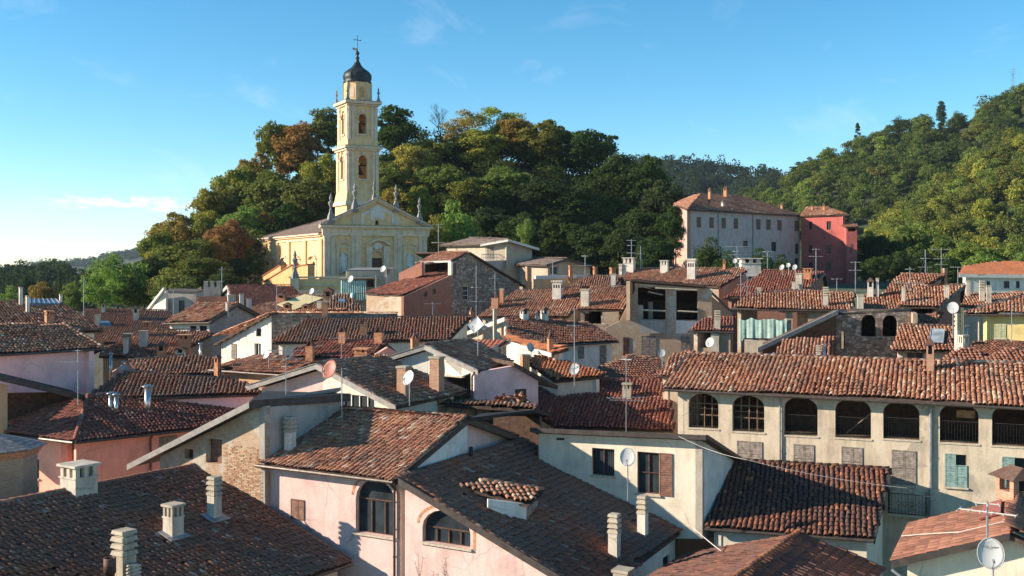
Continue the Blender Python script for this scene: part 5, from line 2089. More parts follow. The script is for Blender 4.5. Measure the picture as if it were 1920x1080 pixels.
prof_ = [(r_ * .92, z_) for r_, z_ in [(2.75, zt(154)), (2.85, zt(152)), (2.62, zt(150.5)), (2.78, zt(147)), (2.84, zt(142)), (2.72, zt(137)), (2.35, zt(133)), (1.75, zt(129)), (1.15, zt(125)), (.75, zt(120)), (.5, zt(115)), (.34, zt(111)), (.3, zt(108)), (.48, zt(106)), (.3, zt(104)), (.2, zt(101)), (.36, zt(98.5)), (.42, zt(96.5)), (.3, zt(94)), (.06, zt(92))]]
mb.lathe((cen.x, cen.y, 0), prof_, 16, R(CA))
dome = mb.build('dome', M['dome'], h, True)
mb = MB()
for i in range(8):
    a = R(CA + 45 * i)
    pr = [(r_ * .92, y_) for r_, y_ in [(2.66, 150.5), (2.82, 147), (2.88, 142), (2.76, 137), (2.39, 133), (1.79, 129), (1.19, 125), (.79, 120), (.54, 115)]]
    mb.path([Vector((cen.x + r_ * math.cos(a), cen.y + r_ * math.sin(a), zt(y_))) for r_, y_ in pr], .05, 4)
mb.build('dome_ribs', M['dome'], dome)
mb = MB()
mb.tube((cen.x, cen.y, zt(93)), (cen.x, cen.y, zt(65)), .06, 5)
for y_, l in ((72, .62),):
    mb.tube(Vector((cen.x, cen.y, zt(y_))) - cu * l, Vector((cen.x, cen.y, zt(y_))) + cu * l, .055, 5)
for dx, y_ in ((0, 65), (-.62, 72), (.62, 72)):
    q = Vector((cen.x, cen.y, zt(y_))) + cu * dx
    mb.lathe(q, [(.02, -.12), (.11, 0), (.02, .12)], 6)
mb.build('cross', M['iron'], h)
mb = MB()
q = Vector((cen.x, cen.y, zt(88)))
mb.slab([q, q - cu * .9 + up * .12, q - cu * 1.0 - up * .1, q - cu * .8 - up * .35, q - up * .42], cv * .03)
mb.build('weather_vane', M['sill'], h)
for i in (-1, 1):
    for j in (-1, 1):
        finial(h, cen + cu * (2.95 * i) + cv * (2.95 * j) + up * zt(190.4), 2.6, 'ch_w' if 0 else 'statue', 'pinnacle')

# ------------------------------------------------------------------ palace under the right slope
H = house('long faded rose palace with a row of small dark windows', 1390, 460, 190, name='palace', cat='palace')
def Z12(x, y):
    return (1220 + x / 4.571, 330 + y / 4.571)
hl = []
for x in (412, 520, 625, 730, 923, 1010, 1103, 1250):
    yy = 352 + (x - 412) * .037
    hl.append((*Z12(x - 17, yy), *Z12(x + 17, yy + 88), {'kind': 'shut', 'mat': 'wood_r', 'sill': None}))
for x0, x1, y0, y1 in ((790, 832, 555, 612), (1035, 1077, 565, 645), (1238, 1268, 580, 668), (1236, 1266, 705, 770)):
    hl.append((*Z12(x0, y0), *Z12(x1, y1), {'kind': 'glass', 'mat': 'wood_r', 'sill': None}))
roof(H, (1287, 392.5), 179.5, 44, 19, [(1284, 392.5), (1505, 404.5), (1494, 399), (1392, 368), (1312, 363)], 't_warm', 'coppo_far', 'rose_old', over=.5, skip=(2, 3), ridge=(3,), holes={0: hl}, gutter=(0,), wmats={4: 'coral'})
PW = H.walls[0]
for px_, y0, y1 in ((1346, 400, 520), (1411, 402, 520)):
    downpipe(H, PW, px_, y0, y1, 'gutter')
for x, yb, yt, w, m in ((1331, 374, 352, 8, 'brick_o'), (1361, 370, 350, 11, 'brick_o'), (1355, 388, 375, 7, 'chim_w'), (1330, 388, 374, 6, 'brick_o'), (1466, 392, 380, 7, 'brick_o')):
    chimney(H, x, yb, yt, w, 'hat', m)
a_, b_ = PW.sz(1362, 420)[0], PW.sz(1490, 458)[0]
# left wing of the palace, coral, seen through the trees
W2 = panel(H, (1290, 450), 180, 118, [(1288, 395), (1262, 385), (1262, 560), (1288, 560)], 'coral')
roof(H, RP.make(at(1264, 381, 186), -62, 18), 0, 0, 0, [(1262, 383), (1288, 392), (1313, 363), (1300, 366)], 't_warm', 'coppo_far', no_walls=True)
H = house('brick red palace wing with shuttered windows right of the rose palace', 1550, 460, 202, name='palace_wing', cat='palace wing')
hl = []
for x0, x1, y0, y1, k in ((1355, 1385, 390, 462, 'glass'), (1508, 1546, 388, 462, 'glass'), (1355, 1385, 590, 662, 'glass'), (1505, 1546, 588, 665, 'shut'), (1355, 1385, 738, 802, 'glass'), (1505, 1546, 738, 805, 'shut')):
    hl.append((*Z12(x0, y0), *Z12(x1, y1), {'kind': k, 'mat': 'wood_r', 'sill': None}))
roof(H, (1503, 405), 205, -40, 19, [(1498, 405.5), (1592, 402), (1553, 388.5), (1512, 389)], 't_warm', 'coppo_far', 'red', over=.4, skip=(2,), ridge=(2,), holes={0: hl}, back=4.5)
chimney(H, 1545, 394, 381, 6, 'hat', 'brick_o')
chimney(H, 1523, 394, 384, 5, 'hat', 'brick_o')
roof(H, (1588, 426), 198, -12, 14, [(1585, 426), (1610, 425.5), (1604, 417), (1568, 416)], 't_warm', 'coppo_far', 'red', over=.25,
     holes={0: [(1590, 428, 1604, 434, {'kind': 'none'}), (*Z12(1710, 585), *Z12(1728, 662), {'kind': 'shut', 'mat': 'wood_r', 'sill': None})]})
# ------------------------------------------------------------------ the town, nearest houses first
# --- bottom left: the big dark roof
H = house('large house under a dark lichen-grey tiled roof in the bottom left corner', 250, 1000, 41)
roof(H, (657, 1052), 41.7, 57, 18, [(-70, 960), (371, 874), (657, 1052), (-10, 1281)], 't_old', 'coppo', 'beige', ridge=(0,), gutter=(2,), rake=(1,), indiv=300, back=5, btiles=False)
chimney(H, 402, 972, 893, 31, 'louvre')
chimney(H, 325, 1005, 944, 42, 'box')
chimney(H, 233, 1098, 993, 50, 'louvre', 'concrete')
chimney(H, 250, 1112, 1058, 30, 'louvre', 'concrete')
chimney(H, 206, 1112, 1046, 23, 'pipe')
chimney(H, 148, 930, 868, 74, 'box', 'chim', d=41.3, ang=57)
if 1:
    P = H.pl.hit
    for x, y, w in ((325, 1006, 24), (402, 973, 18)):
        fl = MB()
        q = P(x, y)
        fl.box(q - H.pl.u * .45 - H.pl.s * .42 + H.pl.n * .10, H.pl.u * .9, H.pl.s * .8, H.pl.n * .03)
        fl.build('lead_flashing', M['zinc'], H.e)

# --- octagonal brick turret at the left edge
p = at(-15, 838, 44)
H = House('brick_turret', 'octagonal brown brick turret with grey slate roof at the left edge', (p.x, p.y, ground(p.x, p.y)), 'turret')
mb, uv = MB(), []
oc = [(p.x + 1.72 * math.cos(R(22.5 + 45 * i)), p.y + 1.72 * math.sin(R(22.5 + 45 * i))) for i in range(8)]
for i in range(8):
    W = Wall(oc[i], oc[(i + 1) % 8], 1)
    wall_mesh(mb, W, [(0, ground(p.x, p.y) - 1), (W.L, ground(p.x, p.y) - 1), (W.L, p.z - .03), (0, p.z - .03)], [], 0.3, uv)
mb.build('wall', M['brick'], H.e, uv=uv)
mb = MB()
for k in range(3):
    mb.lathe((p.x, p.y, p.z - .34 + k * .1), [(1.7 + .07 * (k + 1), 0), (1.7 + .07 * (k + 1), .095)], 8, R(22.5))
mb.build('cornice', M['brick_o'], H.e)
mb = MB()
for k in range(7):
    r0 = 2.1 - k * .3
    mb.lathe((p.x, p.y, p.z + k * .085), [(r0, 0), (r0, .03), (max(.05, r0 - .34), .12)], 8, R(22.5))
mb.build('roof', M['slate'], H.e)

# --- salmon house
H = house('salmon pink house with a hipped red tile roof and steel flues', 200, 830, 54)
roof(H, (140, 826), 52, 41, 18, [(140, 826), (520, 785), (520, 716), (165, 744)], 't_red', 'coppo', 'salmon', over=.45, skip=(2, 3), gutter=(0,), ridge=(2, 3), indiv=150,
     holes={0: [(299, 818, 331, 849, {'kind': 'shut', 'mat': 'wood_g', 'sill': 'sill'})]}, back=4, btiles=False)
downpipe(H, H.walls[0], 281, 822, 905, 'gutter')
for x, yb, yt, w in ((277, 768, 723, 12), (208, 765, 736, 9), (218, 768, 738, 8)):
    chimney(H, x, yb, yt, w, 'steel')
roof(H, (140, 826), 52, -28, 18, [(-40, 804), (140, 826), (165, 744), (147, 747), (-40, 790)], 't_red', 'coppo', 'salmon', over=.45, skip=(2, 3, 4), gutter=(0,), indiv=120, name='roof',
     holes={0: [(57, 861, 73, 896, {'kind': 'glass', 'bars': (1, 0)}), (57, 912, 72, 934, {'kind': 'glass', 'bars': (1, 0)})]})

# --- open shed at the left edge
H = house('open timber shed with a roof edge darkened for shade and ochre corner pier at the left edge', 60, 745, 57, name='open_shed', cat='shed')
W = panel(H, (14, 740), 54.5, 47, [(-80, 700), (14, 722), (14, 840), (-80, 840)], 'ochre')
a, b = W.hit(-80, 690) + W.n * .3, W.hit(153, 745) + W.n * .3
board(H, a, b, .3, .08, 'fascia_d')  # dark fascia and black sheet carry the roof edge's shade in colour
bk = -W.n * 1.6 + up * .3
sheet(H, [a, b, b + bk, a + bk], 'black', 'roof', .12)
a_, b_ = W.hit(0, 760) - W.n * 1.2, W.hit(160, 760) - W.n * 1.2
mb = MB()
mb.box(Vector((a_.x, a_.y, CZ - 11)) - W.d * 2, (b_ - a_) + W.d * 1.9, -W.n * .1, up * 4.6)
mb.build('back_wall', M['wood'], H.e)  # dark wood tone stands in for shade inside the shed

# --- rose house, upper left, and the house behind it
H = house('rose house with the tiled hip roof and blank shaded wall at the left edge', 100, 660, 62)
roof(H, (192, 651), 62, 47, 17, [(-60, 666), (192, 651), (119, 608), (-60, 611)], 't_warm', 'coppo_mid', 'lilac', over=.5, gutter=(0,), ridge=(1,), skip=(2,), back=3, btiles=False)
downpipe(H, H.walls[0], 171, 657, 722)
H = house('long low house with white end wall and skylight strip behind the rose house', 100, 600, 78)
roof(H, (192, 620), 78, 40, 17, [(-60, 630), (192, 620), (114, 565), (-60, 567)], 't_warm', 'coppo_mid', 'white', over=.4, ridge=(2,), skip=(2,), back=4, btiles=False)
for x, yb, yt, w, k, m in ((39, 572, 538, 9, 'plain', 'chim_w'), (52, 587, 554, 9, 'plain', 'chim_w'), (92, 608, 582, 20, 'box', 'brick_o'), (114, 568, 552, 7, 'plain', 'chim_w')):
    chimney(H, x, yb, yt, w, k, m)
pl = H.pl
sk = thing('skylight', 'long glazed skylight strip on the dark roof at far left', 'skylight', pl.hit(83, 569))
q = [pl.hit(*c_) + pl.n * .16 for c_ in ((56, 572), (112, 572), (104, 563.5), (56, 563.5))]
mb = MB()
mb.slab(q, pl.n * -.2)
mb.build('pane', M['glass_b'], sk)
mb = MB()
for i in range(7):
    mb.tube(q[0].lerp(q[1], i / 6), q[3].lerp(q[2], i / 6), .04, 4)
mb.build('glazing_bar', M['alu'], sk)

# --- brick gable house with the long grey verge, left of the pink house
H = house('bare brick gable house with long grey metal verge and black flat roof edge', 440, 850, 44)
W = panel(H, (497, 860), 44.3, -29, [(300, 856), (487, 762), (497, 762), (497, 975), (300, 975)], 'brick_p',
          holes=[(386, 823, 416, 869, {'kind': 'none'}), (346, 842, 362, 860, {'kind': 'none'})])
# bare bricks of the gable, laid one by one where the plaster has gone
bmesh_ = []
for k_ in 'abc':
    t_ = MB()
    t_.box(Vector((0, 0, 0)), W.d * .244, W.n * .016, up * .062)
    o_ = t_.build('brick', M['brick_' + k_ * 2], H.last_wall, org=(0, 0, 0))
    bmesh_.append(o_.data)
    bpy.data.objects.remove(o_)
s0_, s1_ = W.sz(419, 880)[0], W.sz(496.5, 880)[0]
zt_, zb_ = W.sz(460, 838)[1], W.sz(460, 940)[1]
rb = random.Random(2)
nb, row = 0, 0
z_ = zb_
while z_ < zt_ and nb < 298:
    s_ = s0_ + (.13 if row % 2 else 0)
    while s_ + .25 < s1_ and nb < 298:
        if rb.random() > .10 + .5 * max(0, (z_ - zt_ + .7)):
            o_ = bpy.data.objects.new('brick', bmesh_[rb.randrange(3)])
            COL.objects.link(o_)
            o_.parent = H.last_wall
            o_.location = W.pt(s_ + rb.uniform(-.006, .006), z_ + rb.uniform(-.004, .004), rb.uniform(.001, .009)) - ORG[H.last_wall]
            nb += 1
        s_ += .26
    z_ += .075
    row += 1
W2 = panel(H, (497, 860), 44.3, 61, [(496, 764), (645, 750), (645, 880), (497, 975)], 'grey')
a, b = W.hit(258, 872) + W.n * .55, W.hit(486, 756) + W.n * .55

board(H, a, b, .26, .06, 'fascia')
bk = -W.n * 6
sheet(H, [a + up * .13, b + up * .13, b + up * .13 + bk, a + up * .13 + bk], 'fascia', 'roof', .16)
c_, d_ = b + up * .12, W2.hit(642, 744) + W2.n * .4
board(H, b + up * .02, d_, .34, .08, 'fascia_d', 'fascia')
sheet(H, [b + up * .18, d_ + up * .18, d_ + up * .02 - W.d * 5, b + up * .02 - W.d * 2.5 + bk * .6], 'black', 'roof', .1)
panel(H, (400, 840), 47.5, -29, [(300, 850), (480, 790), (480, 960), (300, 960)], 'wood_r')
wd_ = MB()
wd_.box(W.pt(W.sz(386, 840)[0] + .05, W.sz(400, 868)[1], -.28), W.d * .6, -W.n * .05, up * 1.4)
wd_.build('door', M['wood_r'], H.e)

# --- pale pink house: sunlit roof and the lower dark wing
H = house('pale pink house with sunlit barrel tile roof, arched windows and a lower dark roof wing', 700, 950, 41)
PINK = H
roof(H, (740, 899), 41, -29, 17.6, [(482, 868), (740, 899), (877, 784), (598, 765)], 't_warm', 'coppo', 'pink', over=.4, gutter=(0,), ridge=(2,), rake=(1,), skip=(2, 3), indiv=300,
     wmats={1: 'white'}, holes={0: [(547, 937, 570, 973, {'kind': 'shut', 'mat': 'wood_r', 'sill': None}), (667, 899, 742, 1003, {'arch': True, 'rise': .85, 'mat': 'wood', 'bars': (2, 0)})]},
     back=4.5, fmat='fascia_d', overs={3: .02, 1: .03})
chimney(H, 544, 846, 781, 25, 'louvre', 'chim_w')
WP = H.walls[0]
downpipe(H, WP, 742, 915, 1120, 'fascia_d')
mb = MB()
ax, _ = WP.sz(553, 975)
mb.tube(WP.pt(ax + .5, WP.sz(560, 976)[1], .02), WP.pt(ax + .9, WP.sz(560, 992)[1], .02), .012, 4)
mb.build('loose_cable', M['iron'], H.e)
roof(H, (748, 897), 40.7, 61, 21.5, [(748, 897), (1111, 1117), (1191, 1062), (1283, 993), (1185, 945), (1105, 895), (1010, 838), (985, 824)], 't_old', 'coppo', 'pink', over=.4,
     rake=(0,), skip=(3, 4, 5, 6, 7), indiv=300, wmats={1: 'white', 2: 'white'}, fmat='fascia_d',
     holes={0: [(792, 957, 882, 1022, {'arch': True, 'rise': .75, 'mat': 'wood', 'bars': (3, 0)})], 2: [(1243, 1042, 1256, 1078, {'kind': 'glass', 'sill': None})]})
PLW = H.pl
chimney(H, 1152, 1044, 963, 29, 'louvre', 'chim')
chimney(H, 1205, 1005, 929, 26, 'louvre', 'chim_w')
chimney(H, 1168, 1112, 1066, 44, 'plain', 'concrete')
chimney(H, 883, 860, 838, 7, 'pipe', 'iron')
# brick arches round the two arched windows
for x0, x1, y0, y1, rs in ((663, 747, 893, 1003, .85), (786, 888, 951, 1022, .75)):
    Wq = WP if x0 < 700 else H.walls[0]
    rc = Wq.rect(x0, y0, x1, y1)
    pts = arch_pts(rc[0], rc[1], rc[2], rc[3], rs, 16)[1:]
    mb = MB()
    for a_, b_ in zip(pts[:-1], pts[1:]):
        cn = ((rc[0] + rc[1]) / 2, rc[3] - rs)
        def sh(p_, k):
            d_ = Vector((p_[0] - cn[0], p_[1] - cn[1]))
            d_ = d_.normalized() * k if d_.length else d_
            return (p_[0] + d_.x, p_[1] + d_.y)
        o_ = [sh(a_, -.02), sh(b_, -.02), sh(b_, .1), sh(a_, .1)]
        mb.slab([Wq.pt(*q_, .006) for q_ in o_], Wq.n * -.02)
    mb.build('brick_arch', M['brick_o'], H.e)
# dormer on the dark wing
dd_ = PLW.hit(950, 968).y - .15
W = panel(H, (950, 965), dd_ - .1, 16, [(915, 936), (987, 945), (987, 984), (915, 952)], 'white', thick=.12)
e_ = W.sz(987, 960)
W3 = panel(H, (987, 960), W.hit(987, 960).y, 75, [(987, 945), (1009, 938), (1009, 968), (987, 984)], 'wood_g', thick=.05, name='dormer_shutter')
DH = House.__new__(House)
DH.e = H.e
pr = W.hit(989, 944)
roof(DH, RP.make(pr + W.n * .25, 16, 12), 0, 0, 0, [(862, 913), (990, 947), (1020, 922), (905, 903)], 't_warm', 'coppo', no_walls=True, name='dormer_roof', ridge=(2,), thick=.06)

# loft under the ridge of the pink house
sheet(H, [at(877, 784, 45.4), at(1003, 768, 49), at(1030, 775, 52), at(905, 775, 50)], 'black', 'loft_roof', .14)
panel(H, (960, 810), 51.5, -20, [(925, 778), (1012, 782), (1012, 850), (925, 850)], 'wood')

# --- cream house
H = house('cream house with brown shuttered windows under a flat dark eave', 1200, 880, 45)
W = panel(H, (1317, 900), 44.6, -25, [(1010, 806), (1317, 819), (1317, 1010), (1240, 1010), (1010, 870)], 'cream',
          holes=[(1110, 841, 1152, 892, {'kind': 'glass', 'mat': 'wood', 'bars': (1, 0)}), (1195, 848, 1236, 926, {'kind': 'open_r', 'mat': 'wood_r', 'bars': (1, 1)})])
W2 = panel(H, (1317, 900), 44.6, 65, [(1317, 819), (1392, 866), (1392, 1010), (1317, 1010)], 'white')
P1, P2 = W.hit(1003, 801) + W.n * .5, W.hit(1330, 815) + W.n * .5
bk = -W.n * 8 - up * 2.5
sheet(H, [P1, P2, P2 + bk, P1 + bk], 'deck', 'roof', .12)
board(H, P1 - up * .05, P2 - up * .05, .2, .06, 'fascia_d', 'gutter')
board(H, P2, P2 + bk, .16, .05, 'fascia_d')
mb = MB()
for x in (1046, 1051, 1056):
    a_, z_ = W.sz(x, 823)
    mb.lathe(W.pt(a_, z_, 0), [(.06, -.05), (.06, .05)], 8)
mb.build('vent_hole', M['black'], H.e)  # black plugs, vent shade put into their colour

# --- dark barrel-tile roof right of the cream house
H = house('house with very dark barrel tiles and one bright orange sunlit patch by the cream house', 1500, 940, 45)
roof(H, (1638, 1009), 42.6, -17, 17, [(1322, 987), (1638, 1009), (1668, 882), (1376, 865)], 't_dark', 'coppo', 'cream', over=.3, ridge=(2,), gutter=(0,), rake=(1,), indiv=300, back=3.6, skip=(2,))

# --- bottom centre right: low roof with a ridge of tiles
H = house('low dark flat-tiled roof with a ridge running to the bottom edge', 1480, 1050, 40)
roof(H, (1500, 998), 40, 58, 17, [(1330, 1123), (1500, 998), (1660, 1063), (1560, 1150)], 't_dark', 'flat', 'white', over=.3, ridge=(0,), indiv=200, back=4.5, skip=(0,))

# --- bottom right: brown flat-tile roof
H = house('low house with sunlit brown flat concrete tiles in the bottom right corner', 1800, 1010, 32)
roof(H, (1672, 1052), 32, -116, 20, [(1672, 1052), (1706, 979), (1912, 932), (1893, 1000)], 't_brown', 'flat_big', 'cream', over=.4, indiv=300, wave=.006, skip=(2,), ridge=(2,), back=3.2, bslope=20)
BR = H
a, b = H.pts[0] - up * .1, H.pts[3] - up * .1
board(H, a, b, .2, .08, 'fascia_d', 'verge_board')
a, b = H.pts[0] - up * .08, H.pts[1] - up * .08
board(H, a, b, .12, .1, 'fascia_d', 'gutter')
chimney(H, 1906, 972, 874, 74, 'hat', 'brick_c', d=35.5, ang=12)
q = [H.pl.hit(*c_) + H.pl.n * .1 for c_ in ((1838, 978), (1878, 966), (1880, 941), (1846, 951))]
mb = MB()
mb.slab(q, H.pl.n * -.06)
mb.build('orange_flashing', M['dish_r'], H.e)
mb = MB()
vv = H.pl.v
mb.path([H.pts[0] - up * .25, H.pts[0] + vv * .5 - up * .6, H.pts[0] + vv * 1.0 - up * .85 - H.pl.u * .4, H.pts[0] + vv * 1.0 - up * 4 - H.pl.u * .4], .05, 7)
mb.build('downpipe', M['zinc'], H.e)

# --- the arcaded building
H = house('long grey building with a row of arched loggia openings and faded shutters', 1600, 800, 51, name='arcaded_building', cat='building')
ar = [(1291, 738, 1347, 803), (1373, 742, 1433, 810), (1470, 745, 1533, 817), (1566, 748, 1633, 822), (1656, 753, 1724, 824), (1762, 757, 1835, 831), (1860, 760, 1936, 837)]
sh_ = [(1489, 834, 1525, 884, 'shut', 'wood_g'), (1579, 839, 1616, 890, 'shut', 'wood_g'), (1673, 845, 1716, 909, 'shut', 'wood_g'), (1773, 852, 1812, 913, 'half', 'wood_t'), (1880, 858, 1925, 928, 'half', 'wood_t'), (1383, 828, 1428, 872, 'shut', 'wood_g')]
hl = [(*a_, {'arch': True, 'rise': .52, 'kind': 'none'}) for a_ in ar] + [(*s_[:4], {'kind': s_[4], 'mat': s_[5]}) for s_ in sh_]
roof(H, (1503, 739), 51, -22, 17, [(1245, 727), (2000, 766), (2000, 686), (1290, 664)], 't_warm', 'coppo', 'arcade', over=.55, gutter=(0,), ridge=(2,), rake=(3,), skip=(2,), indiv=300, holes={0: hl}, back=5, btiles=False, wave=.05)
AW = H.walls[0]
ARC = H
for a_ in ar:
    rc = AW.rect(*a_)
    mb = MB()
    z1 = rc[2] + .98
    for z in (rc[2] + .08, z1):
        mb.tube(AW.pt(rc[0], z, -.1), AW.pt(rc[1], z, -.1), .018, 5)
    k = 13
    for i in range(1, k):
        x = rc[0] + (rc[1] - rc[0]) * i / k
        mb.tube(AW.pt(x, rc[2], -.1), AW.pt(x, z1, -.1), .0085, 4)
    mb.build('railing', M['iron'], H.e)
    mb = MB()
    mb.box(AW.pt(rc[0] - .06, rc[2] - .07, -.25), AW.d * (rc[1] - rc[0] + .12), AW.n * .29, up * .066)
    mb.build('sill', M['sill'], H.e)
for i in range(2):      # tall old casements behind the first two arches
    rc = AW.rect(*ar[i])
    mb = MB()
    for k in range(5):
        x = rc[0] + (rc[1] - rc[0]) * k / 4
        mb.box(AW.pt(x - .03, rc[2], -.32), AW.d * .06, AW.n * .05, up * (rc[3] - rc[2] - .12))
    for k in (.35, .68):
        z = rc[2] + (rc[3] - rc[2]) * k
        mb.box(AW.pt(rc[0], z, -.33), AW.d * (rc[1] - rc[0]), AW.n * .05, up * .06)
    mb.build('casement', M['beam'], H.e)
rc = AW.rect(*ar[3])
mb = MB()
mb.tube(AW.pt(rc[0] + .4, rc[2] + .1, -.6), AW.pt(rc[1] + .1, rc[2] + 1.3, -.45), .03, 5)
mb.build('leaning_pole', M['beam'], H.e)
rc = AW.rect(*ar[5])
mb = MB()
mb.box(AW.pt(rc[0] + .7, rc[3] - .75, -.9), AW.d * .8, -AW.n * .1, up * .35)
mb.build('hanging_board', M['wood_o'], H.e)
# loggia floor and back wall
fl = MB()
r0, r6 = AW.rect(*ar[0]), AW.rect(*ar[6])
fl.slab([AW.pt(.3, r0[2] - .12, -.31), AW.pt(r6[1], r6[2] - .12, -.31), AW.pt(r6[1], r6[2] - .12, -3.6), AW.pt(.3, r0[2] - .12, -3.6)], up * -.2)
fl.build('loggia_floor', M['beam'], H.e)
fl = MB()
fl.box(AW.pt(.31, r6[2] - 1, -3.6), AW.d * (AW.L - .7), -AW.n * .1, up * 4.2)
fl.build('loggia_back_wall', M['wood'], H.e)  # dark wood colour carries the loggia's inner shade
downpipe(H, AW, 1463, 752, 900, 'zinc')
downpipe(H, AW, 1745, 765, 1000, 'zinc', r=.075)
chimney(H, 1744, 696, 633, 21, 'hat', 'brick_c', ang=-22)
# balcony with its ironwork
a0, z0 = AW.sz(1668, 955)
a1, _ = AW.sz(1737, 960)
mb = MB()
mb.box(AW.pt(a0, z0 - .1, -.05), AW.d * (a1 - a0), AW.n * .95, up * .1)
bal = mb.build('balcony', M['sill'], H.e)
mb = MB()
cs = [AW.pt(a0, z0, .0), AW.pt(a0, z0, .9), AW.pt(a1, z0, .9), AW.pt(a1, z0, 0)]
for p_, q_ in zip(cs[:-1], cs[1:]):
    for z in (.05, .95):
        mb.tube(p_ + up * z, q_ + up * z, .02, 5)
    k = max(3, int((q_ - p_).length / .14))
    for i in range(k + 1):
        c_ = p_.lerp(q_, i / k)
        mb.tube(c_, c_ + up * .95, .011, 4)
        if i < k and i % 2 == 0:
            m_ = p_.lerp(q_, (i + 1) / k) + up * .5
            for s_ in range(6):
                t0, t1 = s_ * 1.047, (s_ + 1) * 1.047
                dd = (q_ - p_).normalized()
                mb.tube(m_ + dd * .1 * math.cos(t0) + up * .1 * math.sin(t0), m_ + dd * .1 * math.cos(t1) + up * .1 * math.sin(t1), .01, 3)
mb.build('balcony_railing', M['iron'], bal)

# --- red tiled roof between the cream house and the arcade
H = house('house with a plain red tile roof left of the arcaded building', 1130, 760, 62)
roof(H, (1150, 802), 60, -14, 17, [(1000, 775), (1040, 799), (1262, 806), (1252, 714), (1033, 711), (1008, 728)], 't_red', 'coppo_mid', 'cream', over=.3, ridge=(3,), skip=(3,), back=4, btiles=False)
chimney(H, 1107, 731, 705, 23, 'box')
chimney(H, 1176, 747, 718, 22, 'box')
RED = H

# --- centre: gabled houses
H = house('cream and pink gabled house with a row of white framed windows', 640, 740, 51)
roof(H, (743, 762), 50, 63.5, 16.5, [(743, 762), (875, 733), (760, 687), (722, 669), (593, 683)], 't_warm', 'coppo', 'cream', over=.5, ridge=(3,), rake=(4,), skip=(3, 2), indiv=300, fmat='fascia',
     back=4.4, wmats={'back': {3: 'pink', 2: 'pink', 1: 'pink'}}, holes={4: [(641, 741, 702, 776, {'kind': 'glass', 'mat': 'win_w', 'bars': (3, 0)})], 'back': {3: [(546, 740, 586, 757, {'kind': 'glass', 'bars': (3, 0)})]}})
chimney(H, 819, 732, 668, 31, 'plain', 'brick_c')
chimney(H, 757, 740, 686, 29, 'plain', 'brick_c')
H = house('white and rose gabled house with a ribbon window behind the brick chimney', 850, 680, 57)
roof(H, (897, 695), 57, 70, 17, [(897, 695), (962, 679), (884, 637), (797, 648)], 't_warm', 'coppo', 'white', over=.35, ridge=(2,), rake=(3,), skip=(2,), fmat='fascia', back=3.4, indiv=150,
     holes={3: [(834, 678, 866, 704, {'kind': 'glass', 'bars': (2, 0)})]})
W = panel(H, (889, 720), 57.2, 25, [(889, 699), (962, 686), (1009, 714), (1009, 790), (889, 790)], 'lilac', holes=[(967, 730, 985, 746, {'kind': 'shut', 'mat': 'wood', 'sill': None})])
downpipe(H, W, 884, 706, 750)
a, b = W.hit(958, 678) + W.n * .4, W.hit(1040, 722) + W.n * .4
bk = -W.n * 5
sheet(H, [a, b, b + bk, a + bk], 'deck', 'lean_to_roof', .2)  # dark boards put the slab's shade into its colour

# --- ragged lean-to with tile heap in front of it
H = house('ragged plank lean-to with loose old tiles along its edge', 880, 765, 54, name='lean_to', cat='lean-to')
roof(H, (900, 759), 54, -3, 5, [(766, 752), (1006, 768), (1012, 759), (775, 744)], 't_warm', 'coppo', no_walls=True, wave=.05)
pw = panel(H, (850, 770), 54.4, -3, [(760, 756), (1000, 768), (1000, 830), (760, 830)], 'wood')
for i in range(5):
    a_, z_ = pw.sz(780 + 28 * i, 762)
    for k in range(5):
        mb = MB()
        mb.box(pw.pt(a_ + .02 * k, z_ - .55 + .14 * k - .03 * i, .02), pw.d * .72, pw.n * .03, up * (.11 + .01 * (k % 3)))
        mb.build('plank', M['wood_o'], H.e)
tp = thing('tile_heap', 'heap of spare clay tiles lying on the lean-to edge below the rose wall', 'tile heap', at(962, 757, 54.6))
rr = random.Random(3)
V_, F_ = KIND['coppo'][2]
var = [np_mesh('tile', V_, F_, np.full(len(V_), t_), M['t_orange' if t_ > .5 else 't_warm']) for t_ in (.2, .5, .8)]
for i in range(46):
    o_ = bpy.data.objects.new('tile', var[i % 3])
    COL.objects.link(o_)
    o_.parent = tp
    x_ = rr.uniform(-.85, .85)
    o_.location = (x_, rr.uniform(-.25, .25), rr.uniform(0.0, .42) * (1 - abs(x_) * .6))
    o_.rotation_euler = (rr.uniform(-.9, .9), rr.uniform(-.9, .9), rr.uniform(0, 6))

# --- centre-left middle distance
H = house('ochre house under a warm tiled roof with a small brick chimney turret', 480, 690, 63)
roof(H, (470, 696), 62, -28, 17, [(393, 691), (548, 702), (582, 684), (513, 666), (480, 667)], 't_warm', 'coppo_mid', 'ochre', over=.4, gutter=(0,), skip=(2, 3), back=3, btiles=False)
chimney(H, 408, 694, 665, 15, 'hat')
H = house('house with a red barrel tile roof set with tall hooded brick chimneys', 640, 660, 65)
roof(H, (640, 673), 64, -12, 19, [(545, 669), (692, 675), (727, 643), (640, 641), (600, 641), (552, 654)], 't_red', 'coppo_mid', 'cream', over=.3, skip=(2, 3, 4), ridge=(2,), back=3, btiles=False)
chimney(H, 582, 671, 637, 18, 'brick')
chimney(H, 680, 676, 652, 33, 'box', 'brick_o')
chimney(H, 711, 646, 611, 19, 'brick')
chimney(H, 643, 643, 612, 17, 'brick')
panel(H, (720, 660), 63, 30, [(706, 664), (727, 651), (752, 664), (752, 690), (706, 690)], 'coral')
sheet(H, [at(703, 665, 62.7), at(726, 648, 63.6), at(728, 650, 67), at(706, 664, 66)], 'fascia', 'gable_roof', .12)
H = house('long shaded roof of dark old tiles below the rubble stone wall', 650, 620, 78)
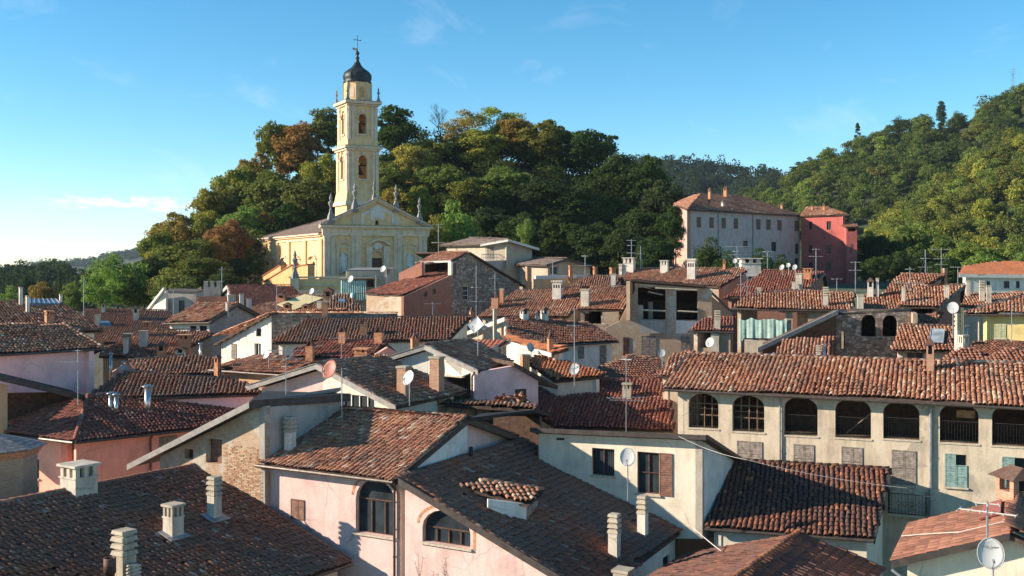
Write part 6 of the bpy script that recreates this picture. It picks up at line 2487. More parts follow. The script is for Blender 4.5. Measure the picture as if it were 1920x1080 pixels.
roof(H, (640, 640), 76, 2, 19, [(509, 642), (842, 637), (884, 594), (573, 599)], 't_old', 'coppo_mid', 'cream', over=.3, skip=(2,), ridge=(2,))
chimney(H, 682, 627, 597, 15, 'brick')
chimney(H, 778, 652, 626, 19, 'brick', d=72)
H = house('white gable house with two narrow windows and rubble stone side wall', 460, 640, 84)
W = panel(H, (509, 600), 82, -32, [(415, 641), (509, 590), (509, 700), (415, 700)], 'white',
          holes=[(480, 616, 490, 631, {'kind': 'glass', 'bars': (0, 0), 'sill': None}), (435, 645, 443, 672, {'kind': 'shut', 'mat': 'wood_g', 'sill': None}), (477, 644, 489, 668, {'kind': 'glass', 'bars': (1, 0), 'mat': 'win_w', 'sill': None})])
W2 = panel(H, (509, 600), 82, 3, [(509, 589), (745, 588), (745, 660), (509, 660)], 'stone')
a, b = W.hit(407, 644) + W.n * .4, W.hit(511, 586) + W.n * .4
bk = -W.n * 9
rp = RP.make(b, -122, 18)
roof(H, rp, 0, 0, 0, None, 't_warm', 'coppo_far', no_walls=True, world=[a, b, b + bk, a + bk])
ridge_tiles(H.roof, W2.hit(511, 587), W2.hit(745, 587), M['t_warm'], False, .13)
mb = MB()
for i in range(8):
    q = a.lerp(b, (i + .5) / 8) - up * .25
    mb.box(q, W.d * .1, -W.n * .5, up * .14)
mb.build('rafter_ends', M['beam'], H.e)
chimney(H, 609, 604, 565, 11, 'plain', 'brick_o', d=81.5, ang=0)

# --- left middle distance
H = house('house with a long dotted dark roof behind the salmon house', 320, 720, 60)
roof(H, (240, 742), 58, 10, 17, [(148, 750), (485, 738), (485, 724), (430, 712), (318, 706), (232, 697)], 't_old', 'coppo_mid', 'lilac', over=.3, skip=(2, 3, 4), ridge=(3, 4))
H = house('low house with a sunflecked hip roof and a small open gable', 330, 690, 67)
roof(H, (300, 704), 66, 10, 18, [(268, 706), (414, 700), (400, 672), (345, 668), (242, 677)], 't_warm', 'coppo_mid', 'beige', over=.3, skip=(2, 3), ridge=(3,), back=3, btiles=False)
panel(H, (240, 690), 66.5, 25, [(207, 700), (235, 681), (272, 704), (272, 712), (207, 712)], 'coral')
chimney(H, 208, 702, 662, 5, 'steel', d=65)
chimney(H, 231, 705, 678, 5, 'steel', d=65)
H = house('house with a red tiled roof carrying a cluster of seven mixed chimneys', 290, 650, 85)
roof(H, (240, 668), 84, 5, 20, [(185, 668), (322, 674), (347, 656), (402, 624), (372, 621), (292, 619), (255, 632), (189, 655)], 't_warm', 'coppo_mid', 'brick', over=.3, skip=(3, 4, 5, 6), ridge=(4,))
for x, yb, yt, w, k, m in ((236, 664, 633, 10, 'plain', 'chim_w'), (240, 652, 625, 17, 'plain', 'brick_r'), (275, 630, 603, 15, 'box', 'brick_o'), (269, 650, 620, 17, 'plain', 'chim'), (303, 675, 640, 19, 'hat', 'brick_o'), (346, 650, 627, 28, 'box', 'brick_o'), (339, 672, 650, 21, 'hat', 'chim')):
    chimney(H, x, yb, yt, w, k, m)
chimney(H, 376, 672, 643, 5, 'steel', d=80)
H = house('long low house with a dark roof and a blue skylight left of the sunlit gable', 250, 610, 100)
roof(H, (250, 644), 98, 8, 20, [(157, 646), (300, 642), (345, 601), (312, 583), (157, 581)], 't_old', 'coppo_mid', 'beige', over=.3, skip=(3,), ridge=(3,), back=4, btiles=False)
chimney(H, 255, 600, 573, 14, 'hat', 'chim')
chimney(H, 194, 586, 567, 8, 'hat', 'chim')
chimney(H, 183, 610, 590, 12, 'plain', 'chim')
q = [H.pl.hit(*c_) + H.pl.n * .15 for c_ in ((189, 612), (210, 612), (204, 604), (189, 604))]
mb = MB()
mb.slab(q, H.pl.n * -.2)
mb.build('roof_window', M['blue'], H.e)
H = house('small house with a bright sunlit tiled roof and stained grey gable', 380, 595, 91)
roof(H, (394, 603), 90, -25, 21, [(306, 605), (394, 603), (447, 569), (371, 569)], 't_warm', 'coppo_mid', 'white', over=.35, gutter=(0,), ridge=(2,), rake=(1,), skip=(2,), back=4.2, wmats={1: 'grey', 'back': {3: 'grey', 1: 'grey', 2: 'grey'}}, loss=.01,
     holes={0: [(356, 611, 368, 621, {'kind': 'glass', 'sill': None}), (374, 611, 388, 621, {'kind': 'glass', 'sill': None})]})
chimney(H, 426, 583, 567, 7, 'plain')
chimney(H, 369, 573, 558, 8, 'plain', 'brick_o', d=96)
chimney(H, 434, 574, 553, 20, 'plain', 'chim', d=95)
chimney(H, 453, 571, 551, 11, 'plain', 'chim_w', d=96)
chimney(H, 467, 582, 559, 12, 'plain', 'chim_w', d=96)
H = house('small grey rendered hut with a dark door and slanting side', 335, 565, 116, name='hut', cat='hut')
roof(H, (367, 546), 116, 14, 4, [(308, 544), (369, 546), (388, 541), (322, 540)], tiles=False, wall='grey', over=.12, holes={0: [(335, 563, 346, 590, {'kind': 'glass', 'bars': (0, 0), 'sill': None})]}, deck='t_grey')
panel(H, (311, 560), 116, -30, [(281, 584), (311, 545), (311, 600), (281, 600)], 'white')
a, b = at(277, 584, 118), at(311, 541, 115.6)
board(H, a, b, .3, .3, 'fascia_w')
H = house('house with a flecked dark red roof and crenellated stone chimney stack', 480, 550, 109)
roof(H, (480, 575), 106, 32, 19, [(433, 562), (474, 578), (566, 556), (546, 536), (426, 536)], 't_red', 'coppo_mid', 'white', over=.3, ridge=(3,), skip=(3,), back=3, rake=(4,), fmat='fascia_w', btiles=False)
c_ = at(398, 562, 112)
mb = MB()
mb.cbox((c_.x, c_.y), 1.75, 1.3, c_.z - 3, c_.z + 1.35, 15)
for i in (-1, 0, 1):
    mb.cbox((c_.x + i * .62, c_.y + i * .17), .4, 1.3, c_.z + 1.35, c_.z + 1.85, 15)
    mb.cbox((c_.x + i * .62, c_.y + i * .17), .46, 1.36, c_.z + 1.85, c_.z + 1.95, 15)
mb.build('crenellated_chimney', M['grey'], H.e)
panel(H, (400, 575), 111, 10, [(370, 556), (440, 556), (440, 600), (370, 600)], 'brick_r')
H = house('small house with a tiled roof half covered by a pale yellow sheet', 540, 570, 98)
roof(H, (500, 588), 97, -6, 18, [(462, 590), (625, 590), (606, 553), (572, 551), (474, 576)], 't_warm', 'coppo_far', 'cream', over=.3, skip=(2, 3))
q = [H.pl.hit(*c_) + H.pl.n * .2 for c_ in ((520, 574), (548, 586), (606, 562), (572, 555))]
mb = MB()
mb.slab(q, H.pl.n * -.06)
mb.build('roof_sheet', M['awning'], H.e)
for x, yb, yt, w, m in ((539, 588, 567, 17, 'brick_o'), (574, 588, 569, 16, 'brick_o'), (616, 580, 539, 22, 'brick_r'), (528, 566, 550, 22, 'brick_o')):
    chimney(H, x, yb, yt, w, 'hat', m)
chimney(H, 599, 586, 564, 10, 'plain')
H = house('small hip roof with a roof window below the mint corrugated balcony', 645, 570, 94)
roof(H, (645, 586), 92, 8, 18, [(605, 587), (680, 587), (676, 575), (652, 552), (624, 553)], 't_warm', 'coppo_far', 'cream', over=.3, skip=(3,))
q = [H.pl.hit(*c_) + H.pl.n * .15 for c_ in ((634, 568), (648, 568), (646, 563), (635, 563))]
mb = MB()
mb.slab(q, H.pl.n * -.2)
mb.build('roof_window', M['glass_b'], H.e)

# --- building with the mint balcony, below the church
H = house('beige terrace building with mint corrugated balcony sheets below the church', 690, 540, 113)
roof(H, (725, 505), 113, 14, 2, [(649, 505), (727, 505), (740, 501), (664, 501)], tiles=False, wall='beige', over=.02, holes={0: [(688, 524, 701, 538, {'kind': 'glass', 'sill': None})]}, deck='fascia')
W = Wall(*[(lambda q: (q.x, q.y))(at(px_, 540, 111.4)) for px_ in (639, 688)], 1)
if W.n.y > 0:
    W.n = -W.n
def corrugated(name, x0, y0, x1, y1):
    a0, a1, z0, z1 = W.rect(x0, y0, x1, y1)
    mb = MB()
    k = int((a1 - a0) / .11)
    pts = [W.pt(a0 + (a1 - a0) * i / k, z, .06 * (i % 2)) for z in (z0, z1) for i in range(k + 1)]
    pts += [p_ - W.n * .02 for p_ in pts]
    m_ = k + 1
    fs = [(i, i + 1, m_ + i + 1, m_ + i) for i in range(k)] + [(2 * m_ + i, 3 * m_ + i, 3 * m_ + i + 1, 2 * m_ + i + 1) for i in range(k)]
    mb.add(pts, fs)
    return mb.build(name, M['mint'], H.e)
corrugated('balcony_sheet', 639, 526, 686, 550)
corrugated('balcony_sheet', 656, 551, 690, 563)
sheet(H, [at(634, 522, 111.2), at(702, 520, 111.2), at(702, 519, 113), at(640, 520, 113)], 'fascia', 'canopy', .1)
p_ = at(662, 562, 111)
mb = MB()
mb.lathe(p_, [(.25, 0), (.27, .1), (.27, .6), (.2, .7)], 12)
tag(mb.build('water_butt', M['mint'], None, True, org=p_), 'small teal water butt under the mint balcony', 'water butt')
mb = MB()
mb.box(at(634, 552, 111.6), Vector((3.2, .4, 0)), Vector((0, 2, 0)), up * -.12)
mb.build('balcony_slab', M['fascia'], H.e)
chimney(H, 709, 556, 516, 12, 'louvre', 'chim', d=109, ang=10)
chimney(H, 728, 556, 503, 11, 'box', 'chim', d=109, ang=10)

# --- tall stone and brick gable with the open loft
H = house('tall gabled house, rubble stone and red brick, with an open loft in its roof', 830, 540, 102)
roof(H, (754, 554), 100, -35, 14.3, [(684, 549), (754, 554), (846, 515), (843, 506), (788, 514), (752, 527), (735, 530)], 't_red', 'coppo_mid', 'brick_p', over=.2, skip=(1, 2, 3, 4, 5, 6), gutter=())
pe = at(846, 489, 106)
roof(H, RP.make(pe, -35, 17), 0, 0, 0, [(780, 494), (848, 489), (877, 473), (824, 474), (806, 480)], 't_warm', 'coppo_mid', no_walls=True, ridge=(2,))
W = panel(H, (754, 554), 100, 55, [(757, 556), (846, 517), (846, 492), (877, 475), (935, 511), (995, 545), (995, 640), (757, 640)], 'stone', holes=[(868, 536, 879, 563, {'kind': 'glass', 'mat': 'win_w', 'bars': (0, 2), 'sill': None})])
panel(H, (754, 554), 99.6, 55, [(757, 556), (846, 516), (846, 600), (757, 620)], 'brick_r', thick=.3, holes=[(808, 541, 817, 551, {'kind': 'none'}), (794, 547, 801, 556, {'kind': 'none'})])
panel(H, (757, 570), 99.8, -35, [(729, 556), (757, 557), (757, 640), (729, 640)], 'beige')
panel(H, (792, 500), 106.5, -35, [(790, 494), (793, 494), (793, 516), (790, 516)], 'chim_w')
panel(H, (842, 500), 105.5, -35, [(840, 491), (846, 491), (846, 516), (840, 516)], 'chim_w')
wq = Wall(*[(q_.x, q_.y) for q_ in (at(790, 505, 107.8), at(845, 505, 106))], out=(-.57, -.82, 0))
room(H, wq, .1, wq.L - .1, CZ - .9, CZ + .35, 2.4, gap=.3)
panel(H, (760, 515), 107, -35, [(748, 512), (791, 491), (791, 516), (748, 532)], 'brick_r')
board(H, at(789, 492, 107.6), at(846, 490, 105.8), .18, .1, 'fascia_w', 'lintel')
bk = Vector((.82, -.57, 0))
a, b = W.hit(877, 472), W.hit(997, 545)
sheet(H, [a + bk * .3, b + bk * .3, b - bk * 7, a - bk * 7], 'deck', 'rear_roof', .15)

# --- big lit roofs in the centre right distance
H = house('wide sunlit tiled roof with a tall white chimney tower', 1000, 570, 97)
roof(H, (980, 594), 95, -14, 19, [(895, 593), (1064, 595), (1112, 545), (1085, 540), (968, 546)], 't_warm', 'coppo_mid', 'beige', over=.3, skip=(2, 3), ridge=(3,), back=4, btiles=False)
chimney(H, 1045, 559, 526, 25, 'tower')
chimney(H, 929, 578, 547, 17, 'brick')
chimney(H, 941, 568, 541, 10, 'plain', 'brick_o')
chimney(H, 885, 600, 576, 11, 'brick', d=92)
H = house('ruined stone house with a steep warm roof left of the open loft', 1130, 570, 92)
roof(H, (1120, 580), 91, -18, 19, [(1079, 580), (1168, 581), (1187, 560), (1178, 538), (1108, 539)], 't_warm', 'coppo_mid', 'stone', over=.35, skip=(3,), ridge=(3,), back=4, btiles=False,
     holes={0: [(1096, 584, 1127, 607, {'kind': 'none'})]})
chimney(H, 1098, 574, 542, 22, 'plain')
panel(H, (1145, 600), 90, -10, [(1129, 586), (1160, 585), (1160, 612), (1148, 613), (1133, 604)], 'brick_p', thick=.6)

H = house('tall shaded building with an open-fronted timber loft on brick piers', 1240, 600, 89)
W = panel(H, (1250, 600), 88, -3, [(1135, 615), (1162, 602), (1190, 545), (1190, 530), (1318, 537), (1335, 545), (1335, 760), (1135, 760)], 'brick_p',
          holes=[(1196, 539, 1248, 599, {'kind': 'none'}), (1268, 545, 1308, 600, {'kind': 'none'}), (1169, 633, 1179, 667, {'kind': 'shut', 'mat': 'wood'}), (1203, 630, 1229, 667, {'kind': 'shut', 'mat': 'wood_g', 'sill': None}), (1277, 631, 1293, 659, {'kind': 'shut', 'mat': 'wood_g', 'sill': None})])
panel(H, (1222, 612), 87.9, -3, [(1199, 600), (1248, 601), (1248, 625), (1199, 625)], 'grey', thick=.05, name='parapet')
panel(H, (1290, 612), 87.9, -3, [(1268, 601), (1330, 603), (1330, 625), (1268, 625)], 'white', thick=.05, name='parapet')
panel(H, (1316, 560), 88, 52, [(1316, 541), (1374, 588), (1374, 700), (1316, 700)], 'brick')
panel(H, (1186, 540), 88.2, 70, [(1181, 527), (1193, 530), (1193, 600), (1181, 600)], 'brick')
a0_, z0_ = W.sz(1193, 601)
a1_, z1_ = W.sz(1314, 537)
room(H, W, a0_, a1_, z0_, z1_ - .1, 4.5)
a, b = W.hit(1182, 523) + W.n * .5, W.hit(1322, 534) + W.n * .5
bk = Vector((0, 8, -2.2))
sheet(H, [a, b, b + bk, a + bk], 'deck', 'roof', .18)
board(H, W.hit(1318, 535) + W.n * .3, at(1377, 590, 93), .2, .1, 'fascia_d')
mb = MB()
for p_, q_ in (((1229, 540, 87.2), (1308, 544, 87.2)), ((1215, 547, 88.8), (1243, 553, 88.8)), ((1271, 583, 87.6), (1308, 585, 87.6)), ((1200, 581, 87.6), (1248, 583, 87.6)), ((1193, 535, 88.6), (1240, 545, 90))):
    mb.tube(at(*p_), at(*q_), .07, 5)
mb.build('loft_beams', M['sill'], H.e)
mb = MB()
mb.cbox((lambda q: (q.x, q.y))(at(1200, 590, 89)), .45, .45, CZ - 4.5, CZ - 3.2, 5)
mb.cbox((lambda q: (q.x, q.y))(at(1219, 590, 91)), .4, .4, CZ - 4.5, CZ - 3.0, 5)
mb.build('loft_cupboards', M['chim'], H.e)

# courtyard roofs in front of it
H = house('white house with a shaded dark roof and grey shutters in the middle', 1060, 640, 79)
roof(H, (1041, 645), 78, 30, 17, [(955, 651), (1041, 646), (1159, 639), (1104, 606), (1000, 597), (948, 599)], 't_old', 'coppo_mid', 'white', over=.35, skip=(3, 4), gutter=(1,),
     holes={1: [(1084, 650, 1094, 672, {'kind': 'shut', 'mat': 'wood_g', 'sill': None}), (1125, 648, 1136, 684, {'kind': 'shut', 'mat': 'wood_g', 'sill': None})]}, back=3, ridge=(4,), btiles=False)
W = panel(H, (949, 620), 79.5, -42, [(842, 642), (949, 602), (949, 690), (842, 690)], 'beige', holes=[(940, 612, 947, 634, {'kind': 'none'})])
board(H, W.hit(840, 640) + W.n * .3, W.hit(952, 598) + W.n * .3, .3, .08, 'fascia_w')
chimney(H, 928, 642, 579, 9, 'plain', 'concrete', d=77)
chimney(H, 983, 601, 577, 20, 'hat', 'chim_w')
chimney(H, 1008, 602, 582, 10, 'hat', 'chim_w')
chimney(H, 1021, 602, 575, 18, 'hat', 'chim_w')
H = house('small bright red roof triangle with white fascia behind the sunflecked gable', 918, 648, 68)
roof(H, (918, 657), 66, -20, 17, [(880, 645), (918, 657), (952, 638), (884, 636)], 't_red', 'flat', 'beige', over=.2)
board(H, at(917, 658, 65.6), at(956, 640, 68.5), .28, .06, 'fascia')
H = house('narrow house with an orange tile strip and white fascia above a cream wall', 1000, 650, 69)
roof(H, (1035, 661), 67, -58, 15, [(955, 640), (1035, 662), (1066, 653), (940, 628)], 't_orange', 'coppo_mid', 'cream', over=.25)
board(H, H.pts[0] - up * .12, H.pts[1] - up * .12, .26, .06, 'fascia_w')
chimney(H, 1032, 657, 623, 13, 'brick', d=67.5)
H = house('house with a bright orange new tile roof in the centre', 1070, 690, 66)
roof(H, (1100, 707), 64.5, -12, 18, [(988, 680), (1040, 714), (1142, 704), (1030, 668), (995, 670)], 't_orange', 'coppo_mid', 'cream', over=.25)
chimney(H, 984, 705, 664, 21, 'plain', 'brick_o', d=61)
H = house('shaded roof in the yard below the timber loft', 1200, 690, 76)
roof(H, (1180, 712), 70, 20, 16, [(1130, 716), (1262, 708), (1236, 672), (1180, 668), (1120, 690)], 't_old', 'coppo_mid', 'beige', over=.25, skip=(2, 3))
H = house('short red tile roof tucked behind the ridge of the arcaded building', 1270, 680, 66)
roof(H, (1260, 700), 63, -16, 20, [(1235, 704), (1310, 706), (1300, 662), (1262, 662)], 't_warm', 'coppo_mid', 'beige', over=.2)

H = house('small brick house with a red roof, open window and louvred chimney', 1340, 630, 79)
roof(H, (1330, 620), 77, -12, 20, [(1290, 619), (1376, 621), (1377, 592), (1320, 597)], 't_red', 'coppo_mid', 'brick_p', over=.25, holes={0: [(1304, 622, 1332, 652, {'kind': 'none'})]}, gutter=(0,), skip=(2,), back=3, btiles=False)
chimney(H, 1345, 617, 582, 15, 'louvre')
SM = H
panel(H, (1345, 660), 76.9, -12, [(1333, 622), (1348, 622), (1348, 668), (1333, 668)], 'chim', thick=.1, name='render_patch')

# far roofs below the trees
H = house('far low roof with a short wall left of the aerials', 1110, 528, 113)
roof(H, (1110, 537), 112, -10, 18, [(1064, 537), (1152, 538), (1168, 518), (1104, 518)], 't_warm', 'coppo_far', 'beige', over=.3, skip=(2,), ridge=(2,), back=3, btiles=False)
chimney(H, 1150, 540, 513, 12, 'plain', 'chim_w')
chimney(H, 1149, 521, 502, 13, 'box', 'brick_o', d=116)
H = house('far sunlit roof carrying a wide white chimney block', 1190, 520, 118)
roof(H, (1180, 524), 117, -20, 17, [(1150, 538), (1216, 525), (1262, 503), (1181, 505)], 't_warm', 'coppo_far', 'beige', over=.3, skip=(2,), ridge=(2,), back=3, btiles=False)
chimney(H, 1180, 509, 483, 28, 'box', 'chim_w')
chimney(H, 1164, 512, 495, 9, 'box', 'chim_w')
chimney(H, 1246, 511, 488, 20, 'box', 'chim_w')
H = house('far sunlit roof with a tall white hooded chimney near its middle', 1310, 520, 110)
roof(H, (1330, 536), 108, -22, 18, [(1212, 526), (1350, 538), (1402, 508), (1392, 503), (1268, 504)], 't_warm', 'coppo_far', 'brick_p', over=.3, skip=(3, 2), ridge=(3,), back=4, btiles=False)
chimney(H, 1297, 522, 485, 24, 'tower')
chimney(H, 1358, 505, 484, 7, 'hat', 'brick_o')
chimney(H, 1406, 508, 484, 44, 'box', 'chim_w', d=118, ang=-5)
H = house('far red roof with a brick gable and clustered chimneys', 1450, 530, 103)
roof(H, (1430, 558), 101, -20, 18, [(1356, 559), (1506, 551), (1547, 511), (1432, 507)], 't_red', 'coppo_far', 'brick_r', over=.3, skip=(2,), ridge=(2,), rake=(1,), back=4.2, btiles=False)
chimney(H, 1498, 545, 512, 17, 'plain')
chimney(H, 1515, 522, 503, 22, 'box', 'brick_o')
chimney(H, 1488, 550, 528, 9, 'plain')
chimney(H, 1424, 556, 539, 12, 'louvre')

# --- right middle distance
H = house('long sunlit roof above the mint tarpaulin loggia', 1480, 570, 83)
roof(H, (1500, 579), 82, -14, 17, [(1370, 578), (1598, 581), (1602, 551), (1505, 545), (1404, 551)], 't_warm', 'coppo_mid', 'brick_p', over=.35, gutter=(0,), skip=(2, 3), ridge=(2, 3), back=4, btiles=False,
     holes={0: [(1388, 581, 1473, 633, {'kind': 'none'}), (1486, 586, 1515, 619, {'kind': 'none'})]})
chimney(H, 1548, 574, 538, 13, 'louvre')
chimney(H, 1613, 583, 552, 15, 'plain')
LG = H.walls[0]
mb = MB()
a0, z0 = LG.sz(1486, 619)
mb.box(LG.pt(a0 + .35, z0 + .05, -.5), LG.d * .85, -LG.n * .06, up * 1.3)
mb.build('door', M['wood_o'], H.e)
tp_ = at(1430, 634, 81.5)
# tarpaulin hung across the loggia
a0, a1, z0, z1 = LG.rect(1386, 597, 1475, 634)
mb = MB()
k, kz = 40, 6
for j in range(kz + 1):
    for i in range(k + 1):
        t_ = i / k
        sag = .22 * abs(math.sin(t_ * math.pi * 4)) * (j / kz) + .12 * (j == kz) * math.sin(t_ * 17)
        mb.v.append(tuple(LG.pt(a0 + (a1 - a0) * t_, z0 + (z1 - z0) * j / kz - sag * .5 + (.25 if t_ < .1 else 0) * (j / kz - 1), .12 + .035 * math.sin(t_ * 30) * (1 - .6 * j / kz) + .02 * math.sin(t_ * 71))))
for j in range(kz):
    for i in range(k):
        q_ = j * (k + 1) + i
        mb.f.append((q_, q_ + 1, q_ + k + 2, q_ + k + 1))
        mb.mi.append(0)
n0 = len(mb.v)
mb.v += [tuple(Vector(v_) - LG.n * .02) for v_ in mb.v]
mb.f += [tuple(i_ + n0 for i_ in reversed(f_)) for f_ in mb.f]
mb.mi = [0] * len(mb.f)
tag(mb.build('tarpaulin', M['tarp'], None, True, org=LG.pt(a0, z0, .12)), 'pale mint tarpaulin hung across a loggia on the right', 'tarpaulin')

H = house('stepped sunlit roofs with a brick gable below the wooded slope', 1700, 550, 84)
roof(H, (1650, 581), 84, -16, 17, [(1610, 582), (1690, 581), (1735, 537), (1772, 516), (1689, 514), (1655, 550), (1618, 553)], 't_warm', 'coppo_mid', 'brick_p', over=.3, skip=(3, 4, 5), ridge=(3,), back=3, btiles=False)
chimney(H, 1632, 556, 520, 15, 'hat', 'chim_w')
chimney(H, 1645, 556, 521, 7, 'plain', 'chim_w')
roof(H, (1700, 574), 80, -20, 17, [(1682, 574), (1761, 575), (1809, 535), (1734, 537)], 't_warm', 'coppo_mid', 'brick_r', over=.3, skip=(2,), ridge=(2,), rake=(1,), back=4.4,
     holes={0: [(1706, 577, 1752, 588, {'kind': 'none'})]})
chimney(H, 1694, 567, 537, 10, 'plain')
chimney(H, 1775, 560, 535, 12, 'plain')
chimney(H, 1771, 522, 503, 10, 'plain', 'brick_o', d=92)
roof(H, (1740, 612), 78, -14, 20, [(1704, 612), (1752, 613), (1766, 588), (1712, 588)], 't_warm', 'coppo_mid', 'brick_p', over=.2)
H = house('cluster of old roofs and pale chimneys right of the brick gable', 1845, 555, 96)
roof(H, (1850, 575), 94, -14, 14, [(1800, 573), (1930, 578), (1930, 548), (1800, 550)], 't_warm', 'coppo_far', 'beige', over=.3)
for x, yb, yt, w, k in ((1841, 566, 526, 12, 'louvre'), (1854, 568, 535, 11, 'plain'), (1815, 556, 526, 10, 'plain')):
    chimney(H, x, yb, yt, w, k)
H = house('ruined brown stone house with two dark arches', 1640, 620, 77)
W = panel(H, (1640, 610), 75, -8, [(1552, 602), (1570, 588), (1600, 584), (1640, 580), (1675, 583), (1706, 583), (1706, 720), (1552, 720)], 'stone',
          holes=[(1615, 590, 1643, 631, {'arch': True, 'kind': 'none'}), (1655, 591, 1683, 631, {'arch': True, 'kind': 'none'}), (1578, 622, 1584, 655, {'kind': 'none'})], thick=.5)
a0_, z0_ = W.sz(1606, 640)
a1_, z1_ = W.sz(1692, 586)
room(H, W, a0_, a1_, z0_, z1_, 3.5, gap=.52)
sheet(H, [W.hit(1568, 588) + up * .05, W.hit(1706, 583) + up * .1, at(1712, 578, 81), at(1566, 580, 81)], 'black', 'roof', .15)
panel(H, (1706, 610), 75, 80, [(1706, 584), (1712, 588), (1712, 700), (1706, 700)], 'brick_p')
H = house('lean-to with a long slanting verge and a lit red roof under it', 1500, 640, 69)
roof(H, (1500, 671), 66, -18, 18, [(1446, 672), (1556, 674), (1564, 632), (1470, 638)], 't_warm', 'coppo_mid', 'beige', over=.2)
chimney(H, 1534, 682, 647, 12, 'louvre')
chimney(H, 1545, 682, 645, 5, 'steel')
a, b = at(1419, 656, 71), at(1570, 585, 73)
board(H, a, b, .3, .12, 'fascia', 'verge_board')
sheet(H, [a, b, b + Vector((1.0, 4, 0)), a + Vector((1.0, 4, 0))], 'deck', 'roof', .15)
panel(H, (1500, 640), 74.5, 12, [(1425, 660), (1568, 590), (1568, 720), (1425, 720)], 'wood')
panel(H, (1420, 680), 71.5, -12, [(1396, 636), (1430, 640), (1430, 700), (1396, 700)], 'beige')
H = house('low tiled house with a square roof panel behind the arcade ridge', 1730, 640, 70)
roof(H, (1730, 656), 69, -14, 17, [(1671, 656), (1790, 658), (1786, 613), (1690, 610)], 't_warm', 'coppo_mid', 'beige', over=.35, skip=(2,), ridge=(2,), back=3, btiles=False,
     holes={0: [(1700, 660, 1732, 680, {'kind': 'glass', 'mat': 'wood_o', 'sill': None})]})
pl = H.pl
q = [pl.hit(*c_) + pl.n * .25 for c_ in ((1742, 648), (1768, 649), (1771, 624), (1746, 623))]
e_ = thing('solar_panel', 'square grey solar panel on the roof beside the white dish', 'solar panel', pl.hit(1756, 640))
mb = MB()
mb.slab(q, pl.n * -.05)
mb.build('pane', M['glass_g'], e_)
mb = MB()
for i in range(4):
    mb.tube(q[i], q[(i + 1) % 4], .035, 5)
    mb.tube(q[i], q[i] - pl.n * .3, .025, 4)
mb.build('frame', M['alu'], e_)
chimney(H, 1795, 658, 588, 11, 'louvre', 'chim', d=66)
chimney(H, 1812, 640, 610, 6, 'steel', d=66)
chimney(H, 1806, 668, 628, 20, 'box', 'chim', d=65)
H = house('yellow house with sage shutters at the right edge', 1880, 600, 72)
roof(H, (1870, 588), 70, -24, 18, [(1807, 588), (2000, 588), (2000, 545), (1925, 553)], 't_warm', 'coppo_mid', 'yellow', over=.45, gutter=(0,), ridge=(3,), skip=(2,),
     holes={0: [(1866, 606, 1885, 634, {'kind': 'shut', 'mat': 'sage'})]})
downpipe(H, H.walls[0], 1835, 592, 680, 'sill')
H = house('low black roof in front of the yellow house', 1880, 655, 65)
roof(H, (1870, 668), 62, -8, 8, [(1818, 666), (2000, 672), (2000, 640), (1824, 642)], 't_dark', 'coppo_mid', 'brick_p', over=.2)
H = house('small brown hip roofs rising behind the right end of the arcade', 1850, 670, 60)
roof(H, (1800, 683), 58, -12, 17, [(1748, 684), (1850, 690), (1840, 662), (1803, 652)], 't_brown', 'coppo_mid', 'beige', over=.2)
roof(H, (1870, 690), 57, -12, 17, [(1806, 690), (1990, 700), (1960, 672), (1893, 653)], 't_brown', 'coppo_mid', 'beige', over=.2)
H = house('modern pale house with an orange hipped roof at the far right', 1860, 515, 150)
roof(H, (1860, 516), 150, 0, 15, [(1798, 514), (1970, 516), (1970, 497), (1905, 489), (1860, 491), (1808, 498)], 't_orange', 'flat', 'white', over=.5, skip=(3, 4), back=4, btiles=False,
     holes={0: [(1850, 527, 1856, 540, {'kind': 'glass'}), (1882, 527, 1893, 540, {'kind': 'glass'}), (1905, 527, 1912, 540, {'kind': 'glass'})]})
board(H, H.pts[0] - up * .2, H.pts[1] - up * .2, .5, .1, 'fascia_w')
# --- two modern houses under the trees
H = house('modern beige gabled house with a balcony under the wooded hill', 900, 470, 132)
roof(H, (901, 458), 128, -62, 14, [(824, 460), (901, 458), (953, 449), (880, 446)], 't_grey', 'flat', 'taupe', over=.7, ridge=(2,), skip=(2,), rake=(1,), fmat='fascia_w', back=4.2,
     holes={1: [(914, 463, 925, 485, {'kind': 'shut', 'mat': 'wood_g', 'sill': None})], 'back': {3: [(956, 463, 967, 485, {'kind': 'shut', 'mat': 'wood_g', 'sill': None})]}})
mb = MB()
a, b, c_ = at(903, 482, 124), at(984, 480, 134), at(984, 494, 134)
for p_, q_ in ((a, b),):
    for i in range(22):
        w_ = p_.lerp(q_, i / 21)
        mb.tube(w_ - up * .75, w_ + up * .3, .03, 4)
    mb.tube(p_ + up * .3, q_ + up * .3, .045, 5)
    mb.tube(p_ - up * .1, q_ - up * .1, .03, 5)
mb.build('balcony_railing', M['zinc'], H.e)
panel(H, (903, 495), 124, 46, [(900, 490), (984, 486), (984, 520), (900, 520)], 'grey')
mb = MB()
mb.slab([a - up * .75, b - up * .75, b - up * .75 + Vector((-2.2, 2, 0)), a - up * .75 + Vector((-2.2, 2, 0))], up * -.2)
mb.build('balcony_slab', M['fascia'], H.e)
H = house('low modern house with a brown roof and long white terrace edge', 1040, 505, 122)
roof(H, (1024, 496), 120, -62, 13, [(962, 495), (1024, 497), (1064, 485), (1000, 484)], 't_grey', 'flat', 'taupe', over=.6, ridge=(2,), skip=(2,), rake=(1,), fmat='fascia_d', back=4,
     holes={1: [(1030, 499, 1046, 515, {'kind': 'glass', 'mat': 'win_w', 'sill': None})], 'back': {3: [(1070, 499, 1082, 512, {'kind': 'glass', 'mat': 'win_w', 'sill': None})]}})
board(H, at(1001, 520, 112), at(1104, 518, 118), .35, .3, 'fascia_w', 'terrace_edge')
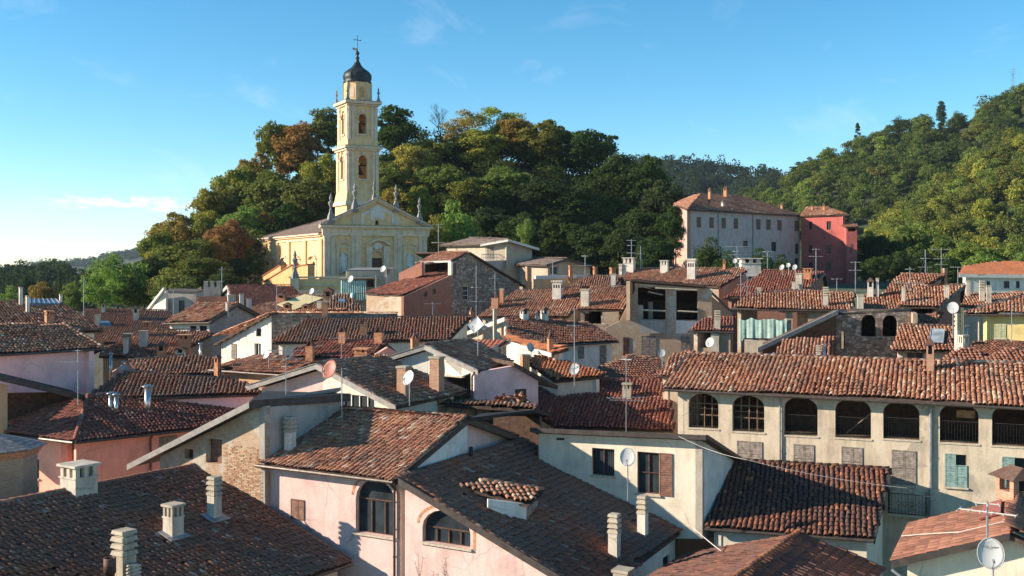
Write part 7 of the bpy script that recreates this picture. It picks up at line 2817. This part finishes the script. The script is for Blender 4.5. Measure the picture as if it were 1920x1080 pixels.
panel(H, (1050, 530), 116, 5, [(1000, 520), (1106, 520), (1106, 560), (1000, 560)], 'ochre')
chimney(H, 991, 545, 500, 13, 'plain', 'brick_o', d=108)
chimney(H, 1070, 519, 498, 9, 'box', 'brick_o', d=115)
chimney(H, 1116, 520, 500, 9, 'box', 'brick_o', d=118)

# ------------------------------------------------------------------ dishes and aerials
dish(617, 692, 18.5, 46.5, 'brick red satellite dish in front of the pink gable', foot=(641, 775), fd=46.9, az=-28, mat='dish_r')
dish(765, 708, 14.5, 47.5, 'white dish on a short pole beside the brick chimney slab', foot=(768, 748), az=-32)
dish(892, 609, 17.5, 60, 'white square dish tilted on its corner on a tall mast', foot=(896, 665), az=-20, square=True, ratio=.95)
dish(995, 651, 8.6, 60.5, 'small grey dish on the brick chimney by the orange roof', foot=(996, 664), az=25, mat='dish_g')
dish(1077, 692, 11.3, 60, 'white dish above the red roof beside the box chimney', foot=(1077, 727), az=-18)
dish(1177, 857, 17.2, 43.3, 'white dish on a pole between the two windows of the cream house', foot=(1177, 925), az=-12, tilt=18)
dish(1858, 1038, 28.5, 28.6, 'large grey dish with dark lettering in the bottom right corner', foot=(1862, 1090), az=-12, tilt=14, text=(('TELE', -.2, .15, .075), ('System', .015, .15, .07)))
dish(1787, 577, 11.8, 66.5, 'white dish on a pole beside the solar panel', foot=(1787, 625), az=-22)
dish(1331, 642, 10, 76.4, 'white dish beside the open window of the small brick house', foot=(1334, 660), az=-30)
dish(1241, 662, 8, 70, 'bluish shaded dish low in the yard by the timber loft', foot=(1242, 680), az=-10, mat='dish_g')
dish(499, 664, 9, 61.5, 'white dish at the corner of the ochre house roof', foot=(504, 680), az=-30)
dish(584, 546, 6.3, 97, 'white dish against the church terrace wall', foot=(585, 560), az=-25)
dish(657, 523, 7, 110, 'white dish on the mint corrugated balcony', foot=(657, 535), az=-25)
dish(718, 504, 6.5, 110, 'white dish on the beige terrace below the church door', foot=(722, 514), az=-25)
dish(292, 560, 6, 117, 'white dish on the slanting side of the grey hut', foot=(296, 570), az=-35)
dish(1378, 489, 5, 114, 'small white dish by the wide far chimney under the palace', foot=(1379, 500), az=-15)
dish(1466, 501, 5.5, 103, 'left of three small dishes on the far red ridge', foot=(1467, 510), az=-40, mat='dish_g')
dish(1478, 497, 4.6, 103.5, 'middle dish of three on the far red ridge', foot=(1479, 510), az=-20)
dish(1490, 501, 5.5, 104, 'right of three small dishes on the far red ridge', foot=(1491, 510), az=-30, mat='dish_g')

antenna(536, 752, 654, 47, 'tall aerial mast with stacked bars before the ochre roof', ((.97, 1.5, 5), (.8, 1.4, 8), (.88, 1.2, 0)))
antenna(640, 680, 626, 58, 'thin mast with a single crossbar above the red dish', ((.85, .9, 10),))
antenna(893, 600, 498, 84, 'tall thin aerial against the rubble stone gable', ((.34, 1.3, 5), (.6, .7, 20)))
antenna(928, 580, 512, 93, 'aerial mast at the right foot of the stone gable', ((.85, .6, 5), (.55, .8, 5)))
antenna(811, 590, 566, 95, 'low aerial with one long crossbar before the brick wall', ((.85, 1.4, 8),))
antenna(1077, 712, 578, 59, 'very tall white mast rising beside the round dish', ((.16, .2, 0), (.76, .75, 6)), r=.028)
antenna(1174, 800, 670, 55, 'aerial with a flat grid of rods on the red roof', ((.42, 1.9, 8), (.38, 1.6, -8), (.97, .4, 60)), r=.024)
antenna(1851, 1000, 940, 30, 'rust brown mast with two white crossing rods at bottom right', ((.66, 1.5, -35), (.92, .6, -20)), mat='cable', r=.03)
antenna(1184, 505, 449, 120, 'tallest aerial over the white chimney block', ((.97, 1.0, 0), (.8, .7, 20), (.55, 1.0, 0)))
antenna(1201, 508, 462, 120, 'tripod aerial right of the white chimney block', ((.7, .8, 5),), guy=True)
antenna(1382, 502, 461, 114, 'aerial with long top bar beside the wide far chimney', ((.97, 2.4, 0), (.6, 1.8, 0), (.75, .8, 20)))
antenna(1439, 505, 470, 112, 'bundle aerial before the palace wall', ((.95, .8, 20), (.7, .9, 0)), guy=True)
antenna(1530, 512, 466, 104, 'aerial before the red palace wing', ((.97, .6, 0), (.68, 1.2, 0)))
antenna(1604, 550, 490, 86, 'bare topped aerial below the corner of the red wing', ((.97, .6, 0), (.72, .9, 0)))
antenna(1706, 574, 501, 84, 'slender aerial crossing the stepped roofs', ((.95, .5, 10), (.6, 2.3, 5)))
antenna(1735, 515, 468, 92, 'pointed aerial before the dark trees at right', ((.3, 1.0, 0), (.65, .6, 10)), guy=True)
antenna(1765, 515, 467, 92, 'aerial with three wide bars before the dark trees', ((.98, 1.6, 0), (.62, 1.2, 0), (.4, .9, 0)))
antenna(1796, 548, 500, 95, 'small aerial left of the modern orange roof', ((.98, 1.1, 8),))
antenna(1897, 655, 570, 65, 'lattice mast against the yellow wall', ((.8, 1.1, 0), (.55, .8, 10)))
antenna(1389, 555, 512, 100, 'short aerial left of the far red roof', ((.9, .5, 0), (.5, .6, 0)))
antenna(1401, 552, 511, 100, 'short aerial with low cross bar on the far red roof', ((.95, .5, 0), (.35, .6, 0)))
antenna(416, 560, 500, 118, 'thin mast with a small round dish on it by the crenellated chimney', ((.92, .7, 5), (.55, .5, 0)))
antenna(519, 590, 535, 96, 'thin mast before the flecked dark roof', ((.98, .3, 0),))
antenna(146, 740, 655, 52, 'aerial in front of the rose wall', ((.72, 2.0, 6), (.97, .3, 0)))
antenna(325, 590, 545, 100, 'thin mast before the grey hut', ((.6, .4, 10),))
antenna(157, 590, 520, 120, 'thin pole before the trees at left', ((.9, .4, 10),))
antenna(822, 470, 420, 136, 'aerial with slanting bar behind the stone gable', ((.98, .8, 5), (.3, 1.6, 30)))
antenna(1097, 518, 478, 119, 'small aerial on the far terrace', ((.5, 1.6, 5), (.95, .6, 30)))
antenna(1036, 520, 486, 117, 'thin pole on the white terrace edge', ((.98, .3, 5),))
antenna(1569, 545, 522, 92, 'very short aerial left of the stepped roofs', ((.95, .8, 5),))

# cables
def cable(label, pts, r=.014, sag=.25):
    q = []
    for a_, b_ in zip(pts[:-1], pts[1:]):
        for i in range(10):
            t_ = i / 10
            v_ = a_.lerp(b_, t_)
            v_.z -= sag * 4 * t_ * (1 - t_)
            q.append(v_)
    q.append(pts[-1])
    mb = MB()
    mb.path(q, r, 5)
    o = mb.build('cable', M['cable'], None, org=pts[0])
    return tag(o, label, 'cable')
cable('white cable from the cream house eave across to the arcaded wall', [at(1273, 818, 44.3), at(1400, 862, 42), at(1700, 915, 41), AW.hit(1752, 930) + AW.n * .05], .008, .12)
cable('white cable end hanging over the dark roof below the cream house', [at(1300, 990, 42), at(1352, 1033, 40)], .016, .02)
pl = BR.pl
cable('white cable lying across the brown flat tiles', [pl.hit(1692, 1010) + pl.n * .09, pl.hit(1740, 1006) + pl.n * .09, pl.hit(1800, 1003) + pl.n * .09, pl.hit(1885, 985) + pl.n * .12], .012, .0)

# dry plant at the foot of the pink wall
e_ = thing('dry_plant', 'bare twiggy plant against the pink wall at the bottom edge', 'plant', at(830, 1100, 37.5))
mb = MB()
rr = random.Random(9)
b0 = at(830, 1100, 37.5)
for i in range(9):
    p_ = b0 + Vector((rr.uniform(-.9, .9), rr.uniform(-.2, .2), 0))
    d_ = Vector((rr.uniform(-.25, .25), rr.uniform(-.1, .1), 1)) * rr.uniform(.5, 1.25)
    mb.tube(p_, p_ + d_, .012, 4, .006)
    for k in range(5):
        s_ = p_ + d_ * rr.uniform(.3, .95)
        mb.tube(s_, s_ + Vector((rr.uniform(-.2, .2), rr.uniform(-.1, .1), rr.uniform(.05, .25))), .007, 3, .003)
mb.build('stems', M['beam'], e_)

# ------------------------------------------------------------------ afternoon haze over the valley
hm = bpy.data.materials.new('valley_haze')
hm.use_nodes = True
hn = hm.node_tree.nodes
hn.remove(hn['Principled BSDF'])
pv = hn.new('ShaderNodeVolumePrincipled')
pv.inputs['Color'].default_value = (0.62, 0.76, 0.92, 1)
pv.inputs['Density'].default_value = 0.00007
pv.inputs['Anisotropy'].default_value = 0.2
hm.node_tree.links.new(pv.outputs[0], hn['Material Output'].inputs['Volume'])
mb = MB()
mb.box((-4800, -100, -8), (9600, 0, 0), (0, 5000, 0), (0, 0, 168))
hz = mb.build('haze', hm)
hz['kind'] = 'stuff'
hz['label'] = 'thin pale haze hanging in the air over the town and valley'
print('tile objects', TILE_OBJS, 'tile tris', TRIS, 'objects', len(bpy.data.objects))
